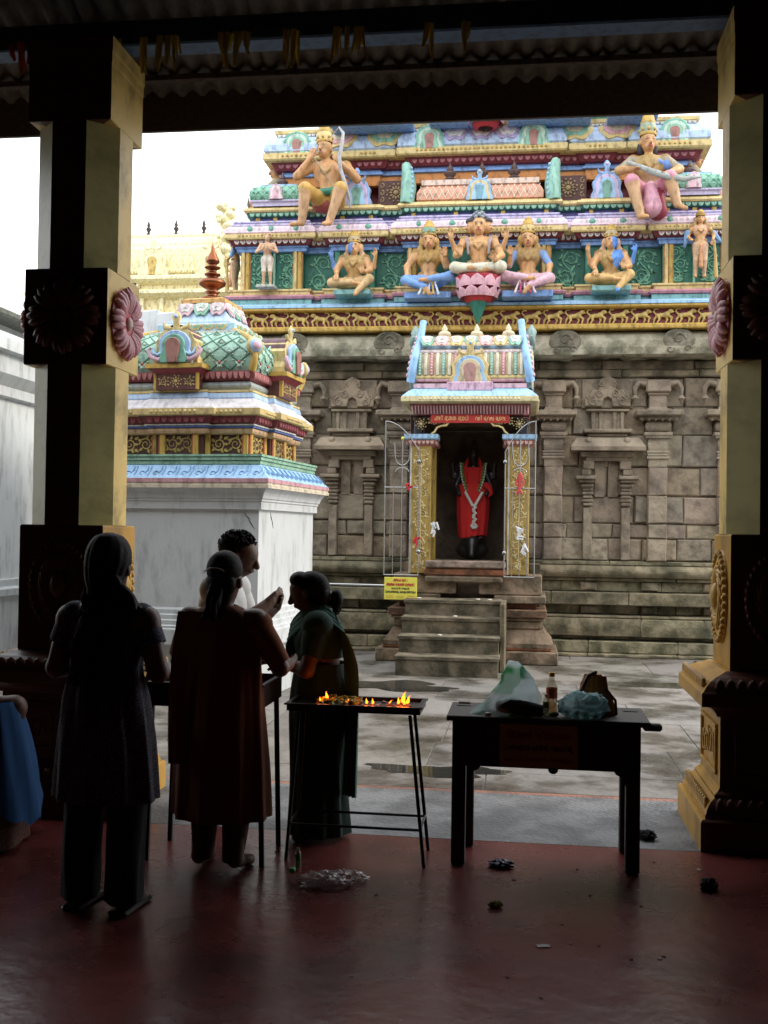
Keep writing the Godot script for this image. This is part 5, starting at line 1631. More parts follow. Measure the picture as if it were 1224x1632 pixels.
func shrine() -> void:
	var n := thing("side_shrine", "white square shrine with blue cornice and green lattice dome topped by copper finial", "shrine", V3(-3.24, 0, -10.63), deg_to_rad(-5.6))
	var Wt := Color(0.56, 0.58, 0.59)
	var q: MB
	band(n, "plinth", sq(0.9), [V2(0.0, 0), V2(0.0, 0.5), V2(-0.2, 0.505)], Wt * 0.92, "wall_white", true)
	band(n, "base_moulding", sq(0.86), [V2(0.0, 0.49), V2(0.12, 0.5), V2(0.12, 0.64), V2(0.1, 0.65), V2(0.1, 0.67), V2(0.07, 0.68), V2(0.07, 0.72), V2(0.05, 0.73), V2(0.05, 0.77), V2(0.02, 0.78), V2(0.02, 0.82), V2(0, 0.84)], Wt, "wall_white", true)
	band(n, "wall", sq(0.86), [V2(0, 0.83), V2(0, 1.785)], Wt, "wall_white", true)
	band(n, "cove", sq(0.86), [V2(0, 1.77), V2(0.035, 1.775), V2(0.035, 1.845), V2(0.045, 1.85), V2(0.045, 1.87), V2(0.055, 1.875)] + arc(0.055, 1.875, 0.11, 1.972, -0.15) + [V2(0.12, 1.975)], Wt, "wall_white", true)
	# cracks: thin dark gaps standing as grooves' dark plaster edges
	for e in [[0.72, 1.74, 0.862, 0.0], [-0.55, 1.75, 0.862, 1.0]]:
		q = MB.new(); q.col = Color(0.05, 0.045, 0.04)
		var pts := []
		for t in 7: pts.append(V3(e[0] + t * 0.018 + rng.randf_range(-0.01, 0.01), e[1] - t * 0.025, 0.861))
		q.tube(pts, [0.002, 0.004, 0.006, 0.004, 0.005, 0.003, 0.002], 4)
		part(n, "crack", q, "stone", Transform3D(Basis(Vector3.UP, e[3] * PI / 2), Vector3.ZERO))
	band(n, "cornice_cream", sq(0.86), [V2(0.05, 1.968), V2(0.135, 1.97), V2(0.135, 2.0), V2(0.128, 2.003), V2(0.128, 2.02)], Color(0.66, 0.58, 0.45), "paint", true)
	band(n, "cornice_pink", sq(0.86), [V2(0.125, 2.018), V2(0.135, 2.022), V2(0.135, 2.058), V2(0.12, 2.062)], Color(0.62, 0.34, 0.38), "paint", true)
	band(n, "cornice_blue", sq(0.86), [V2(0.13, 2.06), V2(0.1, 2.09), V2(0.04, 2.15), V2(0.01, 2.19), V2(-0.1, 2.195)], Color(0.36, 0.58, 0.84), "paint", true)
	for fc in 4:
		q = MB.new(); q.col = Color(0.18, 0.36, 0.62)
		for k in 13:
			var x := -0.86 + k * 0.143
			var m := func(u: float, f: float) -> Vector3: return V3(u, 2.075 + 0.11 * f, 0.86 + 0.118 - 0.1 * f)
			var pts := []
			for t in 9:
				var a := t * 0.62
				pts.append(m.call(x + 0.03 * cos(a) * (1 - t * 0.06), 0.3 + 0.22 * sin(a) * (1 - t * 0.06)))
			q.tube(pts, 0.004, 4)
			q.tube([m.call(x + 0.03, 0.3), m.call(x + 0.05, 0.6), m.call(x + 0.04, 0.95)], 0.004, 4)
			q.tube([m.call(x + 0.07, 0.1), m.call(x + 0.08, 0.5), m.call(x + 0.075, 0.95)], 0.004, 4)
		part(n, "cornice_scroll", q, "paint", Transform3D(Basis(Vector3.UP, fc * PI / 2), Vector3.ZERO))
	band(n, "green_slab", sq(0.86), [V2(0.0, 2.19), V2(0.01, 2.2), V2(0.01, 2.225), V2(0.0, 2.23), V2(0.02, 2.235), V2(0.02, 2.262), V2(0.005, 2.265), V2(0.03, 2.27), V2(0.03, 2.29), V2(-0.3, 2.295)], Color(0.3, 0.5, 0.36), "paint", true)
	# neck with painted scroll panels and small posts
	var N1 := sqz(0.68)
	band(n, "neck", N1, [V2(0, 2.29), V2(0, 2.5)], Color(0.09, 0.035, 0.03), "paint", true)
	for fc in 4:
		var bs := Transform3D(Basis(Vector3.UP, fc * PI / 2), Vector3.ZERO)
		for x in [-0.66, -0.27, -0.17, 0.17, 0.27, 0.66]:
			q = MB.new(); q.col = GOLD
			var z := 0.745 if absf(x) < 0.25 else 0.69
			q.box(V3(x, 2.395, z), V3(0.05, 0.21, 0.045), 0.006)
			q.col = Color(0.45, 0.12, 0.06)
			q.box(V3(x - 0.03, 2.395, z - 0.005), V3(0.02, 0.21, 0.04), 0.004)
			part(n, "neck_post", q, "paint", bs)
		for x in [-0.465, 0.465]: part(n, "scroll_panel", scroll(0.34, 0.18, Color(0.52, 0.38, 0.12), 0, 2), "paint", bs * T(x, 2.31, 0.684))
		part(n, "scroll_panel", scroll(0.3, 0.18, Color(0.36, 0.26, 0.08), 0, 2), "paint", bs * T(0, 2.31, 0.742))
	band(n, "neck_peach", N1, [V2(0, 2.49), V2(0.05, 2.5), V2(0.06, 2.52), V2(0.06, 2.545), V2(0.03, 2.55)], Color(0.62, 0.4, 0.24), "paint", true)
	band(n, "neck_blue", N1, [V2(0.03, 2.548), V2(0.075, 2.552), V2(0.075, 2.566), V2(0.05, 2.57)], Color(0.1, 0.16, 0.45), "paint", true)
	band(n, "neck_white", N1, [V2(0.05, 2.568), V2(0.085, 2.572), V2(0.085, 2.584), V2(0.05, 2.588)], WHITE, "paint", true)
	band(n, "neck_maroon", N1, [V2(0.06, 2.586), V2(0.08, 2.59), V2(0.13, 2.66), V2(0.0, 2.662)], MAROON, "paint", true)
	petal_row(n, N1, 0.11, 2.66, 0.075, 0.065, Color(0.36, 0.09, 0.11), "paint", true, -1.0)
	band(n, "cornice_gold", N1, [V2(0.05, 2.658), V2(0.16, 2.66), V2(0.17, 2.668), V2(0.17, 2.725), V2(0.155, 2.73)], Color(0.6, 0.46, 0.2), "paint", true)
	bead_row(n, N1, 0.17, 2.697, 0.045, 0.014, PALEGOLD, true)
	band(n, "kapota_white", N1, [V2(0.16, 2.728), V2(0.155, 2.74), V2(0.1, 2.79), V2(0.06, 2.83)], Color(0.74, 0.7, 0.72), "paint", true)
	band(n, "kapota_blue", N1, [V2(0.06, 2.828), V2(0.065, 2.84), V2(0.05, 2.885), V2(0.03, 2.89)], Color(0.45, 0.6, 0.82), "paint", true)
	band(n, "kapota_rim", N1, [V2(0.03, 2.888), V2(0.05, 2.892), V2(0.05, 2.912), V2(-0.2, 2.918)], PALEGOLD, "paint", true)
	# drum
	band(n, "drum_silver", sq(0.68), [V2(0, 2.91)] + arc(0.0, 2.925, 0.0, 3.0, 0.7) + [V2(-0.05, 3.005)], Color(0.4, 0.45, 0.44), "paint", true)
	band(n, "drum_maroon", sq(0.68), [V2(-0.05, 3.0), V2(0.0, 3.01), V2(0.06, 3.075), V2(0.06, 3.095), V2(0.0, 3.1)], Color(0.28, 0.06, 0.07), "paint", true)
	petal_row(n, sq(0.68), 0.05, 3.09, 0.06, 0.07, Color(0.5, 0.2, 0.2), "paint", true, -1.0)
	# bulging square dome with raised lattice
	var dp := func(f: float) -> Vector2:
		var t := lerpf(0.0, 1.0, f)
		return V2(0.68 + 0.12 * sin(t * PI * 0.62 + 0.5) - 0.34 * t * t * t - 0.02, 3.1 + 0.45 * t)
	var prof := []
	for i in 11:
		var e: Vector2 = dp.call(i / 10.0)
		prof.append(V2(e.x - 0.66, e.y))
	q = MB.new(); q.col = Color(0.36, 0.58, 0.47)
	q.sweep(sq(0.66), prof, true)
	var dome := part(n, "dome", q, "paint")
	for fc in 4:
		var bs := Transform3D(Basis(Vector3.UP, fc * PI / 2), Vector3.ZERO)
		q = MB.new(); q.col = Color(0.1, 0.24, 0.18)
		var beads := MB.new(); beads.col = Color(0.6, 0.7, 0.58)
		var dots := MB.new()
		for k in range(-6, 7):
			for dg in [-1.0, 1.0]:
				var pts := []
				for t in 9:
					var f := t / 8.0
					var e: Vector2 = dp.call(f)
					var u: float = k * 0.2 + dg * (f - 0.5) * 0.62
					if absf(u) > e.x - 0.03: continue
					pts.append(V3(u, e.y, e.x + 0.004))
					beads.ball(V3(u + dg * 0.012, e.y - 0.018, e.x + 0.006), V3(0.009, 0.009, 0.009), 5, 3)
				if pts.size() > 1: q.tube(pts, 0.008, 4)
		for r in 4:
			for k in range(-5, 6):
				var f := 0.17 + r * 0.22
				var e: Vector2 = dp.call(f)
				var u := k * 0.2 + (0.1 if r % 2 == 1 else 0.0)
				if absf(u) > e.x - 0.06: continue
				dots.col = Color(0.45, 0.66, 0.55)
				dots.box(V3(0, 0, 0), V3(0.07, 0.07, 0.012), 0.004, T(u, e.y, e.x, 0, -0.3 + f * 0.9, PI / 4))
				dots.col = Color(0.5, 0.12, 0.12) if r == 0 else Color(0.45, 0.62, 0.55)
				dots.ball(V3(u, e.y, e.x + 0.012), V3(0.017, 0.017, 0.01), 6, 4)
		part(dome, "lattice", q, "paint", bs)
		part(dome, "bead_row", beads, "paint", bs, true)
		part(dome, "lattice_boss", dots, "paint", bs, true)
		# pedestal box and horseshoe gable on each face
		q = MB.new(); q.col = Color(0.13, 0.05, 0.045)
		q.box(V3(0, 2.99, 0.74), V3(0.42, 0.16, 0.22))
		var gb := part(dome, "gable_box", q, "paint", bs)
		part(n, "flower_relief", rosette_flat(0.065, Color(0.6, 0.45, 0.18), 0, 8), "paint", bs * T(0, 2.99, 0.853))
		for s in [-1, 1]: part(n, "scroll_relief", scroll(0.13, 0.1, Color(0.55, 0.4, 0.16), 0, 1), "paint", bs * T(s * 0.13, 2.94, 0.853))
		q = MB.new(); q.col = GOLD
		for s in [-1, 1]: q.box(V3(s * 0.215, 2.99, 0.84), V3(0.025, 0.16, 0.04), 0.004)
		q.sweep([V2(-0.22, 0.65), V2(-0.22, 0.85), V2(0.22, 0.85), V2(0.22, 0.65)], [V2(0.06, 3.105), V2(0.07, 3.11), V2(0.07, 3.15), V2(-0.1, 3.16)])
		q.col = MAROON * 1.4
		q.sweep([V2(-0.22, 0.65), V2(-0.22, 0.85), V2(0.22, 0.85), V2(0.22, 0.65)], [V2(0.0, 3.06), V2(0.05, 3.105)])
		part(dome, "gable_ledge", q, "paint", bs)
		var hs := nasi(0.46, 0.5, PALEGOLD, Color(0.4, 0.56, 0.84), Color(0.2, 0.45, 0.33), Color(0.34, 0.16, 0.13), 0.3)
		for s in [-1.0, 1.0]:
			hs.col = Color(0.72, 0.46, 0.55)
			hs.tube([V3(s * 0.1, 0.06, 0.04), V3(s * 0.16, 0.03, 0.05), V3(s * 0.23, 0.06, 0.05), V3(s * 0.27, 0.13, 0.04), V3(s * 0.24, 0.15, 0.04)], [0.02, 0.026, 0.026, 0.02, 0.012], 6)
			hs.col = SKYB
			hs.tube([V3(s * 0.11, 0.1, 0.045), V3(s * 0.17, 0.075, 0.055), V3(s * 0.21, 0.1, 0.055), V3(s * 0.22, 0.15, 0.045)], [0.015, 0.018, 0.016, 0.008], 6)
		part(dome, "horseshoe_gable", hs, "paint", bs * T(0, 3.155, 0.86))
		q = MB.new(); q.col = Color(0.12, 0.05, 0.06)
		q.lathe([V2(0.2, -0.3), V2(0.2, 0.0)], 14, T(0, 3.33, 0.86, 0, PI / 2))
		part(dome, "gable_barrel", q, "paint", bs)
		# corner knobs
		var cs := Transform3D(Basis(Vector3.UP, fc * PI / 2 + PI / 4), Vector3.ZERO)
		q = MB.new(); q.col = GOLD
		var g2 := []; var rr := []
		for t in 9:
			var f := t / 8.0
			var e: Vector2 = dp.call(f)
			g2.append(V3(0, e.y, e.x * 1.414 + 0.0)); rr.append(0.036 - 0.01 * f)
		q.tube(g2, rr, 6)
		q.col = PALEGOLD
		q.ball(V3(0, 3.32, 1.07), V3(0.09, 0.09, 0.04), 12, 6)
		q.col = SKYB
		q.ball(V3(0, 3.325, 1.09), V3(0.068, 0.068, 0.035), 12, 6)
		q.col = Color(0.75, 0.48, 0.58)
		q.ball(V3(0, 3.325, 1.11), V3(0.045, 0.045, 0.03), 12, 6)
		part(dome, "corner_knob", q, "paint", cs)
	# crown above the dome
	band(n, "scallop_band", sq(0.42), [V2(0.04, 3.5), V2(0.07, 3.51), V2(0.07, 3.535), V2(0.0, 3.545)], WHITE, "paint", true)
	petal_row(n, sq(0.42), 0.06, 3.515, 0.06, 0.03, PALEGOLD, "paint", true, -1.0)
	band(n, "crown_step", sq(0.38), [V2(0.05, 3.52), V2(0.03, 3.54), V2(0.03, 3.62), V2(0.0, 3.63)], Color(0.42, 0.66, 0.82), "paint", true)
	for fc in 4:
		var bs := Transform3D(Basis(Vector3.UP, fc * PI / 2), Vector3.ZERO)
		for k in 5:
			part(n, "lobed_relief", lobes(0.12, 0.06, PALEGOLD, MINT), "paint", bs * T(-0.27 + k * 0.135, 3.615, 0.408))
		for k in 3: part(n, "lobed_relief", lobes(0.17, 0.15, Color(0.72, 0.5, 0.56) if k != 1 else MINT, WHITE), "paint", bs * T(-0.17 + k * 0.17, 3.85, 0.23, 0, -0.45))
	band(n, "crown_taper", sq(0.3), [V2(0.04, 3.625), V2(0.03, 3.66), V2(-0.04, 3.76), V2(-0.1, 3.86), V2(-0.3, 3.865)], Color(0.5, 0.66, 0.85), "paint", true)
	band(n, "crown_orange", sq(0.2), [V2(0.02, 3.86), V2(0.035, 3.87), V2(0.035, 3.91), V2(-0.02, 3.93), V2(-0.2, 3.935)], Color(0.72, 0.42, 0.15), "paint", true)
	q = MB.new(); q.col = Color(0.24, 0.09, 0.045)
	q.lathe([V2(0.131, 3.930), V2(0.139, 3.946), V2(0.131, 3.963), V2(0.082, 3.975), V2(0.057, 3.987), V2(0.057, 4.012), V2(0.082, 4.028), V2(0.049, 4.045), V2(0.082, 4.069), V2(0.135, 4.102), V2(0.139, 4.127), V2(0.123, 4.151), V2(0.066, 4.172), V2(0.049, 4.184), V2(0.082, 4.205), V2(0.082, 4.217), V2(0.041, 4.233), V2(0.041, 4.258), V2(0.082, 4.279), V2(0.082, 4.287), V2(0.037, 4.299), V2(0.041, 4.315), V2(0.070, 4.340), V2(0.066, 4.365), V2(0.025, 4.447), V2(0.000, 4.545)], 20)
	part(n, "finial", q, "brass")
	backdrop()
func backdrop() -> void:
	var q: MB
	# white building at the left, seen past the pillar
	var b := thing("white_building", "white plastered temple building with cornice beyond the praying people's pillar", "building", V3(-5.9, 0, -10.4))
	var Wt := Color(0.7, 0.73, 0.74)
	var P := [V2(-3, -1.35), V2(-3, 1.6), V2(0.42, 1.6), V2(0.42, -1.35)]
	var C := [V2(-3, -1.35), V2(-3, 1.6), V2(0.42, 1.6), V2(0.42, -1.35), V2(-3, -1.35)]
	band(b, "plinth", C, [V2(0.1, 0), V2(0.1, 0.85), V2(0.14, 0.86), V2(0.14, 0.93), V2(0.06, 0.95), V2(0.06, 1.02), V2(0.0, 1.03)], Wt * 0.8, "wall_white")
	band(b, "wall", C, [V2(0, 1.02), V2(0, 2.95)], Wt, "wall_white")
	band(b, "cornice", C, [V2(0, 2.93), V2(0.06, 2.95), V2(0.06, 3.05), V2(0.16, 3.16), V2(0.16, 3.36), V2(0.24, 3.38), V2(0.24, 3.5), V2(0.1, 3.6), V2(-0.6, 3.62)], Wt * 0.95, "wall_white")
	part(b, "roof", bx(V3(-1.3, 3.82, -0.02), V3(3.6, 0.08, 3.3), Color(0.16, 0.17, 0.14), 0.02), "sheet_roof", Transform3D(Basis(V3(1, 0, 0), 0.0), Vector3.ZERO))
	part(b, "roof_wall", bx(V3(-1.3, 3.68, -0.02), V3(3.0, 0.24, 2.8), Wt * 0.8), "wall_white")
	var cb := thing("cable_coil", "black electric cable coil hanging on the white building plinth", "cable", V3(-5.3, 1.1, -9.2))
	q = MB.new(); q.col = Color(0.02, 0.02, 0.022)
	for k in 4:
		var pts := []
		for t in 25:
			var a := TAU * t / 24
			pts.append(V3(0.02 * k, sin(a) * (0.07 + 0.012 * k), cos(a) * (0.2 + 0.02 * k)))
		q.tube(pts, 0.012, 5)
	q.tube([V3(0.03, -0.07, 0), V3(0.05, -0.4, 0.1), V3(0.06, -0.45, -0.3), V3(0.05, -0.55, -0.6)], 0.012, 5)
	part(cb, "coil", q, "plastic")
	# rear stone enclosure glimpsed between pillar and white building
	var w := thing("rear_stone_wall", "brown stone block wall glimpsed behind the white building", "wall", V3(-7.4, 0, -15.6))
	q = MB.new(); q.col = STONE * 0.85
	q.box(V3(0, 2.05, -0.3), V3(5.4, 4.1, 0.4))
	part(w, "core", q, "stone")
	var y := 0.0
	while y < 4.0:
		var h := rng.randf_range(0.32, 0.55)
		var x := -2.7
		while x < 2.7:
			var xe := minf(2.7, x + rng.randf_range(0.5, 1.0))
			q = MB.new()
			block_mesh(q, x + 0.004, xe - 0.004, y + 0.004, y + h - 0.006, rng.randf_range(-0.01, 0.01), -0.12, vary(STONE, 0.18))
			part(w, "stone_block", q, "stone")
			x = xe
		y += h
	# ruined plastered parapet before the yellow tower
	var r := thing("broken_parapet", "grey peeling parapet with broken top behind the green lattice dome", "parapet", V3(-5.95, 0, -16.5))
	q = MB.new(); q.col = Color(0.62, 0.65, 0.67)
	var pl := PackedVector2Array([V2(-1.2, 4.2), V2(-1.2, 4.86), V2(-0.9, 4.95), V2(-0.62, 4.97), V2(-0.5, 5.05), V2(-0.34, 5.0), V2(-0.3, 5.1), V2(0.0, 5.12), V2(0.02, 5.06), V2(0.3, 5.08), V2(0.6, 5.06), V2(1.2, 5.0), V2(1.2, 4.2)])
	q.prism(pl, -0.6, 0.0, Transform3D.IDENTITY, 0.02)
	part(r, "coping", q, "wall_white")
	part(r, "wall", bx(V3(0, 2.1, -0.3), V3(2.4, 4.2, 0.5), Color(0.4, 0.4, 0.38)), "wall_white")
	for k in 6:
		q = MB.new(); q.col = Color(0.06, 0.06, 0.055)
		q.ball(V3(0, 0, 0), V3(rng.randf_range(0.04, 0.09), rng.randf_range(0.04, 0.08), 0.03), 7, 5)
		part(r, "hole", q, "stone", T(rng.randf_range(-0.9, 0.1), rng.randf_range(4.6, 4.75), 0.0))
	yellow_tower()
func yellow_tower() -> void:
	var Z := -25.0
	var t := thing("yellow_tower", "pale yellow temple gateway tower with barrel roof far behind the shrine", "tower", V3(-9.45, 0.34, Z))
	var Y := Color(0.88, 0.76, 0.42)
	var Y2 := Color(0.88, 0.8, 0.5)
	var P := [V2(-2.5, -3), V2(-2.5, 0), V2(2.3, 0), V2(2.3, -3)]
	var q := MB.new(); q.col = Y
	q.box(V3(-0.1, 2.83, -1.55), V3(4.8, 6.34, 3.0))
	part(t, "body", q, "paint")
	for e in [[6.0, 0.35], [6.4, 0.3], [6.95, 0.34], [7.3, 0.3]]:
		band(t, "cornice", P, [V2(0, e[0] - 0.12), V2(e[1] * 0.6, e[0] - 0.08), V2(e[1], e[0] - 0.02), V2(e[1], e[0] + 0.05), V2(e[1] * 0.6, e[0] + 0.1), V2(0.0, e[0] + 0.14)], Y2)
	band(t, "storey_wall", P, [V2(0.04, 6.0), V2(0.04, 7.4), V2(-0.2, 7.4)], Y)
	part(t, "window", bx(V3(-0.25, 7.12, 0.12), V3(0.42, 0.22, 0.1), Color(0.06, 0.05, 0.03)), "paint")
	part(t, "window_frame", bx(V3(-0.25, 7.12, 0.1), V3(0.56, 0.34, 0.1), Y2, 0.02), "paint")
	for k in 10: part(t, "pilaster", bx(V3(-2.4 + k * 0.5, 6.7, 0.09), V3(0.1, 0.5, 0.1), Y2, 0.01), "paint")
	q = MB.new(); q.col = Y
	q.sweep([V2(-2.4, -0.2), V2(2.0, -0.2)], [V2(0.1, 7.4), V2(0.2, 7.55), V2(0.2, 7.8), V2(0.1, 8.1), V2(-0.15, 8.4), V2(-0.6, 8.62), V2(-1.3, 8.7)])
	q.quad(V3(2.0, 7.4, -0.1), V3(2.0, 7.4, -1.6), V3(2.0, 8.7, -1.5), V3(2.0, 8.4, -0.35))
	var br := part(t, "barrel_roof", q, "paint")
	q = MB.new(); q.col = Y2
	for k in range(5, 34):
		for dg in [-1.0, 1.0]:
			var x := -3.0 + k * 0.15
			q.tube([V3(x - dg * 0.2, 7.5, 0.0), V3(x, 7.9, -0.02), V3(x + dg * 0.2, 8.3, -0.25)], 0.018, 4)
	part(br, "lattice", q, "paint")
	for k in range(1, 4): part(br, "roof_gable", nasi(0.75, 0.95, Y2, Y, Y2, Color(0.6, 0.42, 0.12), 0.15), "paint", T(-2.55 + k * 1.45, 7.42, 0.1))
	q = MB.new(); q.col = Y2
	q.tube([V3(-2.4, 8.6, -0.75), V3(2.0, 8.6, -0.75)], 0.07, 6)
	part(br, "ridge", q, "paint")
	for k in 4:
		q = MB.new(); q.col = Color(0.06, 0.05, 0.045)
		q.lathe([V2(0.06, 0), V2(0.03, 0.05), V2(0.075, 0.13), V2(0.03, 0.19), V2(0.05, 0.22), V2(0.0, 0.38)], 10)
		part(br, "finial", q, "iron", T(-0.8 + k * 0.72, 8.66, -0.75))
	# ornate end gable, rising over the ridge
	q = MB.new(); q.col = Y2
	for k in 26:
		var f := k / 25.0
		var y := lerpf(6.7, 9.1, f)
		var x := 2.1 + 0.35 * (1 - f) + 0.1 * sin(k * 1.7)
		q.ball(V3(x, y, -0.15 + 0.12 * sin(k * 2.3)), V3(0.22 - 0.08 * f, 0.12, 0.2), 7, 5)
		q.ball(V3(x + 0.18 * cos(k * 1.3), y + 0.05, -0.05), V3(0.1, 0.08, 0.1), 6, 4)
	part(t, "end_gable", q, "paint")
	q = MB.new(); q.col = Y2
	for k in 12:
		var f := k / 11.0
		q.ball(V3(2.55 + 0.15 * f, lerpf(7.5, 5.6, f), 0.1), V3(0.22, 0.18, 0.2), 7, 5)
		q.ball(V3(2.7 + 0.2 * sin(k), lerpf(7.45, 5.6, f), 0.2), V3(0.1, 0.1, 0.1), 6, 4)
	part(t, "corner_figures", q, "paint")
func human(s: SDF, J: Dictionary, S: float, C: Dictionary, o := {}) -> void:
	var sk: Color = C.skin
	var top: Color = C.get("top", sk)
	var leg: Color = C.get("leg", sk)
	var shin: Color = C.get("shin", leg)
	var arm: Color = C.get("arm", sk)
	var k := 0.018 * S
	var g := func(n: String) -> Vector3: return J[n] * S
	var fat: float = o.get("fat", 1.0)
	var lm: float = o.get("limb", 1.0)
	s.ell(g.call("pel"), V3(0.09, 0.065, 0.065) * S * fat, C.get("hip", leg), k * 1.5)
	s.cap(g.call("pel") + V3(0, 0.03, 0) * S, 0.062 * S * fat, g.call("chest") - V3(0, 0.05, 0) * S, 0.062 * S * fat, C.get("belly", sk), k * 1.5)
	s.ell(g.call("chest"), V3(0.098, 0.085, 0.062) * S * fat, top, k * 1.5)
	if o.get("female", false):
		for e in [-1.0, 1.0]: s.ell(g.call("chest") + V3(e * 0.042, -0.005, 0.05) * S, V3(0.036, 0.036, 0.034) * S, top, k * 0.4)
	elif o.get("pecs", true):
		for e in [-1.0, 1.0]: s.ell(g.call("chest") + V3(e * 0.042, 0.015, 0.042) * S, V3(0.045, 0.036, 0.024) * S, top, k * 0.4)
	s.cap(g.call("neck") - V3(0, 0.02, 0) * S, 0.032 * S, g.call("head") - V3(0, 0.03, 0) * S, 0.029 * S, sk, k)
	var hd: Vector3 = g.call("head")
	var ht: Vector3 = J.get("look", Vector3.ZERO)
	var hb := Basis.from_euler(ht)
	var S0 := S
	S *= o.get("headk", 1.0)
	s.ell(hd + hb * V3(0, 0.012, -0.004) * S, V3(0.051, 0.058, 0.06) * S, sk, k * 0.5, ht)
	s.ell(hd + hb * V3(0, -0.028, 0.014) * S, V3(0.037, 0.038, 0.042) * S, sk, k * 0.7, ht)
	s.cap(hd + hb * V3(0, 0.01, 0.054) * S, 0.006 * S, hd + hb * V3(0, -0.014, 0.066) * S, 0.011 * S, sk, k * 0.3)
	s.cap(hd + hb * V3(-0.012, -0.034, 0.052) * S, 0.008 * S, hd + hb * V3(0.012, -0.034, 0.052) * S, 0.008 * S, C.get("lip", sk * 0.85), k * 0.2)
	for e in [-1.0, 1.0]:
		s.ell(hd + hb * V3(e * 0.052, -0.004, -0.004) * S, V3(0.008, 0.02, 0.013) * S, sk, k * 0.2)
		if o.get("eyes", true):
			s.dab(hd + hb * V3(e * 0.022, 0.012, 0.056) * S, V3(0.011, 0.0055, 0.014) * S, Color(0.03, 0.025, 0.02))
			s.dab(hd + hb * V3(e * 0.022, 0.024, 0.056) * S, V3(0.015, 0.003, 0.014) * S, Color(0.05, 0.03, 0.02))
	S = S0
	for e in ["L", "R"]:
		var sh: Vector3 = g.call("sh" + e)
		s.cap(g.call("neck") - V3(0, 0.025, 0) * S, 0.034 * S, sh, 0.037 * S, top, k)
		s.cap(sh, 0.036 * S * lm, g.call("el" + e), 0.027 * S * lm, C.get("sleeve", arm), k)
		s.cap(g.call("el" + e), 0.027 * S * lm, g.call("wr" + e), 0.018 * S * lm, arm, k * 0.7)
		hand(s, g.call("wr" + e), J.get("hd" + e, (J["wr" + e] - J["el" + e]).normalized()), S, sk, J.get("palm" + e, Vector3.FORWARD))
		s.cap(g.call("hip" + e), 0.062 * S * minf(fat, 1.1), g.call("kn" + e), 0.042 * S * lm, leg, k)
		s.cap(g.call("kn" + e), 0.041 * S * lm, g.call("an" + e), 0.025 * S * lm, shin, k)
		var toe: Vector3 = g.call("toe" + e)
		s.cap(g.call("an" + e) - V3(0, 0.008, 0) * S, 0.023 * S, toe, 0.018 * S, sk, k * 0.6)
# simple hand: palm and five bent fingers (thumb from the side)
func hand(s: SDF, w: Vector3, d: Vector3, S: float, col: Color, palm: Vector3, curl := 0.35) -> void:
	var f := d.normalized()
	var nrm := (palm - f * palm.dot(f))
	nrm = nrm.normalized() if nrm.length() > 0.05 else (Vector3.UP - f * f.y).normalized()
	var side := f.cross(nrm).normalized()
	var k := 0.006 * S
	s.cap(w, 0.016 * S, w + f * 0.02 * S, 0.018 * S, col, k)
	for i in 4:
		var u := (i - 1.5) * 0.0125 * S
		var L: float = [0.036, 0.044, 0.042, 0.033][i] * S
		var a := w + f * 0.045 * S + side * u
		s.cap(w + f * 0.012 * S + side * u * 0.6, 0.011 * S, a, 0.0095 * S, col, k)
		var b := a + (f + nrm * curl * 0.5).normalized() * L * 0.5
		var c := b + (f + nrm * curl * 1.6).normalized() * L * 0.5
		s.cap(a, 0.0072 * S, b, 0.0066 * S, col, k * 0.2)
		s.cap(b, 0.0066 * S, c, 0.0055 * S, col, k * 0.2)
	var t0 := w + f * 0.014 * S - side * 0.014 * S
	var t1 := t0 + (f * 0.6 - side * 0.8 + nrm * 0.4).normalized() * 0.026 * S
	var t2 := t1 + (f * 0.9 - side * 0.3 + nrm * 0.4).normalized() * 0.022 * S
	s.cap(t0, 0.011 * S, t1, 0.0085 * S, col, k)
	s.cap(t1, 0.0085 * S, t2, 0.0065 * S, col, k * 0.3)
func ring(s: SDF, c: Vector3, r: float, w: float, col: Color, tilt := Vector3.ZERO, n := 10, a0 := 0.0, a1 := TAU) -> void:
	var b := Basis.from_euler(tilt)
	var pts := []; var rad := []
	for i in n + 1:
		var a := lerpf(a0, a1, float(i) / n)
		pts.append(c + b * V3(cos(a) * r, 0, sin(a) * r)); rad.append(w)
	s.chain(pts, rad, col, w * 0.5)
func crown(h: float, r: float, a: Color, b: Color) -> MB:
	var q := MB.new(); q.col = a
	q.lathe([V2(r, 0), V2(r * 1.08, h * 0.06), V2(r * 0.98, h * 0.12)], 14)
	q.col = b
	q.lathe([V2(r * 0.98, h * 0.12), V2(r * 1.02, h * 0.3), V2(r * 0.9, h * 0.45)], 14)
	q.col = a
	q.lathe([V2(r * 0.9, h * 0.45), V2(r * 0.95, h * 0.5), V2(r * 0.8, h * 0.56), V2(r * 0.7, h * 0.72), V2(r * 0.5, h * 0.78), V2(r * 0.55, h * 0.83), V2(r * 0.35, h * 0.9), V2(0, h)], 14)
	for k in 8:
		var t := TAU * k / 8
		q.ball(V3(cos(t) * r * 1.02, h * 0.2, sin(t) * r * 1.02), V3(r * 0.18, h * 0.07, r * 0.18), 6, 4)
	return q
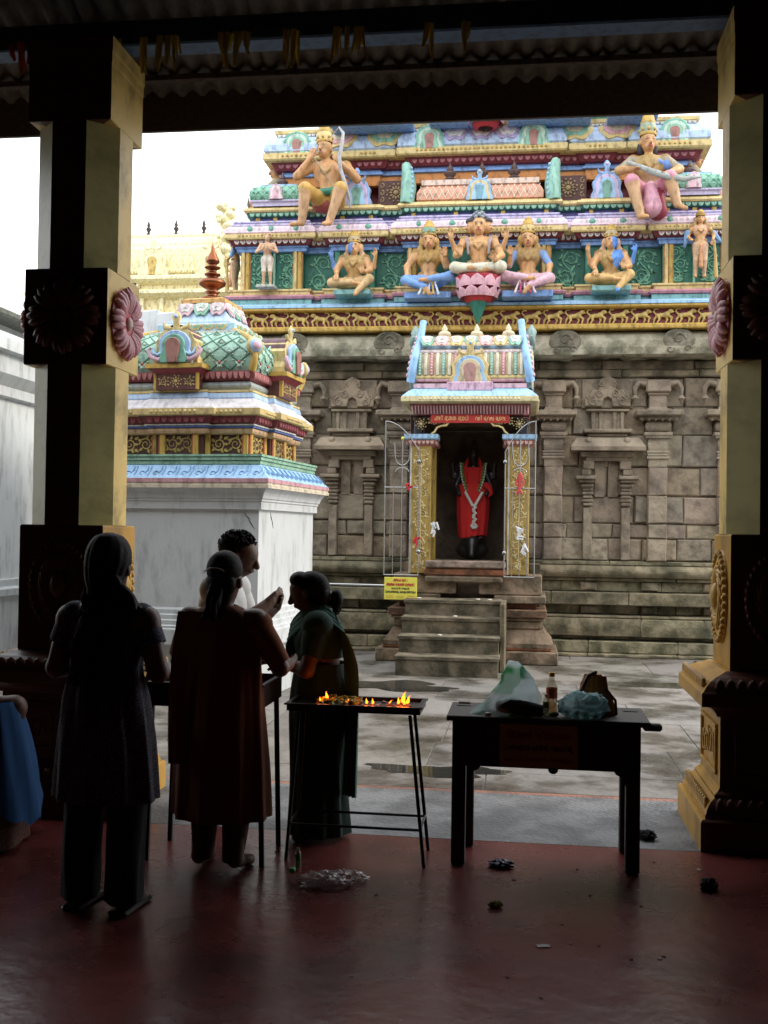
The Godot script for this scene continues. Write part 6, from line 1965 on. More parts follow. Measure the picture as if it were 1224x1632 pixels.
func jewels(s: SDF, J: Dictionary, S: float, col: Color) -> void:
	var n: Vector3 = J.neck * S
	ring(s, n + V3(0, -0.035, 0.02) * S, 0.055 * S, 0.012 * S, col, V3(0.7, 0, 0))
	s.chain([n + V3(-0.06, -0.03, 0.04) * S, n + V3(-0.035, -0.09, 0.085) * S, n + V3(0, -0.125, 0.085) * S, n + V3(0.035, -0.09, 0.085) * S, n + V3(0.06, -0.03, 0.04) * S], [0.008 * S, 0.011 * S, 0.014 * S, 0.011 * S, 0.008 * S], col, 0.004)
	for e in ["L", "R"]:
		var a: Vector3 = J["sh" + e] * S; var b: Vector3 = J["el" + e] * S
		s.cap(a.lerp(b, 0.42), 0.036 * S, a.lerp(b, 0.56), 0.035 * S, col, 0.004)
		var w: Vector3 = J["wr" + e] * S; var e2: Vector3 = J["el" + e] * S
		s.cap(e2.lerp(w, 0.85), 0.022 * S, e2.lerp(w, 0.97), 0.022 * S, col, 0.003)
		s.ell(a + V3(0, 0.02, 0) * S, V3(0.045, 0.03, 0.042) * S, col, 0.01)
	s.cap(J.pel * S + V3(-0.075, 0.045, 0.03) * S, 0.028 * S, J.pel * S + V3(0.075, 0.045, 0.03) * S, 0.028 * S, col, 0.01)
var GD := Color(0.32, 0.18, 0.05)
func halo(s: SDF, J: Dictionary, S: float, col: Color) -> void:
	var h: Vector3 = J.head * S
	for e in [-1.0, 1.0]:
		s.ell(h + V3(e * 0.068, -0.005, -0.02) * S, V3(0.03, 0.055, 0.025) * S, col, 0.01)
		s.ell(h + V3(e * 0.085, -0.08, -0.02) * S, V3(0.035, 0.045, 0.022) * S, col, 0.015)
func sit(knL: Vector3, anL: Vector3, toeL: Vector3, knR: Vector3, anR: Vector3, toeR: Vector3) -> Dictionary:
	return {"pel": V3(0, 0.08, 0), "chest": V3(0, 0.265, 0.01), "neck": V3(0, 0.36, 0.005), "head": V3(0, 0.445, 0.02), "shL": V3(-0.125, 0.325, 0), "shR": V3(0.125, 0.325, 0), "hipL": V3(-0.06, 0.06, 0.02), "hipR": V3(0.06, 0.06, 0.02), "knL": knL, "anL": anL, "toeL": toeL, "knR": knR, "anR": anR, "toeR": toeR}
func statue(called: String, label: String, at: Vector3, s: SDF, cell: float, hd: Vector3, S: float, cr: Array, turn := 0.0) -> Node3D:
	var t := thing(called, label, "statue", at, turn)
	part(t, "body", s.mesh(cell), "paint")
	if cr.size() > 0: part(t, "crown", crown(cr[0] * S * 1.1, 0.066 * S, cr[1], cr[2]), "paint", Transform3D(Basis.from_euler(cr[3] if cr.size() > 3 else Vector3.ZERO), hd * S + V3(0, 0.05, -0.004) * S))
	return t
func lotus_seat(t: Node3D) -> void:
	var q := MB.new()
	q.col = Color(0.03, 0.2, 0.15)
	q.lathe([V2(0.0, -0.62), V2(0.05, -0.5), V2(0.11, -0.36), V2(0.12, -0.3)], 14)
	part(t, "stem", q, "paint", T(0, 0, 0))
	q = MB.new(); q.col = Color(0.5, 0.03, 0.05)
	q.lathe([V2(0.1, -0.32), V2(0.17, -0.3), V2(0.2, -0.22), V2(0.2, -0.16), V2(0.26, -0.1), V2(0.3, 0.0), V2(0.26, 0.02), V2(0, 0.02)], 20)
	var b := part(t, "lotus_bowl", q, "paint")
	for rw in [[0.0, 0.29, 0.14, -0.005, 0], [0.5, 0.25, 0.12, -0.13, 1]]:
		for k in 10:
			var a: float = TAU * (k + rw[0]) / 10
			q = MB.new(); q.col = Color(0.74, 0.42, 0.5)
			var g := []
			for i in 6:
				var row := PackedVector3Array()
				var f := i / 5.0
				for j in 5:
					var u := j / 4.0 - 0.5
					var wd: float = 0.19 * pow(sin(PI * (0.3 + 0.66 * f)), 0.6)
					var r: float = rw[1] + (0.05 * f if rw[4] == 1 else 0.02 * f) - 0.12 * u * u
					row.append(V3(u * wd, rw[3] - rw[2] * (1 - f) + (0.0 if rw[4] == 0 else -0.02), r))
				g.append(row)
			q.sheet(g)
			part(b, "petal", q, "paint", Transform3D(Basis(Vector3.UP, a), Vector3.ZERO))
func statues() -> void:
	var S := 1.5
	# ---- seated consorts
	var J := sit(V3(-0.2, 0.055, 0.13), V3(-0.02, -0.02, 0.2), V3(0.03, -0.09, 0.22), V3(0.22, 0.09, 0.12), V3(0.02, 0.05, 0.2), V3(-0.06, 0.04, 0.21))
	J.merge({"elL": V3(-0.2, 0.2, 0.04), "wrL": V3(-0.19, 0.08, 0.12), "elR": V3(0.17, 0.2, 0.05), "wrR": V3(0.16, 0.28, 0.12), "hdR": V3(0, 1, 0.2), "palmR": V3(0, 0, 1), "look": V3(0.1, 0, 0.1)})
	var s := SDF.new()
	human(s, J, S * 0.95, {"skin": SKIN, "top": Color(0.42, 0.24, 0.06), "leg": Color(0.2, 0.38, 0.75), "sleeve": SKIN, "belly": SKIN, "lip": Color(0.5, 0.12, 0.1)}, {"female": true, "fat": 1.12, "limb": 1.15, "headk": 1.22})
	jewels(s, J, S * 0.95, GD); halo(s, J, S * 0.95, Color(0.44, 0.26, 0.07))
	for i in 5: s.cap(V3(-0.02 + i * 0.03, 0.05, 0.25), 0.012, V3(-0.1 + i * 0.065, -0.13, 0.3), 0.018, [Color(0.6, 0.68, 0.8), GOLD][i % 2], 0.01)
	var cr := [0.14, GOLD, Color(0.2, 0.4, 0.33)]
	var f1 := statue("goddess_statue", "seated goddess statue in blue skirt on the lower tier beside the four-faced god", V3(-1.33, 4.83, -14.13), s, 0.0135, J.head, S * 0.95, cr)
	part(f1, "pedestal", bx(V3(0, -0.11, -0.02), V3(0.62, 0.09, 0.36), BLUE, 0.01), "paint")
	s = SDF.new()
	var K := J.duplicate()
	for e in [["L", "R"], ["R", "L"]]:
		for n in ["sh", "el", "wr", "hip", "kn", "an", "toe", "hd", "palm"]:
			if J.has(n + e[0]): K[n + e[1]] = J[n + e[0]] * V3(-1, 1, 1)
	K.erase("hdR"); K.erase("palmR")
	K.look = V3(0.1, 0, 0.15)
	human(s, K, S * 0.95, {"skin": SKIN, "top": Color(0.38, 0.23, 0.08), "leg": Color(0.74, 0.46, 0.54), "sleeve": Color(0.2, 0.33, 0.6), "belly": SKIN, "lip": Color(0.5, 0.12, 0.1)}, {"female": true, "fat": 1.12, "limb": 1.15, "headk": 1.22})
	jewels(s, K, S * 0.95, GD); halo(s, K, S * 0.95, Color(0.44, 0.26, 0.07))
	for i in 5: s.cap(V3(0.02 - i * 0.03, 0.05, 0.25), 0.012, V3(0.1 - i * 0.065, -0.13, 0.3), 0.018, [Color(0.75, 0.6, 0.62), Color(0.5, 0.05, 0.12)][i % 2], 0.01)
	var f2 := statue("goddess_statue", "seated goddess statue in pink skirt on the lower tier beside the four-faced god", V3(-0.02, 4.83, -14.13), s, 0.0135, K.head, S * 0.95, [0.15, GOLD, PALEGOLD])
	part(f2, "pedestal", bx(V3(0, -0.11, -0.02), V3(0.66, 0.09, 0.36), BLUE, 0.01), "paint")
	# ---- four-faced god on the lotus
	J = sit(V3(-0.2, 0.075, 0.1), V3(0.02, 0.035, 0.19), V3(0.08, 0.035, 0.17), V3(0.2, 0.075, 0.1), V3(-0.02, 0.055, 0.2), V3(-0.08, 0.05, 0.18))
	J.merge({"elL": V3(-0.19, 0.19, 0.07), "wrL": V3(-0.15, 0.16, 0.2), "elR": V3(0.2, 0.18, 0.06), "wrR": V3(0.14, 0.11, 0.19), "hdL": V3(0, 1, 0.1), "palmL": V3(0, 0, 1), "hdR": V3(-0.1, 0.6, 0.3), "palmR": V3(0, 0, 1)})
	s = SDF.new()
	human(s, J, S, {"skin": SKIN, "leg": Color(0.7, 0.66, 0.52), "lip": Color(0.5, 0.12, 0.1)}, {"fat": 1.08, "limb": 1.12, "headk": 1.22})
	for e in [-1.0, 1.0]:
		s.cap(V3(e * 0.18, 0.47, -0.02), 0.05, V3(e * 0.3, 0.36, 0.02), 0.04, SKIN, 0.02)
		s.cap(V3(e * 0.3, 0.36, 0.02), 0.038, V3(e * 0.36, 0.5, 0.1), 0.028, SKIN, 0.012)
		hand(s, V3(e * 0.36, 0.5, 0.1), V3(0, 1, 0.1), S, SKIN, V3(-e * 0.5, 0, 0.8))
		var h := V3(e * 0.1, 0.67, -0.01)
		s.ell(h, V3(0.065, 0.085, 0.075), SKIN, 0.012)
		s.cap(h + V3(e * 0.062, 0.0, 0.03), 0.01, h + V3(e * 0.08, -0.025, 0.035), 0.016, SKIN, 0.01)
		s.dab(h + V3(e * 0.05, 0.012, 0.05), V3(0.016, 0.009, 0.02), Color(0.03, 0.025, 0.02))
		s.ell(V3(e * 0.085, 0.755, -0.015), V3(0.095, 0.05, 0.09), Color(0.05, 0.055, 0.07), 0.008)
		s.chain([V3(e * 0.16, 0.53, 0.03), V3(e * 0.14, 0.44, 0.1), V3(e * 0.13, 0.3, 0.11)], [0.022, 0.022, 0.018], Color(0.36, 0.3, 0.3), 0.005)
	jewels(s, J, S, Color(0.4, 0.24, 0.09))
	for i in 3:
		for j in 5: s.ell(V3((j - 2) * 0.042 * (1 - i * 0.2), 0.79 + i * 0.036, 0.05 + 0.02 * (2 - absf(j - 2)) - i * 0.02), V3(0.028, 0.022, 0.03), Color(0.07, 0.08, 0.1) if (i + j) % 2 == 0 else Color(0.28, 0.32, 0.38), 0.006)
	s.ell(V3(0, 0.785, -0.02), V3(0.1, 0.075, 0.095), Color(0.05, 0.055, 0.07), 0.01)
	var bz := statue("four_faced_statue", "four-faced bearded-less god seated cross-legged on a pink lotus with green stem", V3(-0.66, 4.93, -13.98), s, 0.0135, J.head, S, [])
	bz.set_meta("label", "four-faced god statue seated cross-legged on a pink lotus with green stem")
	lotus_seat(bz)
	# ---- many-armed seated gods in the side bays
	var lib := [[-2.35, "seated many-armed god with blue shaded face next to the blue-skirted goddess", Color(0.16, 0.28, 0.6), Color(0.62, 0.42, 0.2)], [1.06, "seated many-armed god with half blue body next to the pink-skirted goddess", Color(0.12, 0.3, 0.75), Color(0.66, 0.42, 0.16)]]
	for L in lib.size():
		J = sit(V3(-0.22, 0.06, 0.1), V3(0.0, 0.04, 0.19), V3(0.08, 0.03, 0.18), V3(0.18, 0.09, 0.12), V3(0.06, -0.06, 0.19), V3(0.05, -0.1, 0.24))
		J.merge({"elL": V3(-0.18, 0.2, 0.05), "wrL": V3(-0.16, 0.13, 0.15), "elR": V3(0.18, 0.19, 0.06), "wrR": V3(0.11, 0.15, 0.17), "hdL": V3(0, -0.5, 0.5), "hdR": V3(0, 1, 0.1), "palmR": V3(0, 0, 1)})
		s = SDF.new()
		var S2 := 1.28
		human(s, J, S2, {"skin": SKIN, "top": Color(0.48, 0.32, 0.12), "leg": lib[L][3], "belly": Color(0.42, 0.24, 0.08)}, {"fat": 1.12, "limb": 1.15, "headk": 1.22})
		jewels(s, J, S2, GD); halo(s, J, S2, Color(0.6, 0.36, 0.2))
		for e in [-1.0, 1.0]:
			var ac: Color = lib[L][2] if (e > 0) == (L == 1) else SKIN
			s.cap(V3(e * 0.15, 0.4, -0.02), 0.042, V3(e * 0.27, 0.3, 0.02), 0.033, ac, 0.015)
			s.cap(V3(e * 0.27, 0.3, 0.02), 0.032, V3(e * 0.3, 0.43, 0.08), 0.024, ac, 0.01)
			hand(s, V3(e * 0.3, 0.43, 0.08), V3(0, 1, 0.1), S2, ac, V3(-e * 0.5, 0, 0.8))
		var bl: Color = lib[L][2]
		var sg := 1.0 if L == 1 else -1.0
		s.dab(J.head * S2 + V3(sg * 0.05, 0, 0.06), V3(0.05, 0.1, 0.1), bl)
		if L == 1:
			s.dab(J.chest * S2 + V3(0.08, 0.02, 0.06), V3(0.075, 0.14, 0.1), bl)
			s.dab(V3(0.08, -0.13, 0.3), V3(0.06, 0.05, 0.1), bl)
		var f := statue("god_statue", lib[L][1], V3(lib[L][0], 4.85, -14.2), s, 0.0125, J.head, S2, [0.13, GOLD, Color(0.5, 0.4, 0.25)])
		part(f, "pedestal", bx(V3(0, -0.06, 0.02), V3(0.5, 0.07, 0.3), Color(0.25, 0.5, 0.5), 0.01), "paint")
	# ---- standing figures of the corner bays
	var st := {"pel": V3(0, 0.53, 0), "chest": V3(0, 0.715, 0.005), "neck": V3(0, 0.81, 0), "head": V3(0, 0.9, 0.015), "shL": V3(-0.12, 0.775, 0), "shR": V3(0.12, 0.775, 0), "hipL": V3(-0.055, 0.5, 0), "hipR": V3(0.055, 0.5, 0), "knL": V3(-0.06, 0.28, 0.015), "knR": V3(0.06, 0.28, 0.015), "anL": V3(-0.065, 0.045, -0.01), "anR": V3(0.065, 0.045, -0.01), "toeL": V3(-0.075, 0.02, 0.08), "toeR": V3(0.075, 0.02, 0.08)}
	J = st.duplicate()
	J.merge({"elL": V3(-0.2, 0.63, 0.05), "wrL": V3(-0.04, 0.68, 0.14), "elR": V3(0.2, 0.63, 0.05), "wrR": V3(0.04, 0.68, 0.14), "hdL": V3(0.25, 1, 0.1), "hdR": V3(-0.25, 1, 0.1), "palmL": V3(1, 0, 0), "palmR": V3(-1, 0, 0)})
	s = SDF.new()
	human(s, J, 0.74, {"skin": Color(0.68, 0.42, 0.26), "leg": Color(0.74, 0.62, 0.52), "shin": Color(0.68, 0.42, 0.26)}, {"fat": 1.15})
	s.ell(V3(0, 0.35, 0.0), V3(0.085, 0.07, 0.065), Color(0.74, 0.64, 0.55), 0.02)
	ring(s, V3(0, 0.72, 0), 0.034, 0.008, Color(0.6, 0.4, 0.3))
	var pg := statue("praying_statue", "standing statue in white loincloth with palms pressed together", V3(-3.57, 4.93, -14.25), s, 0.0095, J.head, 0.74, [])
	part(pg, "pedestal", bx(V3(0, -0.01, 0.0), V3(0.26, 0.035, 0.2), Color(0.5, 0.52, 0.46), 0.006), "paint")
	J = st.duplicate()
	J.merge({"elL": V3(-0.19, 0.64, 0.02), "wrL": V3(-0.15, 0.56, 0.14), "elR": V3(0.2, 0.66, 0.0), "wrR": V3(0.17, 0.55, 0.08), "hdL": V3(0, -0.3, 1), "hdR": V3(0, -1, 0.2)})
	s = SDF.new()
	human(s, J, 0.86, {"skin": SKIN, "top": Color(0.7, 0.4, 0.24), "hip": Color(0.66, 0.4, 0.2), "leg": Color(0.66, 0.42, 0.26)}, {"fat": 1.1})
	halo(s, J, 0.86, Color(0.45, 0.28, 0.12)); jewels(s, J, 0.86, GD)
	s.cap(V3(0.0, 0.42, 0.06), 0.02, V3(0.0, 0.15, 0.07), 0.03, Color(0.6, 0.3, 0.14), 0.01)
	s.cap(V3(-0.17, 0.6, 0.02), 0.035, V3(-0.2, 0.42, 0.0), 0.02, Color(0.2, 0.36, 0.6), 0.01)
	s.cap(V3(0.17, 0.6, -0.02), 0.04, V3(0.24, 0.5, 0.0), 0.025, Color(0.2, 0.36, 0.6), 0.01)
	var gd := statue("guardian_statue", "standing statue leaning on a club in the corner bay", V3(2.2, 4.93, -14.22), s, 0.0105, J.head, 0.86, [0.1, GOLD, GD])
	var q := MB.new(); q.col = Color(0.5, 0.32, 0.1)
	q.tube([V3(0.19, 0.0, 0.06), V3(0.18, 0.3, 0.07), V3(0.16, 0.48, 0.08)], [0.03, 0.018, 0.016], 8)
	part(gd, "club", q, "paint")
	copy_of(gd, V3(-4.16, 4.93, -14.75), "standing statue on the flank of the tower facing the yellow gateway", -PI / 2)
	# ---- archer and swordsman seated on the parapet
	J = sit(V3(-0.17, 0.12, 0.2), V3(-0.2, -0.14, 0.16), V3(-0.28, -0.17, 0.2), V3(0.12, 0.11, 0.21), V3(0.03, -0.15, 0.19), V3(0.0, -0.19, 0.27))
	J.chest += V3(-0.02, 0.03, 0); J.neck += V3(-0.03, 0.04, 0); J.head += V3(-0.05, 0.05, 0.01); J.shL += V3(-0.03, 0.04, 0); J.shR += V3(0.0, 0.03, 0)
	J.merge({"elL": V3(-0.27, 0.27, 0.06), "wrL": V3(-0.15, 0.42, 0.07), "hdL": V3(0.2, 1, 0), "elR": V3(0.22, 0.25, 0.0), "wrR": V3(0.1, 0.345, 0.13), "hdR": V3(-0.5, 0.6, 0.3), "look": V3(0.0, -0.3, 0.0)})
	s = SDF.new()
	S = 1.62
	human(s, J, S, {"skin": Color(0.6, 0.32, 0.14), "leg": Color(0.56, 0.33, 0.08), "shin": Color(0.66, 0.4, 0.22), "lip": Color(0.5, 0.2, 0.14)}, {"fat": 1.22, "limb": 1.25, "headk": 1.22})
	jewels(s, J, S, Color(0.4, 0.25, 0.09))
	s.chain([V3(-0.1, 0.2, 0.14), V3(0.06, 0.2, 0.17), V3(0.17, 0.22, 0.12)], [0.05, 0.055, 0.04], Color(0.04, 0.2, 0.12), 0.02)
	s.cap(V3(0.12, 0.2, 0.17), 0.03, V3(0.06, -0.12, 0.22), 0.02, Color(0.08, 0.3, 0.2), 0.01)
	s.chain([V3(0.04, 0.7, -0.03), V3(0.08, 0.66, -0.05), V3(0.1, 0.58, -0.05)], [0.06, 0.07, 0.05], Color(0.03, 0.035, 0.05), 0.02)
	s.ell(V3(-0.08, 0.05, 0.02), V3(0.16, 0.1, 0.12), Color(0.3, 0.06, 0.05), 0.02)
	var ar := statue("archer_statue", "bare-chested archer statue with tall gold crown seated drawing a bow", V3(-2.72, 5.99, -14.34), s, 0.0145, J.head, S, [0.17, GOLD, PALEGOLD, V3(0, 0, 0.05)])
	ar.scale = Vector3.ONE * 1.03
	q = MB.new(); q.col = Color(0.4, 0.4, 0.42)
	q.tube([V3(0.13, 1.05, 0.16), V3(0.2, 0.95, 0.22), V3(0.19, 0.78, 0.25), V3(0.16, 0.62, 0.26), V3(0.18, 0.45, 0.27), V3(0.25, 0.25, 0.27), V3(0.31, 0.05, 0.26), V3(0.31, -0.05, 0.25)], [0.012, 0.022, 0.026, 0.028, 0.026, 0.024, 0.018, 0.01], 7)
	part(ar, "bow", q, "paint")
	q = MB.new(); q.col = Color(0.5, 0.44, 0.36)
	q.tube([V3(0.13, 1.05, 0.16), V3(-0.2, 0.66, 0.16), V3(0.31, -0.05, 0.25)], 0.005, 4)
	part(ar, "bowstring", q, "paint")
	J = sit(V3(-0.15, 0.1, 0.2), V3(-0.08, -0.17, 0.2), V3(-0.04, -0.2, 0.27), V3(0.14, 0.12, 0.2), V3(0.2, -0.08, 0.18), V3(0.26, -0.13, 0.22))
	J.merge({"elL": V3(-0.24, 0.23, 0.06), "wrL": V3(-0.13, 0.2, 0.2), "hdL": V3(0.8, 0.0, 0.3), "palmL": V3(0, -1, 0.2), "elR": V3(0.23, 0.23, 0.06), "wrR": V3(0.11, 0.14, 0.21), "hdR": V3(-0.9, -0.1, 0.2), "palmR": V3(0, 1, 0), "look": V3(0.05, 0.2, 0)})
	J.head += V3(-0.01, 0.02, 0)
	s = SDF.new()
	human(s, J, S, {"skin": Color(0.58, 0.31, 0.13), "top": Color(0.4, 0.26, 0.09), "sleeve": Color(0.36, 0.3, 0.2), "belly": Color(0.36, 0.2, 0.1), "leg": Color(0.62, 0.26, 0.33), "shin": Color(0.66, 0.4, 0.22), "lip": Color(0.5, 0.15, 0.12)}, {"fat": 1.25, "limb": 1.3, "headk": 1.22})
	jewels(s, J, S, GD)
	s.ell(V3(0.12, 0.47, 0.08), V3(0.05, 0.05, 0.05), Color(0.12, 0.25, 0.6), 0.01)
	s.ell(V3(0.22, 0.44, 0.05), V3(0.06, 0.07, 0.06), Color(0.14, 0.26, 0.6), 0.01)
	s.ell(V3(-0.09, 0.7, -0.05), V3(0.06, 0.1, 0.05), Color(0.03, 0.03, 0.035), 0.02)
	s.ell(V3(0.06, 0.7, -0.05), V3(0.06, 0.1, 0.05), Color(0.03, 0.03, 0.035), 0.02)
	s.cap(V3(0.0, 0.12, 0.22), 0.07, V3(0.02, -0.16, 0.24), 0.12, Color(0.7, 0.36, 0.45), 0.03)
	s.cap(V3(0.06, 0.0, 0.16), 0.12, V3(0.1, -0.18, 0.16), 0.12, Color(0.3, 0.03, 0.06), 0.02)
	var sw := statue("swordsman_statue", "seated warrior statue in bronze armour laying a curved sword across his lap", V3(1.55, 6.0, -14.34), s, 0.0145, J.head, S, [0.2, GOLD, Color(0.36, 0.42, 0.3)])
	sw.scale = Vector3.ONE * 1.02
	q = MB.new(); q.col = Color(0.36, 0.38, 0.36)
	q.tube([V3(-0.3, 0.42, 0.3), V3(-0.18, 0.34, 0.38), V3(0.0, 0.25, 0.4), V3(0.2, 0.18, 0.4), V3(0.4, 0.16, 0.36), V3(0.62, 0.2, 0.3)], [0.02, 0.03, 0.045, 0.045, 0.04, 0.01], 6, 0.5, V3(0, 0, 1))
	part(sw, "sword", q, "paint")
	copy_of(sw, V3(-3.62, 6.06, -15.15), "crowned warrior statue on the tower flank facing the yellow gateway tower", -PI / 2)
	copy_of(sw, V3(2.2, 6.06, -15.15), "crowned warrior statue on the tower flank turned away from the yellow gateway tower", PI / 2)
	# ---- figures of the third storey, cut by the eaves
	var tops := [[-2.45, f1, "seated goddess statue in blue skirt above the archer statue"], [-1.95, f2, "seated goddess statue in pink skirt on the top ledge above the flower panel"], [-1.08, f1, "seated blue-skirted goddess statue next to the upper pink lotus"], [0.02, f2, "seated pink-skirted goddess statue next to the upper pink lotus"], [0.5, f1, "seated blue-skirted goddess statue near the end of the top ledge"], [1.36, f2, "seated goddess statue above the warrior with the sword"]]
	for e in tops: copy_of(e[1], V3(e[0], 7.36, -14.66), e[2])
	var b2 := copy_of(bz, V3(-0.62, 7.46, -14.6), "upper four-faced god statue on pink lotus under the eaves")
	b2.get_node("stem").free()
# lofted cloth: rings [y, cx, cz, rx, rz], fold amplitude grows downwards
func loft(rings: Array, amp: float, nf: int, col: Color, seg := 56, seed_ := 1, amp_top := 0.0) -> MB:
	var q := MB.new(); q.col = col
	var g := []
	var n := 6
	for i in rings.size() - 1:
		for t in (n if i < rings.size() - 2 else n + 1):
			var f := float(t) / n
			var p0: Array = rings[maxi(i - 1, 0)]; var p1: Array = rings[i]; var p2: Array = rings[i + 1]; var p3: Array = rings[mini(i + 2, rings.size() - 1)]
			var r := []
			for k in 5: r.append(cubic_interpolate(p1[k], p2[k], p0[k], p3[k], f))
			var gl := (i + f) / (rings.size() - 1)
			var am := lerpf(amp, amp_top, gl)
			var row := PackedVector3Array()
			for k in seg:
				var a := -TAU * k / seg
				var w := 1.0 + am * (sin(a * nf + seed_ + 1.3 * sin(gl * 5 + seed_)) * 0.6 + sin(a * (nf * 2 + 1) + gl * 4.0) * 0.25 + sin(a * 3 + gl * 9.0) * 0.3)
				row.append(V3(r[1] + cos(a) * r[3] * w, r[0], r[2] + sin(a) * r[4] * w))
			g.append(row)
	q.sheet(g, true)
	return q
func sleeve(a: Vector3, b: Vector3, r0: float, r1: float, col: Color, puff := 0.0) -> MB:
	var q := MB.new(); q.col = col
	var pts := []; var rad := []
	for i in 7:
		var f := i / 6.0
		pts.append(a.lerp(b, f)); rad.append(lerpf(r0, r1, f) + puff * sin(f * PI) + 0.003 * sin(f * 19.0))
	q.tube(pts, rad, 14)
	q.ball(a.lerp(b, 0.2), Vector3.ONE * (r0 + puff) * 1.12, 16, 10)
	return q
const BROWN := Color(0.13, 0.06, 0.038)
func stand(H: float) -> Dictionary:
	return {"pel": V3(0, 0.53, 0), "chest": V3(0, 0.715, 0.0), "neck": V3(0, 0.815, -0.005), "head": V3(0, 0.905, 0.01), "shL": V3(-0.115, 0.785, 0), "shR": V3(0.115, 0.785, 0), "hipL": V3(-0.055, 0.5, 0), "hipR": V3(0.055, 0.5, 0), "knL": V3(-0.06, 0.28, 0.012), "knR": V3(0.06, 0.28, 0.012), "anL": V3(-0.062, 0.045, -0.015), "anR": V3(0.062, 0.045, -0.015), "toeL": V3(-0.07, 0.017, 0.075), "toeR": V3(0.07, 0.017, 0.075)}
func hair_strands(q: MB, from: Vector3, to: Vector3, r0: float, r1: float, wav: float, n: int, spread: float) -> void:
	for i in n:
		var o := V3(rng.randf_range(-1, 1), rng.randf_range(-0.3, 0.3), rng.randf_range(-0.6, 0.6)) * spread
		var pts := []; var rad := []
		for t in 9:
			var f := t / 8.0
			pts.append(from.lerp(to, f) + o * lerpf(0.5, 1.0, f) + V3(sin(f * 9 + i) * wav, 0, cos(f * 7 + i * 2) * wav)); rad.append(lerpf(r0, r1, f))
		q.tube(pts, rad, 6)
func people() -> void:
	# ---- woman with long loose hair, patterned kurta
	var H := 1.56
	var p := thing("person", "woman with long dark hair in grey patterned tunic and dark trousers", "person", V3(-1.725, 0, -4.27), PI - 0.12)
	var J := stand(H)
	for e in ["shL", "shR"]: J[e] = V3(J[e].x * 0.95, 0.768, 0)
	J.merge({"elL": V3(-0.15, 0.635, 0.0), "wrL": V3(-0.07, 0.62, 0.13), "elR": V3(0.145, 0.635, -0.01), "wrR": V3(0.06, 0.63, 0.13), "hdL": V3(0.5, 0.1, 0.8), "hdR": V3(-0.5, 0.1, 0.8), "look": V3(0.22, 0, 0)})
	var s := SDF.new()
	human(s, J, H, {"skin": BROWN}, {"female": true, "eyes": true})
	part(p, "body", s.mesh(0.0095), "skin")
	var K := Color(0.2, 0.2, 0.24)
	part(p, "tunic", loft([[0.46, 0, 0, 0.225, 0.15], [0.7, 0, 0, 0.205, 0.15], [0.88, 0, 0, 0.18, 0.145], [1.0, 0, 0, 0.152, 0.115], [1.12, 0, 0, 0.165, 0.118], [1.2, 0, 0, 0.165, 0.105], [1.25, 0, -0.005, 0.125, 0.08], [1.3, 0, -0.01, 0.065, 0.06]], 0.085, 9, K, 72, 2, 0.012), "floral")
	for e in [-1.0, 1.0]:
		var sh: Vector3 = V3(e * 0.109, 0.768, 0) * H
		part(p, "puff_sleeve", sleeve(sh + V3(-e * 0.035, 0.04, 0), sh.lerp((J.elL if e < 0 else J.elR) * H, 0.5) + V3(e * 0.006, 0, 0), 0.048, 0.058, Color(0.26, 0.27, 0.34), 0.01), "floral")
		part(p, "trouser_leg", loft([[0.05, e * 0.1, -0.01, 0.075, 0.08], [0.25, e * 0.1, 0.0, 0.078, 0.085], [0.45, e * 0.098, 0.01, 0.082, 0.09], [0.75, e * 0.085, 0, 0.1, 0.11]], 0.11, 5, Color(0.02, 0.02, 0.026), 48, 3), "cloth")
		var sd := MB.new(); sd.col = Color(0.02, 0.015, 0.012)
		sd.box(V3(e * 0.105, 0.012, 0.04), V3(0.09, 0.022, 0.24), 0.01)
		part(p, "sandal", sd, "plastic")
	var q := MB.new(); q.col = Color(0.008, 0.007, 0.007)
	var hm := loft([[0.96, 0.0, -0.145, 0.05, 0.02], [1.02, 0.0, -0.14, 0.07, 0.03], [1.12, -0.01, -0.135, 0.085, 0.035], [1.24, -0.025, -0.1, 0.08, 0.045], [1.31, -0.015, -0.07, 0.064, 0.056], [1.375, 0, -0.035, 0.08, 0.085], [1.44, 0, -0.012, 0.093, 0.105], [1.5, 0, -0.004, 0.085, 0.1], [1.545, 0, -0.004, 0.055, 0.068], [1.562, 0, -0.004, 0.012, 0.015]], 0.09, 15, q.col, 72, 3, 0.0)
	q.add(hm, Transform3D.IDENTITY)
	hair_strands(q, V3(0, 1.3, -0.09), V3(0.0, 0.95, -0.15), 0.016, 0.005, 0.012, 22, 0.07)
	hair_strands(q, V3(0, 1.34, -0.06), V3(-0.02, 1.02, -0.13), 0.004, 0.002, 0.02, 26, 0.11)
	hair_strands(q, V3(-0.04, 1.37, -0.06), V3(-0.14, 1.24, -0.05), 0.03, 0.02, 0.008, 9, 0.03)
	hair_strands(q, V3(-0.11, 1.25, -0.06), V3(-0.165, 1.24, -0.02), 0.02, 0.012, 0.006, 3, 0.015)
	part(p, "hair", q, "hair")
	# ---- woman in rust tunic with tied hair
	H = 1.475
	p = thing("person", "woman with tied-back hair in rust brown tunic leaning over the lamp tray", "person", V3(-1.4, 0, -4.86), PI - 0.18)
	J = stand(H)
	J.merge({"elL": V3(-0.185, 0.64, 0.03), "wrL": V3(-0.16, 0.63, 0.15), "elR": V3(0.165, 0.65, 0.02), "wrR": V3(0.1, 0.63, 0.15), "hdL": V3(0.1, 0.1, 0.9), "hdR": V3(-0.4, 0.1, 0.8), "look": V3(0.35, 0.05, 0)})
	s = SDF.new()
	human(s, J, H, {"skin": BROWN}, {"female": true, "fat": 1.08})
	part(p, "body", s.mesh(0.0095), "skin")
	var R := Color(0.17, 0.045, 0.012)
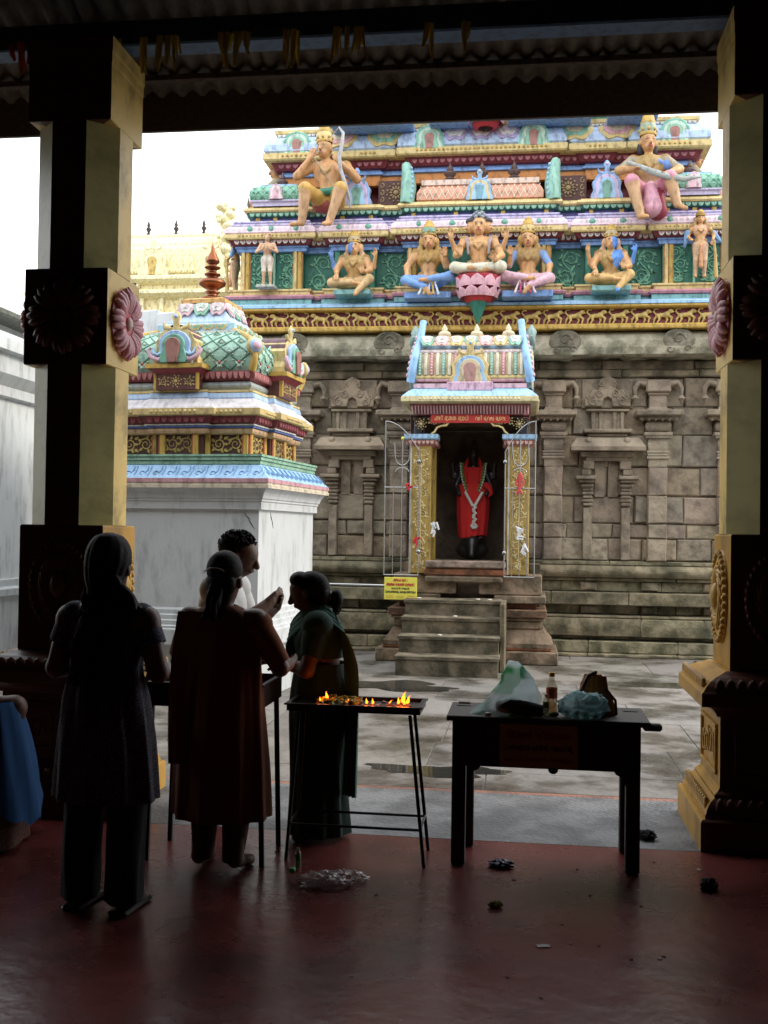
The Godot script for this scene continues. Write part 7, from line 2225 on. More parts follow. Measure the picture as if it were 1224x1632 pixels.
	part(p, "tunic", loft([[0.25, 0, 0, 0.235, 0.17], [0.5, 0, 0, 0.225, 0.165], [0.75, 0, 0, 0.205, 0.155], [0.9, 0, 0, 0.19, 0.145], [1.05, 0, 0, 0.182, 0.135], [1.14, 0, 0, 0.18, 0.115], [1.195, 0, -0.005, 0.14, 0.085], [1.23, 0, -0.01, 0.07, 0.06]], 0.09, 9, R, 72, 4, 0.014), "cloth")
	for e in [-1.0, 1.0]:
		var sh: Vector3 = V3(e * 0.118, 0.79, 0) * H
		part(p, "tunic_sleeve", sleeve(sh + V3(-e * 0.03, 0.02, 0), (J.elL if e < 0 else J.elR) * H * V3(1, 1.02, 1), 0.058, 0.05, Color(0.24, 0.07, 0.015), 0.008), "cloth")
		part(p, "trouser_leg", loft([[0.05, e * 0.075, -0.015, 0.045, 0.05], [0.2, e * 0.08, 0.0, 0.06, 0.065], [0.5, e * 0.08, 0, 0.085, 0.09]], 0.05, 5, Color(0.09, 0.03, 0.018), 40, 5), "cloth")
	# scarf down the left back
	q = MB.new(); q.col = Color(0.2, 0.05, 0.015)
	var g := []
	for i in 16:
		var f := i / 15.0
		var row := PackedVector3Array()
		for k in 9:
			var u := k / 8.0 - 0.5
			row.append(V3(0.11 + 0.05 * f - u * (0.13 - 0.03 * f), lerpf(0.5, 1.2, 1.0 - f), -0.105 - 0.05 * sin(f * 2.6) - 0.012 * sin(u * 22 + f * 3)))
		g.append(row)
	g.reverse()
	q.sheet(g)
	part(p, "scarf", q, "cloth")
	q = MB.new(); q.col = Color(0.008, 0.007, 0.007)
	q.ball(V3(0, 1.395, 0.005), V3(0.082, 0.09, 0.098), 20, 14)
	q.ball(V3(0, 1.33, -0.03), V3(0.076, 0.07, 0.06), 14, 10)
	hair_strands(q, V3(0, 1.32, -0.07), V3(0.01, 1.17, -0.12), 0.026, 0.014, 0.004, 10, 0.03)
	part(p, "hair", q, "hair")
	q = MB.new(); q.col = Color(0.6, 0.5, 0.4)
	var arcp := []
	for t in 9:
		var a := lerpf(0.25, PI - 0.5, t / 8.0)
		arcp.append(V3(cos(a) * 0.055, 1.375 + sin(a) * 0.03, -0.1))
	q.tube(arcp, 0.0028, 5)
	part(p, "hairband", q, "plastic")
	# ---- man in white shirt, raised hands
	H = 1.585
	p = thing("person", "man in white shirt with bowed head and open raised hands", "person", V3(-1.72, 0, -5.95), PI / 2 - 0.05)
	J = stand(H)
	J.head += V3(0, -0.005, 0.06); J.neck += V3(0, 0, 0.015); J.chest += V3(0, 0, 0.005)
	J.merge({"elL": V3(-0.13, 0.66, 0.09), "wrL": V3(-0.03, 0.735, 0.175), "elR": V3(0.16, 0.62, 0.06), "wrR": V3(0.06, 0.71, 0.175), "look": V3(0.35, 0.0, 0)})
	s = SDF.new()
	var Jb := J.duplicate()
	human(s, Jb, H, {"skin": BROWN}, {"pecs": false})
	part(p, "body", s.mesh(0.0075), "skin")
	part(p, "shirt", loft([[0.72, 0, 0, 0.185, 0.14], [0.9, 0, 0, 0.18, 0.135], [1.05, 0, 0, 0.185, 0.135], [1.18, 0, 0, 0.195, 0.125], [1.27, 0, 0.005, 0.15, 0.09], [1.33, 0, 0.02, 0.075, 0.07]], 0.03, 7, Color(0.72, 0.72, 0.72), 56, 6, 0.008), "cloth")
	for e in [-1.0, 1.0]:
		var sh: Vector3 = V3(e * 0.118, 0.79, 0) * H
		part(p, "shirt_sleeve", sleeve(sh + V3(-e * 0.03, 0.03, 0), sh.lerp((J.elL if e < 0 else J.elR) * H, 0.75), 0.074, 0.066, Color(0.72, 0.72, 0.72), 0.012), "cloth")
		part(p, "trouser_leg", loft([[0.03, e * 0.09, -0.01, 0.075, 0.09], [0.4, e * 0.09, 0.0, 0.085, 0.095], [0.78, e * 0.07, 0, 0.11, 0.125]], 0.05, 5, Color(0.03, 0.03, 0.04), 40, 7), "cloth")
	q = MB.new(); q.col = Color(0.008, 0.007, 0.006)
	q.ball(V3(0, 1.485, 0.075), V3(0.09, 0.085, 0.105), 20, 14)
	for k in 220:
		var a := rng.randf_range(-PI, PI)
		var el := rng.randf_range(0.1, 1.3)
		var d := V3(sin(a) * cos(el), sin(el), cos(a) * cos(el))
		q.tube([V3(0, 1.485, 0.075) + d * V3(0.08, 0.078, 0.095), V3(0, 1.485, 0.075) + d * V3(0.098, 0.1, 0.118) + V3(0, 0.004, 0.008)], [0.009, 0.004], 5)
	part(p, "hair", q, "hair")
	# ---- woman in green sari
	H = 1.4
	p = thing("person", "woman in dark green sari with hair bun standing behind the burning lamps", "person", V3(-1.05, 0, -5.47), -PI / 2 + 0.12)
	J = stand(H)
	J.head += V3(0, -0.005, 0.05); J.neck += V3(0, 0, 0.01)
	J.merge({"elL": V3(-0.15, 0.63, 0.0), "wrL": V3(-0.1, 0.645, 0.16), "elR": V3(0.15, 0.63, 0.04), "wrR": V3(0.06, 0.66, 0.17), "look": V3(0.38, 0, 0), "hdL": V3(0.1, -0.05, 1.0), "hdR": V3(0.0, 0.1, 1.0)})
	s = SDF.new()
	human(s, J, H, {"skin": BROWN}, {"female": true, "fat": 1.12})
	part(p, "body", s.mesh(0.0075), "skin")
	var G := Color(0.022, 0.065, 0.05)
	part(p, "sari_skirt", loft([[0.03, 0, 0.0, 0.17, 0.165], [0.3, 0, 0.0, 0.16, 0.15], [0.55, 0, -0.005, 0.165, 0.16], [0.72, 0, -0.01, 0.17, 0.165], [0.85, 0, 0, 0.15, 0.14], [0.9, 0, 0, 0.145, 0.13]], 0.08, 10, G * 0.7, 72, 8, 0.015), "cloth")
	part(p, "blouse", loft([[0.93, 0, 0, 0.145, 0.125], [1.02, 0, 0.008, 0.155, 0.135], [1.1, 0, 0, 0.155, 0.105], [1.14, 0, 0, 0.11, 0.075]], 0.01, 7, G, 48, 9, 0.005), "cloth")
	for e in [-1.0, 1.0]:
		var sh: Vector3 = V3(e * 0.118, 0.79, 0) * H
		part(p, "blouse_sleeve", sleeve(sh + V3(-e * 0.03, 0.03, 0), sh.lerp((J.elL if e < 0 else J.elR) * H, 0.72), 0.062, 0.052, G, 0.012), "cloth")
	# draped end: across the chest, over the near shoulder, down the back
	q = MB.new()
	g = []
	var path := [V3(-0.13, 0.86, 0.1), V3(-0.08, 0.95, 0.15), V3(-0.02, 1.04, 0.17), V3(0.04, 1.12, 0.1), V3(0.1, 1.165, 0.01), V3(0.12, 1.12, -0.09), V3(0.12, 0.95, -0.15), V3(0.13, 0.75, -0.17), V3(0.13, 0.5, -0.17), V3(0.13, 0.24, -0.165)]
	var cur := Curve3D.new()
	for i in path.size(): cur.add_point(path[i], (path[maxi(i - 1, 0)] - path[mini(i + 1, path.size() - 1)]) * 0.16, (path[mini(i + 1, path.size() - 1)] - path[maxi(i - 1, 0)]) * 0.16)
	for i in 40:
		var f := i / 39.0
		var c := cur.sample_baked(f * cur.get_baked_length(), true)
		var row := PackedVector3Array()
		var wd := 0.12 + 0.02 * sin(f * 6)
		for k in 13:
			var u := k / 12.0 - 0.5
			var across := V3(0.55, -0.75, 0.1).lerp(V3(0.75, 0.0, -0.65), clampf((f - 0.25) * 3.0, 0, 1)).normalized()
			row.append(c + across * u * wd + V3(-0.006, 0.004, 0.008 if f < 0.4 else -0.008) * sin(u * 26 + f * 4))
		g.append(row)
	q.col = Color(0.07, 0.17, 0.135)
	q.sheet(g)
	part(p, "sari_drape", q, "cloth")
	q = MB.new(); q.col = Color(0.008, 0.007, 0.006)
	q.ball(V3(0, 1.285, 0.055), V3(0.082, 0.088, 0.098), 20, 14)
	q.ball(V3(0, 1.325, 0.115), V3(0.075, 0.045, 0.055), 14, 10)
	q.ball(V3(0, 1.23, 0.0), V3(0.075, 0.085, 0.05), 14, 10)
	q.ball(V3(0, 1.225, -0.075), V3(0.045, 0.055, 0.038), 14, 10)
	hair_strands(q, V3(0, 1.2, -0.08), V3(0, 1.15, -0.075), 0.022, 0.01, 0.003, 5, 0.018)
	part(p, "hair", q, "hair")
	q = MB.new(); q.col = Color(0.4, 0.36, 0.3)
	q.lathe([V2(0.03, -0.006), V2(0.034, 0), V2(0.03, 0.006)], 14, T(0, 1.235, -0.045, 0, PI / 2 - 0.2))
	part(p, "hair_tie", q, "plastic")
	# ---- seated person with blue shawl at the foot of the pillar
	p = thing("person", "seated person in flowered dress with bright blue shawl beside the pillar", "person", V3(-2.66, 0, -4.95), PI + 0.5)
	J = {"pel": V3(0, 0.2, 0), "chest": V3(0, 0.4, 0.02), "neck": V3(0, 0.49, 0.02), "head": V3(0, 0.58, 0.04), "shL": V3(-0.115, 0.455, 0), "shR": V3(0.115, 0.455, 0), "elL": V3(-0.115, 0.3, 0.06), "wrL": V3(-0.05, 0.25, 0.17), "elR": V3(0.13, 0.3, 0.06), "wrR": V3(0.06, 0.25, 0.17), "hipL": V3(-0.06, 0.18, 0.02), "hipR": V3(0.06, 0.18, 0.02), "knL": V3(-0.1, 0.24, 0.25), "knR": V3(0.1, 0.24, 0.25), "anL": V3(-0.08, 0.045, 0.23), "anR": V3(0.08, 0.045, 0.23), "toeL": V3(-0.08, 0.018, 0.32), "toeR": V3(0.08, 0.018, 0.32), "hdL": V3(0.3, -0.3, 0.8), "hdR": V3(-0.3, -0.3, 0.8)}
	s = SDF.new()
	H = 1.5
	human(s, J, H, {"skin": BROWN}, {"female": true})
	part(p, "body", s.mesh(0.01), "skin")
	part(p, "dress", loft([[0.02, 0, 0.16, 0.26, 0.36], [0.2, 0, 0.15, 0.25, 0.33], [0.36, 0, 0.12, 0.22, 0.28], [0.42, 0, 0.03, 0.18, 0.16], [0.55, 0, 0.02, 0.165, 0.13], [0.68, 0, 0.01, 0.165, 0.115], [0.73, 0, 0.01, 0.07, 0.06]], 0.06, 9, Color(0.3, 0.12, 0.07), 64, 11, 0.01), "floral")
	q = MB.new()
	g = []
	for i in 18:
		var f := i / 17.0
		var row := PackedVector3Array()
		for k in 15:
			var u := k / 14.0
			var a := lerpf(-0.9, 1.9, u)
			var rr := lerpf(0.13, 0.27, pow(f, 0.7)) * (1.0 + 0.05 * sin(u * 25 + f * 2) + 0.03 * sin(u * 41 + f * 5))
			row.append(V3(-0.06 - cos(a) * rr * 0.95, lerpf(0.72, 0.3 - 0.16 * sin(u * 3.0) + 0.02 * sin(u * 40), f), -sin(a) * rr * 0.9 + 0.02))
		g.append(row)
	q.col = Color(0.008, 0.075, 0.22)
	q.sheet(g)
	part(p, "shawl", q, "cloth")
	q = MB.new(); q.col = Color(0.008, 0.007, 0.006)
	q.ball(V3(0, 0.9, 0.05), V3(0.085, 0.1, 0.1), 18, 12)
	q.ball(V3(0, 0.84, -0.05), V3(0.05, 0.05, 0.04), 12, 8)
	part(p, "hair", q, "hair")
	var stl := thing("low_stool", "low wooden stool under the seated person with blue shawl", "stool", V3(-2.66, 0, -4.95), 0.5)
	q = MB.new(); q.col = Color(0.1, 0.06, 0.035)
	q.box(V3(0, 0.19, 0), V3(0.3, 0.03, 0.24), 0.006)
	part(stl, "seat", q, "wood")
	for e in [[-0.12, -0.09], [0.12, -0.09], [-0.12, 0.09], [0.12, 0.09]]: part(stl, "leg", bx(V3(e[0], 0.0875, e[1]), V3(0.035, 0.175, 0.035), Color(0.1, 0.06, 0.035), 0.004), "wood")
func crumple(rx: float, ry: float, rz: float, seed_: int, amt: float, col: Color, seg := 30, rings := 18) -> MB:
	var nz := FastNoiseLite.new()
	nz.seed = seed_; nz.frequency = 2.2; nz.fractal_type = FastNoiseLite.FRACTAL_RIDGED; nz.fractal_octaves = 3
	var q := MB.new(); q.col = col
	var g := []
	for i in rings + 1:
		var a := -PI / 2 + PI * i / rings
		var row := PackedVector3Array()
		for k in seg:
			var t := -TAU * k / seg
			var d := V3(cos(t) * cos(a), sin(a), sin(t) * cos(a))
			var w := 1.0 + amt * nz.get_noise_3dv(d * 0.6)
			row.append(V3(d.x * rx * w, maxf(0.002, ry + d.y * ry * w), d.z * rz * w))
		g.append(row)
	q.sheet(g, true)
	return q
func recol(q: MB, f: Callable) -> MB:
	for i in q.v.size(): q.c[i] = f.call(q.v[i], q.c[i])
	return q
func flame(parent: Node3D, at: Vector3, h: float, lean: float) -> void:
	var q := MB.new()
	var w := h * 0.22
	var g := []
	for i in 9:
		var f := i / 8.0
		var r := w * (sin(PI * pow(f, 0.6)) * (1.0 - f * 0.55) + 0.02 * (1 - f))
		var row := PackedVector3Array()
		for k in 10:
			var a := -TAU * k / 10
			row.append(V3(cos(a) * r + lean * f * f * h + 0.08 * h * sin(f * 6) * f, f * h, sin(a) * r))
		g.append(row)
	q.sheet(g, true)
	part(parent, "flame", q, "flame", Transform3D(Basis.IDENTITY, at))
	var o := OmniLight3D.new()
	o.name = "flame_light"
	o.light_color = Color(1.0, 0.5, 0.15)
	o.light_energy = h * 0.02
	o.light_size = 0.01
	o.omni_range = 6.0
	o.omni_attenuation = 2.0
	o.shadow_enabled = true
	parent.add_child(o, true)
	o.position = at + V3(0, h * 0.55, h * 0.4)
func tray_box(q: MB, x0: float, x1: float, z0: float, z1: float, y: float, d: float) -> void:
	var t := 0.006
	q.box(V3((x0 + x1) / 2, y + t / 2, (z0 + z1) / 2), V3(x1 - x0, t, z1 - z0))
	for e in [z0, z1]: q.box(V3((x0 + x1) / 2, y + d / 2, e), V3(x1 - x0 + t, d, t), 0.001)
	for e in [x0, x1]: q.box(V3(e, y + d / 2 + 0.0005, (z0 + z1) / 2), V3(t, d, z1 - z0 - t), 0.001)
	q.box(V3((x0 + x1) / 2, y + d, z0 + 0.0), V3(x1 - x0 + 0.03, 0.008, 0.024), 0.002)
	q.box(V3((x0 + x1) / 2, y + d, z1 + 0.0), V3(x1 - x0 + 0.03, 0.008, 0.024), 0.002)
	for e in [x0, x1]: q.box(V3(e, y + d + 0.0005, (z0 + z1) / 2), V3(0.024, 0.008, z1 - z0 - 0.024), 0.002)
func objects() -> void:
	var IR := Color(0.028, 0.026, 0.026)
	# ---- lamp tray with flames
	var t := thing("lamp_tray", "long black metal lamp tray on thin splayed legs with burning flames", "tray", V3(-0.82, 0, -5.19))
	var q := MB.new(); q.col = IR
	tray_box(q, -0.31, 0.33, -0.14, 0.14, 0.715, 0.032)
	q.box(V3(0.01, 0.726, 0), V3(0.62, 0.016, 0.26))
	part(t, "tray", q, "iron")
	for e in [[-0.26, -0.1, -0.04], [-0.26, 0.1, -0.045], [0.28, -0.1, 0.075], [0.28, 0.1, 0.08]]:
		q = MB.new(); q.col = IR
		q.tube([V3(e[0], 0.705, e[1]), V3(e[0] + e[2], 0.0, e[1] * 1.4)], 0.009, 7)
		part(t, "leg", q, "iron")
	for z in [-0.128, 0.128]:
		q = MB.new(); q.col = IR
		q.tube([V3(-0.295, 0.17, z), V3(0.34, 0.17, z)], 0.007, 6)
		part(t, "crossbar", q, "iron")
	for x in [-0.295, 0.34]:
		q = MB.new(); q.col = IR
		q.tube([V3(x, 0.175, -0.128), V3(x, 0.175, 0.128)], 0.006, 6)
		part(t, "crossbar", q, "iron")
	# lamps in the tray: shallow clay or lime-cup lamps with flames
	var fl := [[-0.14, 0.02, 0.045, 0.0], [-0.165, 0.06, 0.022, 0.0], [0.07, 0.1, 0.03, 0.0], [0.1, 0.1, 0.03, 0.0], [0.175, 0.06, 0.02, 1.0], [0.235, 0.03, 0.058, 0.35], [0.262, 0.06, 0.045, 0.4], [0.22, 0.07, 0.035, 0.1], [-0.02, 0.09, 0.022, 0.0], [0.02, 0.03, 0.02, 0.0], [0.25, 0.085, 0.035, -0.1]]
	for e in fl:
		var l := thing("oil_lamp", "small clay oil lamp burning in the black lamp tray", "lamp", V3(-0.82 + e[0], 0.734, -5.19 + e[1]), 0.0, "burning oil lamps in the tray")
		q = MB.new(); q.col = Color(0.16, 0.08, 0.04)
		q.lathe([V2(0.0, 0.0), V2(0.014, 0.0), V2(0.022, 0.012), V2(0.02, 0.013), V2(0.012, 0.006), V2(0.0, 0.005)], 12)
		part(l, "cup", q, "stone")
		q = MB.new(); q.col = Color(0.03, 0.025, 0.02)
		q.tube([V3(0, 0.006, 0), V3(0.002, 0.022, 0.0)], 0.0025, 5)
		part(l, "wick", q, "cloth")
		flame(l, V3(0, 0.018, 0), e[2], e[3])
	for k in 46:
		var f := thing("lime_half", "squeezed green lime half lying in the black lamp tray", "lime", V3(-0.82 + rng.randf_range(-0.19, 0.02), 0.734 + rng.randf_range(0.0, 0.014), -5.19 + rng.randf_range(-0.05, 0.12)), rng.randf() * TAU, "lime halves in the lamp tray")
		q = MB.new(); q.col = vary(Color(0.32, 0.33, 0.08), 0.3)
		q.lathe([V2(0.0, 0.0), V2(0.016, 0.002), V2(0.022, 0.014), V2(0.018, 0.016), V2(0.01, 0.008), V2(0, 0.007)], 10, Transform3D(Basis.from_euler(V3(rng.randf_range(-0.5, 0.5), 0, rng.randf_range(-0.5, 0.5))), Vector3(0, 0.002, 0)))
		part(f, "rind", q, "plastic")
	for k in 16:
		var f := thing("ash_scrap", "pale burnt wick scrap in the black lamp tray", "scrap", V3(-0.82 + rng.randf_range(0.02, 0.31), 0.734, -5.19 + rng.randf_range(-0.1, 0.12)), rng.randf() * TAU, "burnt scraps in the lamp tray")
		q = crumple(0.014, 0.005, 0.01, k, 0.5, vary(Color(0.35, 0.32, 0.3), 0.3), 8, 6)
		part(f, "scrap", q, "cloth")
	# ---- second, deeper tray between the women and the man
	t = thing("deep_tray", "deep black metal tray on legs between the rust tunic woman and the man", "tray", V3(-1.46, 0, -5.1))
	q = MB.new(); q.col = IR
	tray_box(q, -0.32, 0.24, -0.2, 0.2, 0.74, 0.11)
	part(t, "tray", q, "iron")
	for e in [[-0.3, -0.17, -0.02], [-0.3, 0.17, -0.02], [0.22, -0.17, 0.03], [0.22, 0.17, 0.03]]:
		q = MB.new(); q.col = IR
		q.box(V3(0, 0, 0), V3(0.022, 0.76, 0.022), 0.002, Transform3D(Basis.from_euler(V3(0, 0, e[2] * 1.0)), V3(e[0] + e[2] * 0.5, 0.372, e[1])))
		part(t, "leg", q, "iron")
	q = MB.new(); q.col = Color(0.1, 0.08, 0.05)
	for k in 1: q = crumple(0.2, 0.02, 0.14, 5, 0.5, Color(0.12, 0.1, 0.05), 30, 10)
	var ol := thing("burnt_offering_heap", "low dark heap of burnt offerings in the deep tray", "offering", V3(-1.48, 0.746, -5.1))
	part(ol, "heap", q, "cloth")
	desk()
	litter()
func desk() -> void:
	var W := Color(0.03, 0.024, 0.021)
	var d := thing("wooden_desk", "dark wooden desk with side knob and yellow lettered notice in front of courtyard", "desk", V3(0.11, 0, -5.31))
	var top := [V2(-0.475, -0.19), V2(-0.475, 0.21), V2(0.475, 0.21), V2(0.475, -0.19)]
	var q := MB.new(); q.col = W * 1.3
	q.box(V3(0, 0.7, 0.01), V3(0.95, 0.025, 0.42), 0.004)
	part(d, "desktop", q, "wood")
	for e in [[0, 0.58, 0.185, 0.84, 0.215, 0.02], [0, 0.58, -0.165, 0.84, 0.215, 0.02]]:
		q = MB.new(); q.col = W
		q.box(V3(e[0], e[1], e[2]), V3(e[3], e[4], e[5]), 0.003)
		part(d, "apron_board", q, "wood")
	for s in [-1.0, 1.0]: part(d, "side_board", bx(V3(s * 0.425, 0.58, 0.01), V3(0.02, 0.215, 0.34), W, 0.003), "wood")
	for s in [[-0.415, 0.165], [0.4, 0.165], [-0.39, -0.155], [0.4, -0.155]]:
		part(d, "leg", bx(V3(s[0], 0.345, s[1]), V3(0.066, 0.685, 0.066), W * 0.9, 0.006), "wood")
	for s in [-1.0, 1.0]:
		q = MB.new(); q.col = W
		q.prism(PackedVector2Array([V2(0, 0), V2(0.06 * -s, 0), V2(0.05 * -s, -0.015), V2(0.02 * -s, -0.03), V2(0.0, -0.08)]), 0.175, 0.195, T(s * 0.37, 0.475, 0), 0.002)
		part(d, "corner_bracket", q, "wood")
	q = MB.new(); q.col = W
	q.ball(V3(0.03, 0.468, 0.185), V3(0.024, 0.02, 0.012), 10, 6)
	part(d, "apron_knob", q, "wood")
	q = MB.new(); q.col = W
	q.box(V3(0.5, 0.665, 0.06), V3(0.09, 0.035, 0.05), 0.01)
	part(d, "side_handle", q, "wood")
	for x in [-0.41, 0.41]: part(d, "inkwell_recess", bx(V3(x, 0.7138, -0.1), V3(0.07, 0.004, 0.05), Color(0.01, 0.01, 0.01)), "wood")
	var n := thing("desk_notice", "faded yellow lettered notice pasted on the front of the desk", "sign", V3(0.07, 0.58, -5.113))
	q = MB.new(); q.col = Color(0.42, 0.23, 0.03)
	q.box(V3(0, 0, 0), V3(0.365, 0.2, 0.004), 0.001)
	part(n, "board", q, "print")
	part(n, "lettering", lettering("vtdak nvtdana", 0.3, 0.032, Color(0.3, 0.03, 0.02)), "print", T(0, 0.035, 0.003))
	part(n, "lettering", lettering("pandnpakn gavd", 0.32, 0.026, Color(0.015, 0.012, 0.01)), "print", T(0, -0.022, 0.003))
	part(n, "lettering", lettering("namdp tdkap vannda", 0.32, 0.02, Color(0.26, 0.05, 0.02)), "print", T(0, -0.075, 0.003))
	# ---- things on the desk (top at 0.7125)
	var Y := 0.7126
	# green and white carrier bag, standing open to a point
	var b := thing("carrier_bag", "crumpled white carrier bag with green printed side standing on the desk", "bag", V3(-0.1, Y, -5.2), 0.0)
	var nz := FastNoiseLite.new(); nz.seed = 4; nz.frequency = 9.0; nz.fractal_octaves = 3
	q = MB.new()
	var g := []
	for i in 15:
		var f := i / 14.0
		var row := PackedVector3Array()
		for k in 36:
			var a := -TAU * k / 36
			var sx := lerpf(0.15, 0.035, pow(f, 0.75))
			var cx := lerpf(-0.02, 0.05, f) + 0.03 * sin(f * 3)
			var p := V3(cx + cos(a) * sx, f * 0.255, sin(a) * lerpf(0.085, 0.012, f))
			if cos(a) > 0.6: p.x += 0.05 * sin(f * PI) * 1.2; p.y -= 0.05 * f * (cos(a) - 0.6) * 4
			var w := nz.get_noise_3dv(p * 1.3) * 0.02
			p += V3(cos(a), 0.25 if f > 0.1 else 0.0, sin(a)) * w
			p.y = maxf(p.y, 0.001)
			row.append(p)
		g.append(row)
	q.sheet(g, true)
	recol(q, func(p: Vector3, c: Color) -> Color:
		var u := p.x - (-0.1 + p.y * 0.62)
		if p.z > -0.02 and u < 0.075 and u > -0.12 and p.y > 0.1 and p.y < 0.235: return Color(0.01, 0.3, 0.08)
		if p.x < -0.06 and p.y < 0.1: return Color(0.25, 0.42, 0.4)
		return Color(0.88, 0.9, 0.92))
	part(b, "bag", q, "thin_bag")
	# dark rolled umbrella-like cloth
	b = thing("rolled_cloth", "dark rolled cloth bundle lying in front of the carrier bag", "cloth", V3(-0.03, Y, -5.155))
	q = MB.new(); q.col = Color(0.012, 0.022, 0.024)
	q.tube([V3(-0.1, 0.04, -0.01), V3(-0.03, 0.042, 0.0), V3(0.05, 0.036, 0.02), V3(0.12, 0.03, 0.025)], [0.025, 0.04, 0.036, 0.028], 12)
	part(b, "roll", q, "cloth")
	bottle("soda_bottle", "plastic bottle of orange drink with yellow cap and red label on the desk", V3(0.132, Y, -5.21), 0.205, 0.027, Color(0.9, 0.8, 0.35), Color(0.95, 0.5, 0.03), Color(0.6, 0.12, 0.03), Color(0.7, 0.42, 0.03), 0.42)
	bottle("medicine_bottle", "small clear bottle with black cap and red label near the carrier bag", V3(0.028, Y, -5.24), 0.085, 0.017, Color(0.6, 0.58, 0.55), Color(0.5, 0.25, 0.2), Color(0.5, 0.1, 0.08), Color(0.02, 0.02, 0.02), 0.2)
	bottle("oil_bottle", "small yellow green oil bottle in front of the orange drink", V3(0.105, Y, -5.165), 0.105, 0.016, Color(0.45, 0.45, 0.1), Color(0.45, 0.42, 0.03), Color(0.4, 0.38, 0.06), Color(0.4, 0.4, 0.2), 0.5)
	# brown bag
	b = thing("leather_bag", "slouching orange brown leather handbag standing on the desk", "bag", V3(0.345, Y, -5.27), -0.15)
	nz.seed = 9
	q = MB.new(); q.col = Color(0.48, 0.2, 0.05)
	g = []
	for i in 13:
		var f := i / 12.0
		var row := PackedVector3Array()
		for k in 32:
			var a := -TAU * k / 32
			var sx := lerpf(0.098, 0.04, pow(f, 1.6))
			var p := V3(lerpf(0.0, -0.015, f) + cos(a) * sx, f * 0.195, sin(a) * lerpf(0.05, 0.018, f))
			p += V3(cos(a), 0.1, sin(a)) * nz.get_noise_3dv(p * 1.6) * 0.02
			p.y = maxf(0.001, p.y)
			row.append(p)
		g.append(row)
	q.sheet(g, true)
	var lid := PackedVector3Array()
	for k in 30: q.tri(g[12][0], g[12][k + 1], g[12][k])
	part(b, "bag", q, "skin")
	q = MB.new(); q.col = Color(0.07, 0.028, 0.012)
	q.tube([V3(-0.1, 0.03, 0.04), V3(-0.07, 0.11, 0.05), V3(-0.035, 0.19, 0.03), V3(0.0, 0.205, 0.0)], 0.009, 6)
	part(b, "strap", q, "skin")
	q = MB.new(); q.col = Color(0.07, 0.028, 0.012)
	q.tube([V3(0.1, 0.01, 0.04), V3(0.095, 0.08, 0.045), V3(0.05, 0.13, 0.05)], 0.007, 6)
	part(b, "strap", q, "skin")
	q = MB.new(); q.col = Color(0.56, 0.24, 0.06)
	g = []
	for i in 8:
		var f := i / 7.0
		var row := PackedVector3Array()
		for k in 9:
			var u := k / 8.0 - 0.5
			row.append(V3(0.02 + u * lerpf(0.11, 0.06, f), 0.06 + f * 0.13, 0.062 - 0.03 * f * f - 0.04 * u * u + 0.003 * sin(u * 20 + f * 6)))
		g.append(row)
	q.sheet(g)
	part(b, "flap", q, "skin")
	b = thing("blue_bag", "pale blue plastic bag of green leaves crumpled beside the leather bag", "bag", V3(0.28, Y, -5.16))
	q = crumple(0.095, 0.055, 0.06, 21, 0.55, Color(0.5, 0.72, 0.76), 40, 22)
	recol(q, func(p: Vector3, c: Color) -> Color: return Color(0.06, 0.13, 0.11) if p.y < 0.042 and sin(p.x * 140) > -0.3 else c)
	part(b, "bag", q, "thin_bag")
	q = MB.new(); q.col = Color(0.34, 0.55, 0.58)
	q.tube([V3(0.04, 0.09, 0), V3(0.08, 0.105, 0.01), V3(0.09, 0.07, 0.02)], [0.012, 0.014, 0.006], 6)
	part(b, "handle", q, "thin_bag")
	for e in [[0.07, -5.15, 0.0, "green lime lying by the oil bottle"], [0.14, -5.14, 0.6, "green chilli pod curled on the desk edge"]]:
		b = thing("green_fruit", e[3], "fruit", V3(e[0], Y, e[1]), e[2])
		q = MB.new(); q.col = Color(0.1, 0.16, 0.03)
		q.tube([V3(-0.028, 0.012, 0), V3(-0.01, 0.016, 0.006), V3(0.012, 0.015, 0.006), V3(0.03, 0.011, -0.004)], [0.006, 0.014, 0.013, 0.004], 8)
		part(b, "fruit", q, "plastic")
	for e in [[-0.055, -5.115, Color(0.02, 0.35, 0.08), "green bottle cap on the desk edge"], [-0.17, -5.12, Color(0.5, 0.5, 0.5), "white bottle cap on the desk edge"]]:
		b = thing("bottle_cap", e[3], "cap", V3(e[0], Y, e[1]))
		q = MB.new(); q.col = e[2]
		q.lathe([V2(0, 0), V2(0.014, 0), V2(0.014, 0.014), V2(0.012, 0.016), V2(0, 0.016)], 14)
		part(b, "cap", q, "plastic")
	b = thing("folded_paper", "small folded paper lying on the far edge of the desk", "paper", V3(-0.3, Y, -5.46))
	q = MB.new(); q.col = Color(0.3, 0.28, 0.26)
	q.box(V3(0, 0.006, 0), V3(0.06, 0.012, 0.04), 0.003)
	part(b, "paper", q, "cloth")
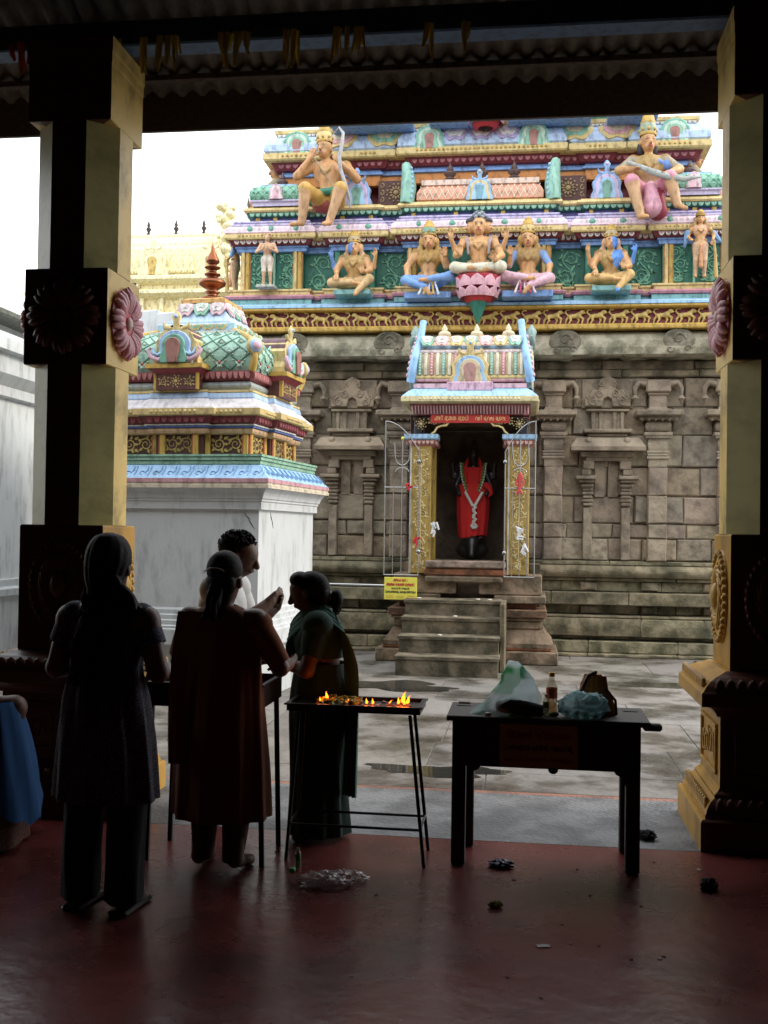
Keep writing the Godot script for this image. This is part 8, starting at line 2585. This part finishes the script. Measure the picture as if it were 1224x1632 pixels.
func bottle(called: String, label: String, at: Vector3, h: float, r: float, glass: Color, liq: Color, lab: Color, cap: Color, fill: float) -> void:
	var b := thing(called, label, "bottle", at)
	var q := MB.new(); q.col = liq
	q.lathe([V2(0, 0.003), V2(r * 0.92, 0.003), V2(r * 0.94, h * fill), V2(0, h * fill)], 18, Transform3D.IDENTITY, true)
	part(b, "liquid", q, "drink")
	q = MB.new(); q.col = glass
	q.lathe([V2(r * 0.8, 0), V2(r, h * 0.03), V2(r, h * 0.66), V2(r * 0.9, h * 0.74), V2(r * 0.55, h * 0.84), V2(r * 0.42, h * 0.9), V2(r * 0.42, h * 0.93)], 18)
	part(b, "shell", q, "glass")
	q = MB.new(); q.col = lab
	q.lathe([V2(r * 1.015, h * 0.4), V2(r * 1.015, h * 0.64)], 18)
	part(b, "label", q, "print")
	q = MB.new(); q.col = cap
	q.lathe([V2(r * 0.52, h * 0.9), V2(r * 0.52, h * 0.99), V2(r * 0.45, h), V2(0, h)], 14, Transform3D.IDENTITY, true)
	part(b, "cap", q, "plastic")
func litter() -> void:
	bottle("green_bottle", "small green bottle standing on the red floor under the lamp tray", V3(-1.045, 0, -4.95), 0.09, 0.014, Color(0.05, 0.3, 0.08), Color(0.03, 0.16, 0.04), Color(0.06, 0.22, 0.07), Color(0.12, 0.3, 0.12), 0.3)
	var b := thing("bottle_cap", "bright green bottle cap lying by the small green bottle", "cap", V3(-1.055, 0, -4.88))
	var q := MB.new(); q.col = Color(0.02, 0.5, 0.1)
	q.lathe([V2(0, 0), V2(0.013, 0), V2(0.013, 0.016), V2(0, 0.017)], 12)
	part(b, "cap", q, "plastic")
	b = thing("clear_bag", "crumpled clear plastic bag lying on the red floor", "bag", V3(-0.9, 0, -4.73), 0.3)
	q = crumple(0.07, 0.022, 0.045, 31, 0.9, Color(0.7, 0.55, 0.55), 34, 18)
	var q2 := crumple(0.075, 0.02, 0.04, 33, 0.9, Color(0.7, 0.55, 0.55), 34, 18)
	q.add(q2, T(0.11, 0, -0.02))
	q.add(crumple(0.06, 0.02, 0.035, 35, 0.9, Color(0.7, 0.5, 0.5), 26, 14), T(0.05, 0, 0.05))
	part(b, "film", q, "clear_bag")
	b = thing("blue_wrapper", "small crumpled dark blue wrapper on the floor by the desk leg", "litter", V3(-0.1, 0, -5.12))
	part(b, "wrapper", crumple(0.042, 0.014, 0.025, 41, 1.0, Color(0.03, 0.03, 0.1), 26, 14), "plastic")
	b = thing("dark_flower_scrap", "dark crushed flower head lying on the floor before the pillar", "litter", V3(0.83, 0, -4.96))
	part(b, "scrap", crumple(0.026, 0.02, 0.024, 43, 1.0, Color(0.06, 0.055, 0.055), 26, 14), "cloth")
	b = thing("yellow_petal", "small yellow petal clump on the open red floor", "litter", V3(-0.11, 0, -4.57))
	part(b, "petals", crumple(0.022, 0.012, 0.016, 45, 0.8, Color(0.35, 0.3, 0.08), 18, 10), "cloth")
	b = thing("paper_scrap", "small torn white paper scrap on the open red floor", "litter", V3(0.085, 0, -4.17), 0.3)
	q = MB.new(); q.col = Color(0.6, 0.58, 0.58)
	q.prism(PackedVector2Array([V2(-0.024, -0.013), V2(0.022, -0.016), V2(0.026, 0.008), V2(0.004, 0.014), V2(-0.026, 0.01)]), 0.001, 0.004, T(0, 0, 0, 0, -PI / 2))
	part(b, "paper", q, "cloth")
	b = thing("paper_scrap", "tiny white paper scrap on the floor near the pillar base", "litter", V3(0.83, 0, -5.24), 1.0)
	q = MB.new(); q.col = Color(0.5, 0.48, 0.48)
	q.prism(PackedVector2Array([V2(-0.012, -0.008), V2(0.012, -0.01), V2(0.008, 0.01), V2(-0.01, 0.008)]), 0.001, 0.004, T(0, 0, 0, 0, -PI / 2))
	part(b, "paper", q, "cloth")
	b = thing("black_rag", "black crumpled rag lying on the cement strip behind the desk", "litter", V3(0.64, 0, -5.72))
	part(b, "rag", crumple(0.036, 0.02, 0.03, 47, 0.9, Color(0.02, 0.022, 0.025), 26, 14), "cloth")
	for k in 22:
		b = thing("red_petal", "dry dark red petal fallen on the hall floor", "petal", V3(rng.randf_range(-1.4, 0.8), 0, rng.randf_range(-5.4, -3.5)), rng.randf() * TAU, "petals scattered on the floor")
		q = MB.new(); q.col = vary(Color(0.1, 0.03, 0.03) if k % 3 != 0 else Color(0.3, 0.25, 0.22), 0.3)
		q.prism(PackedVector2Array([V2(-0.008, -0.004), V2(0.006, -0.006), V2(0.01, 0.002), V2(-0.002, 0.006)]), 0.001, 0.003, T(0, 0, 0, 0, -PI / 2))
		part(b, "petal", q, "cloth")
func _ready() -> void:
	setup()
	materials()
	hall()
	temple()
	porch()
	shrine()
	statues()
	people()
	objects()
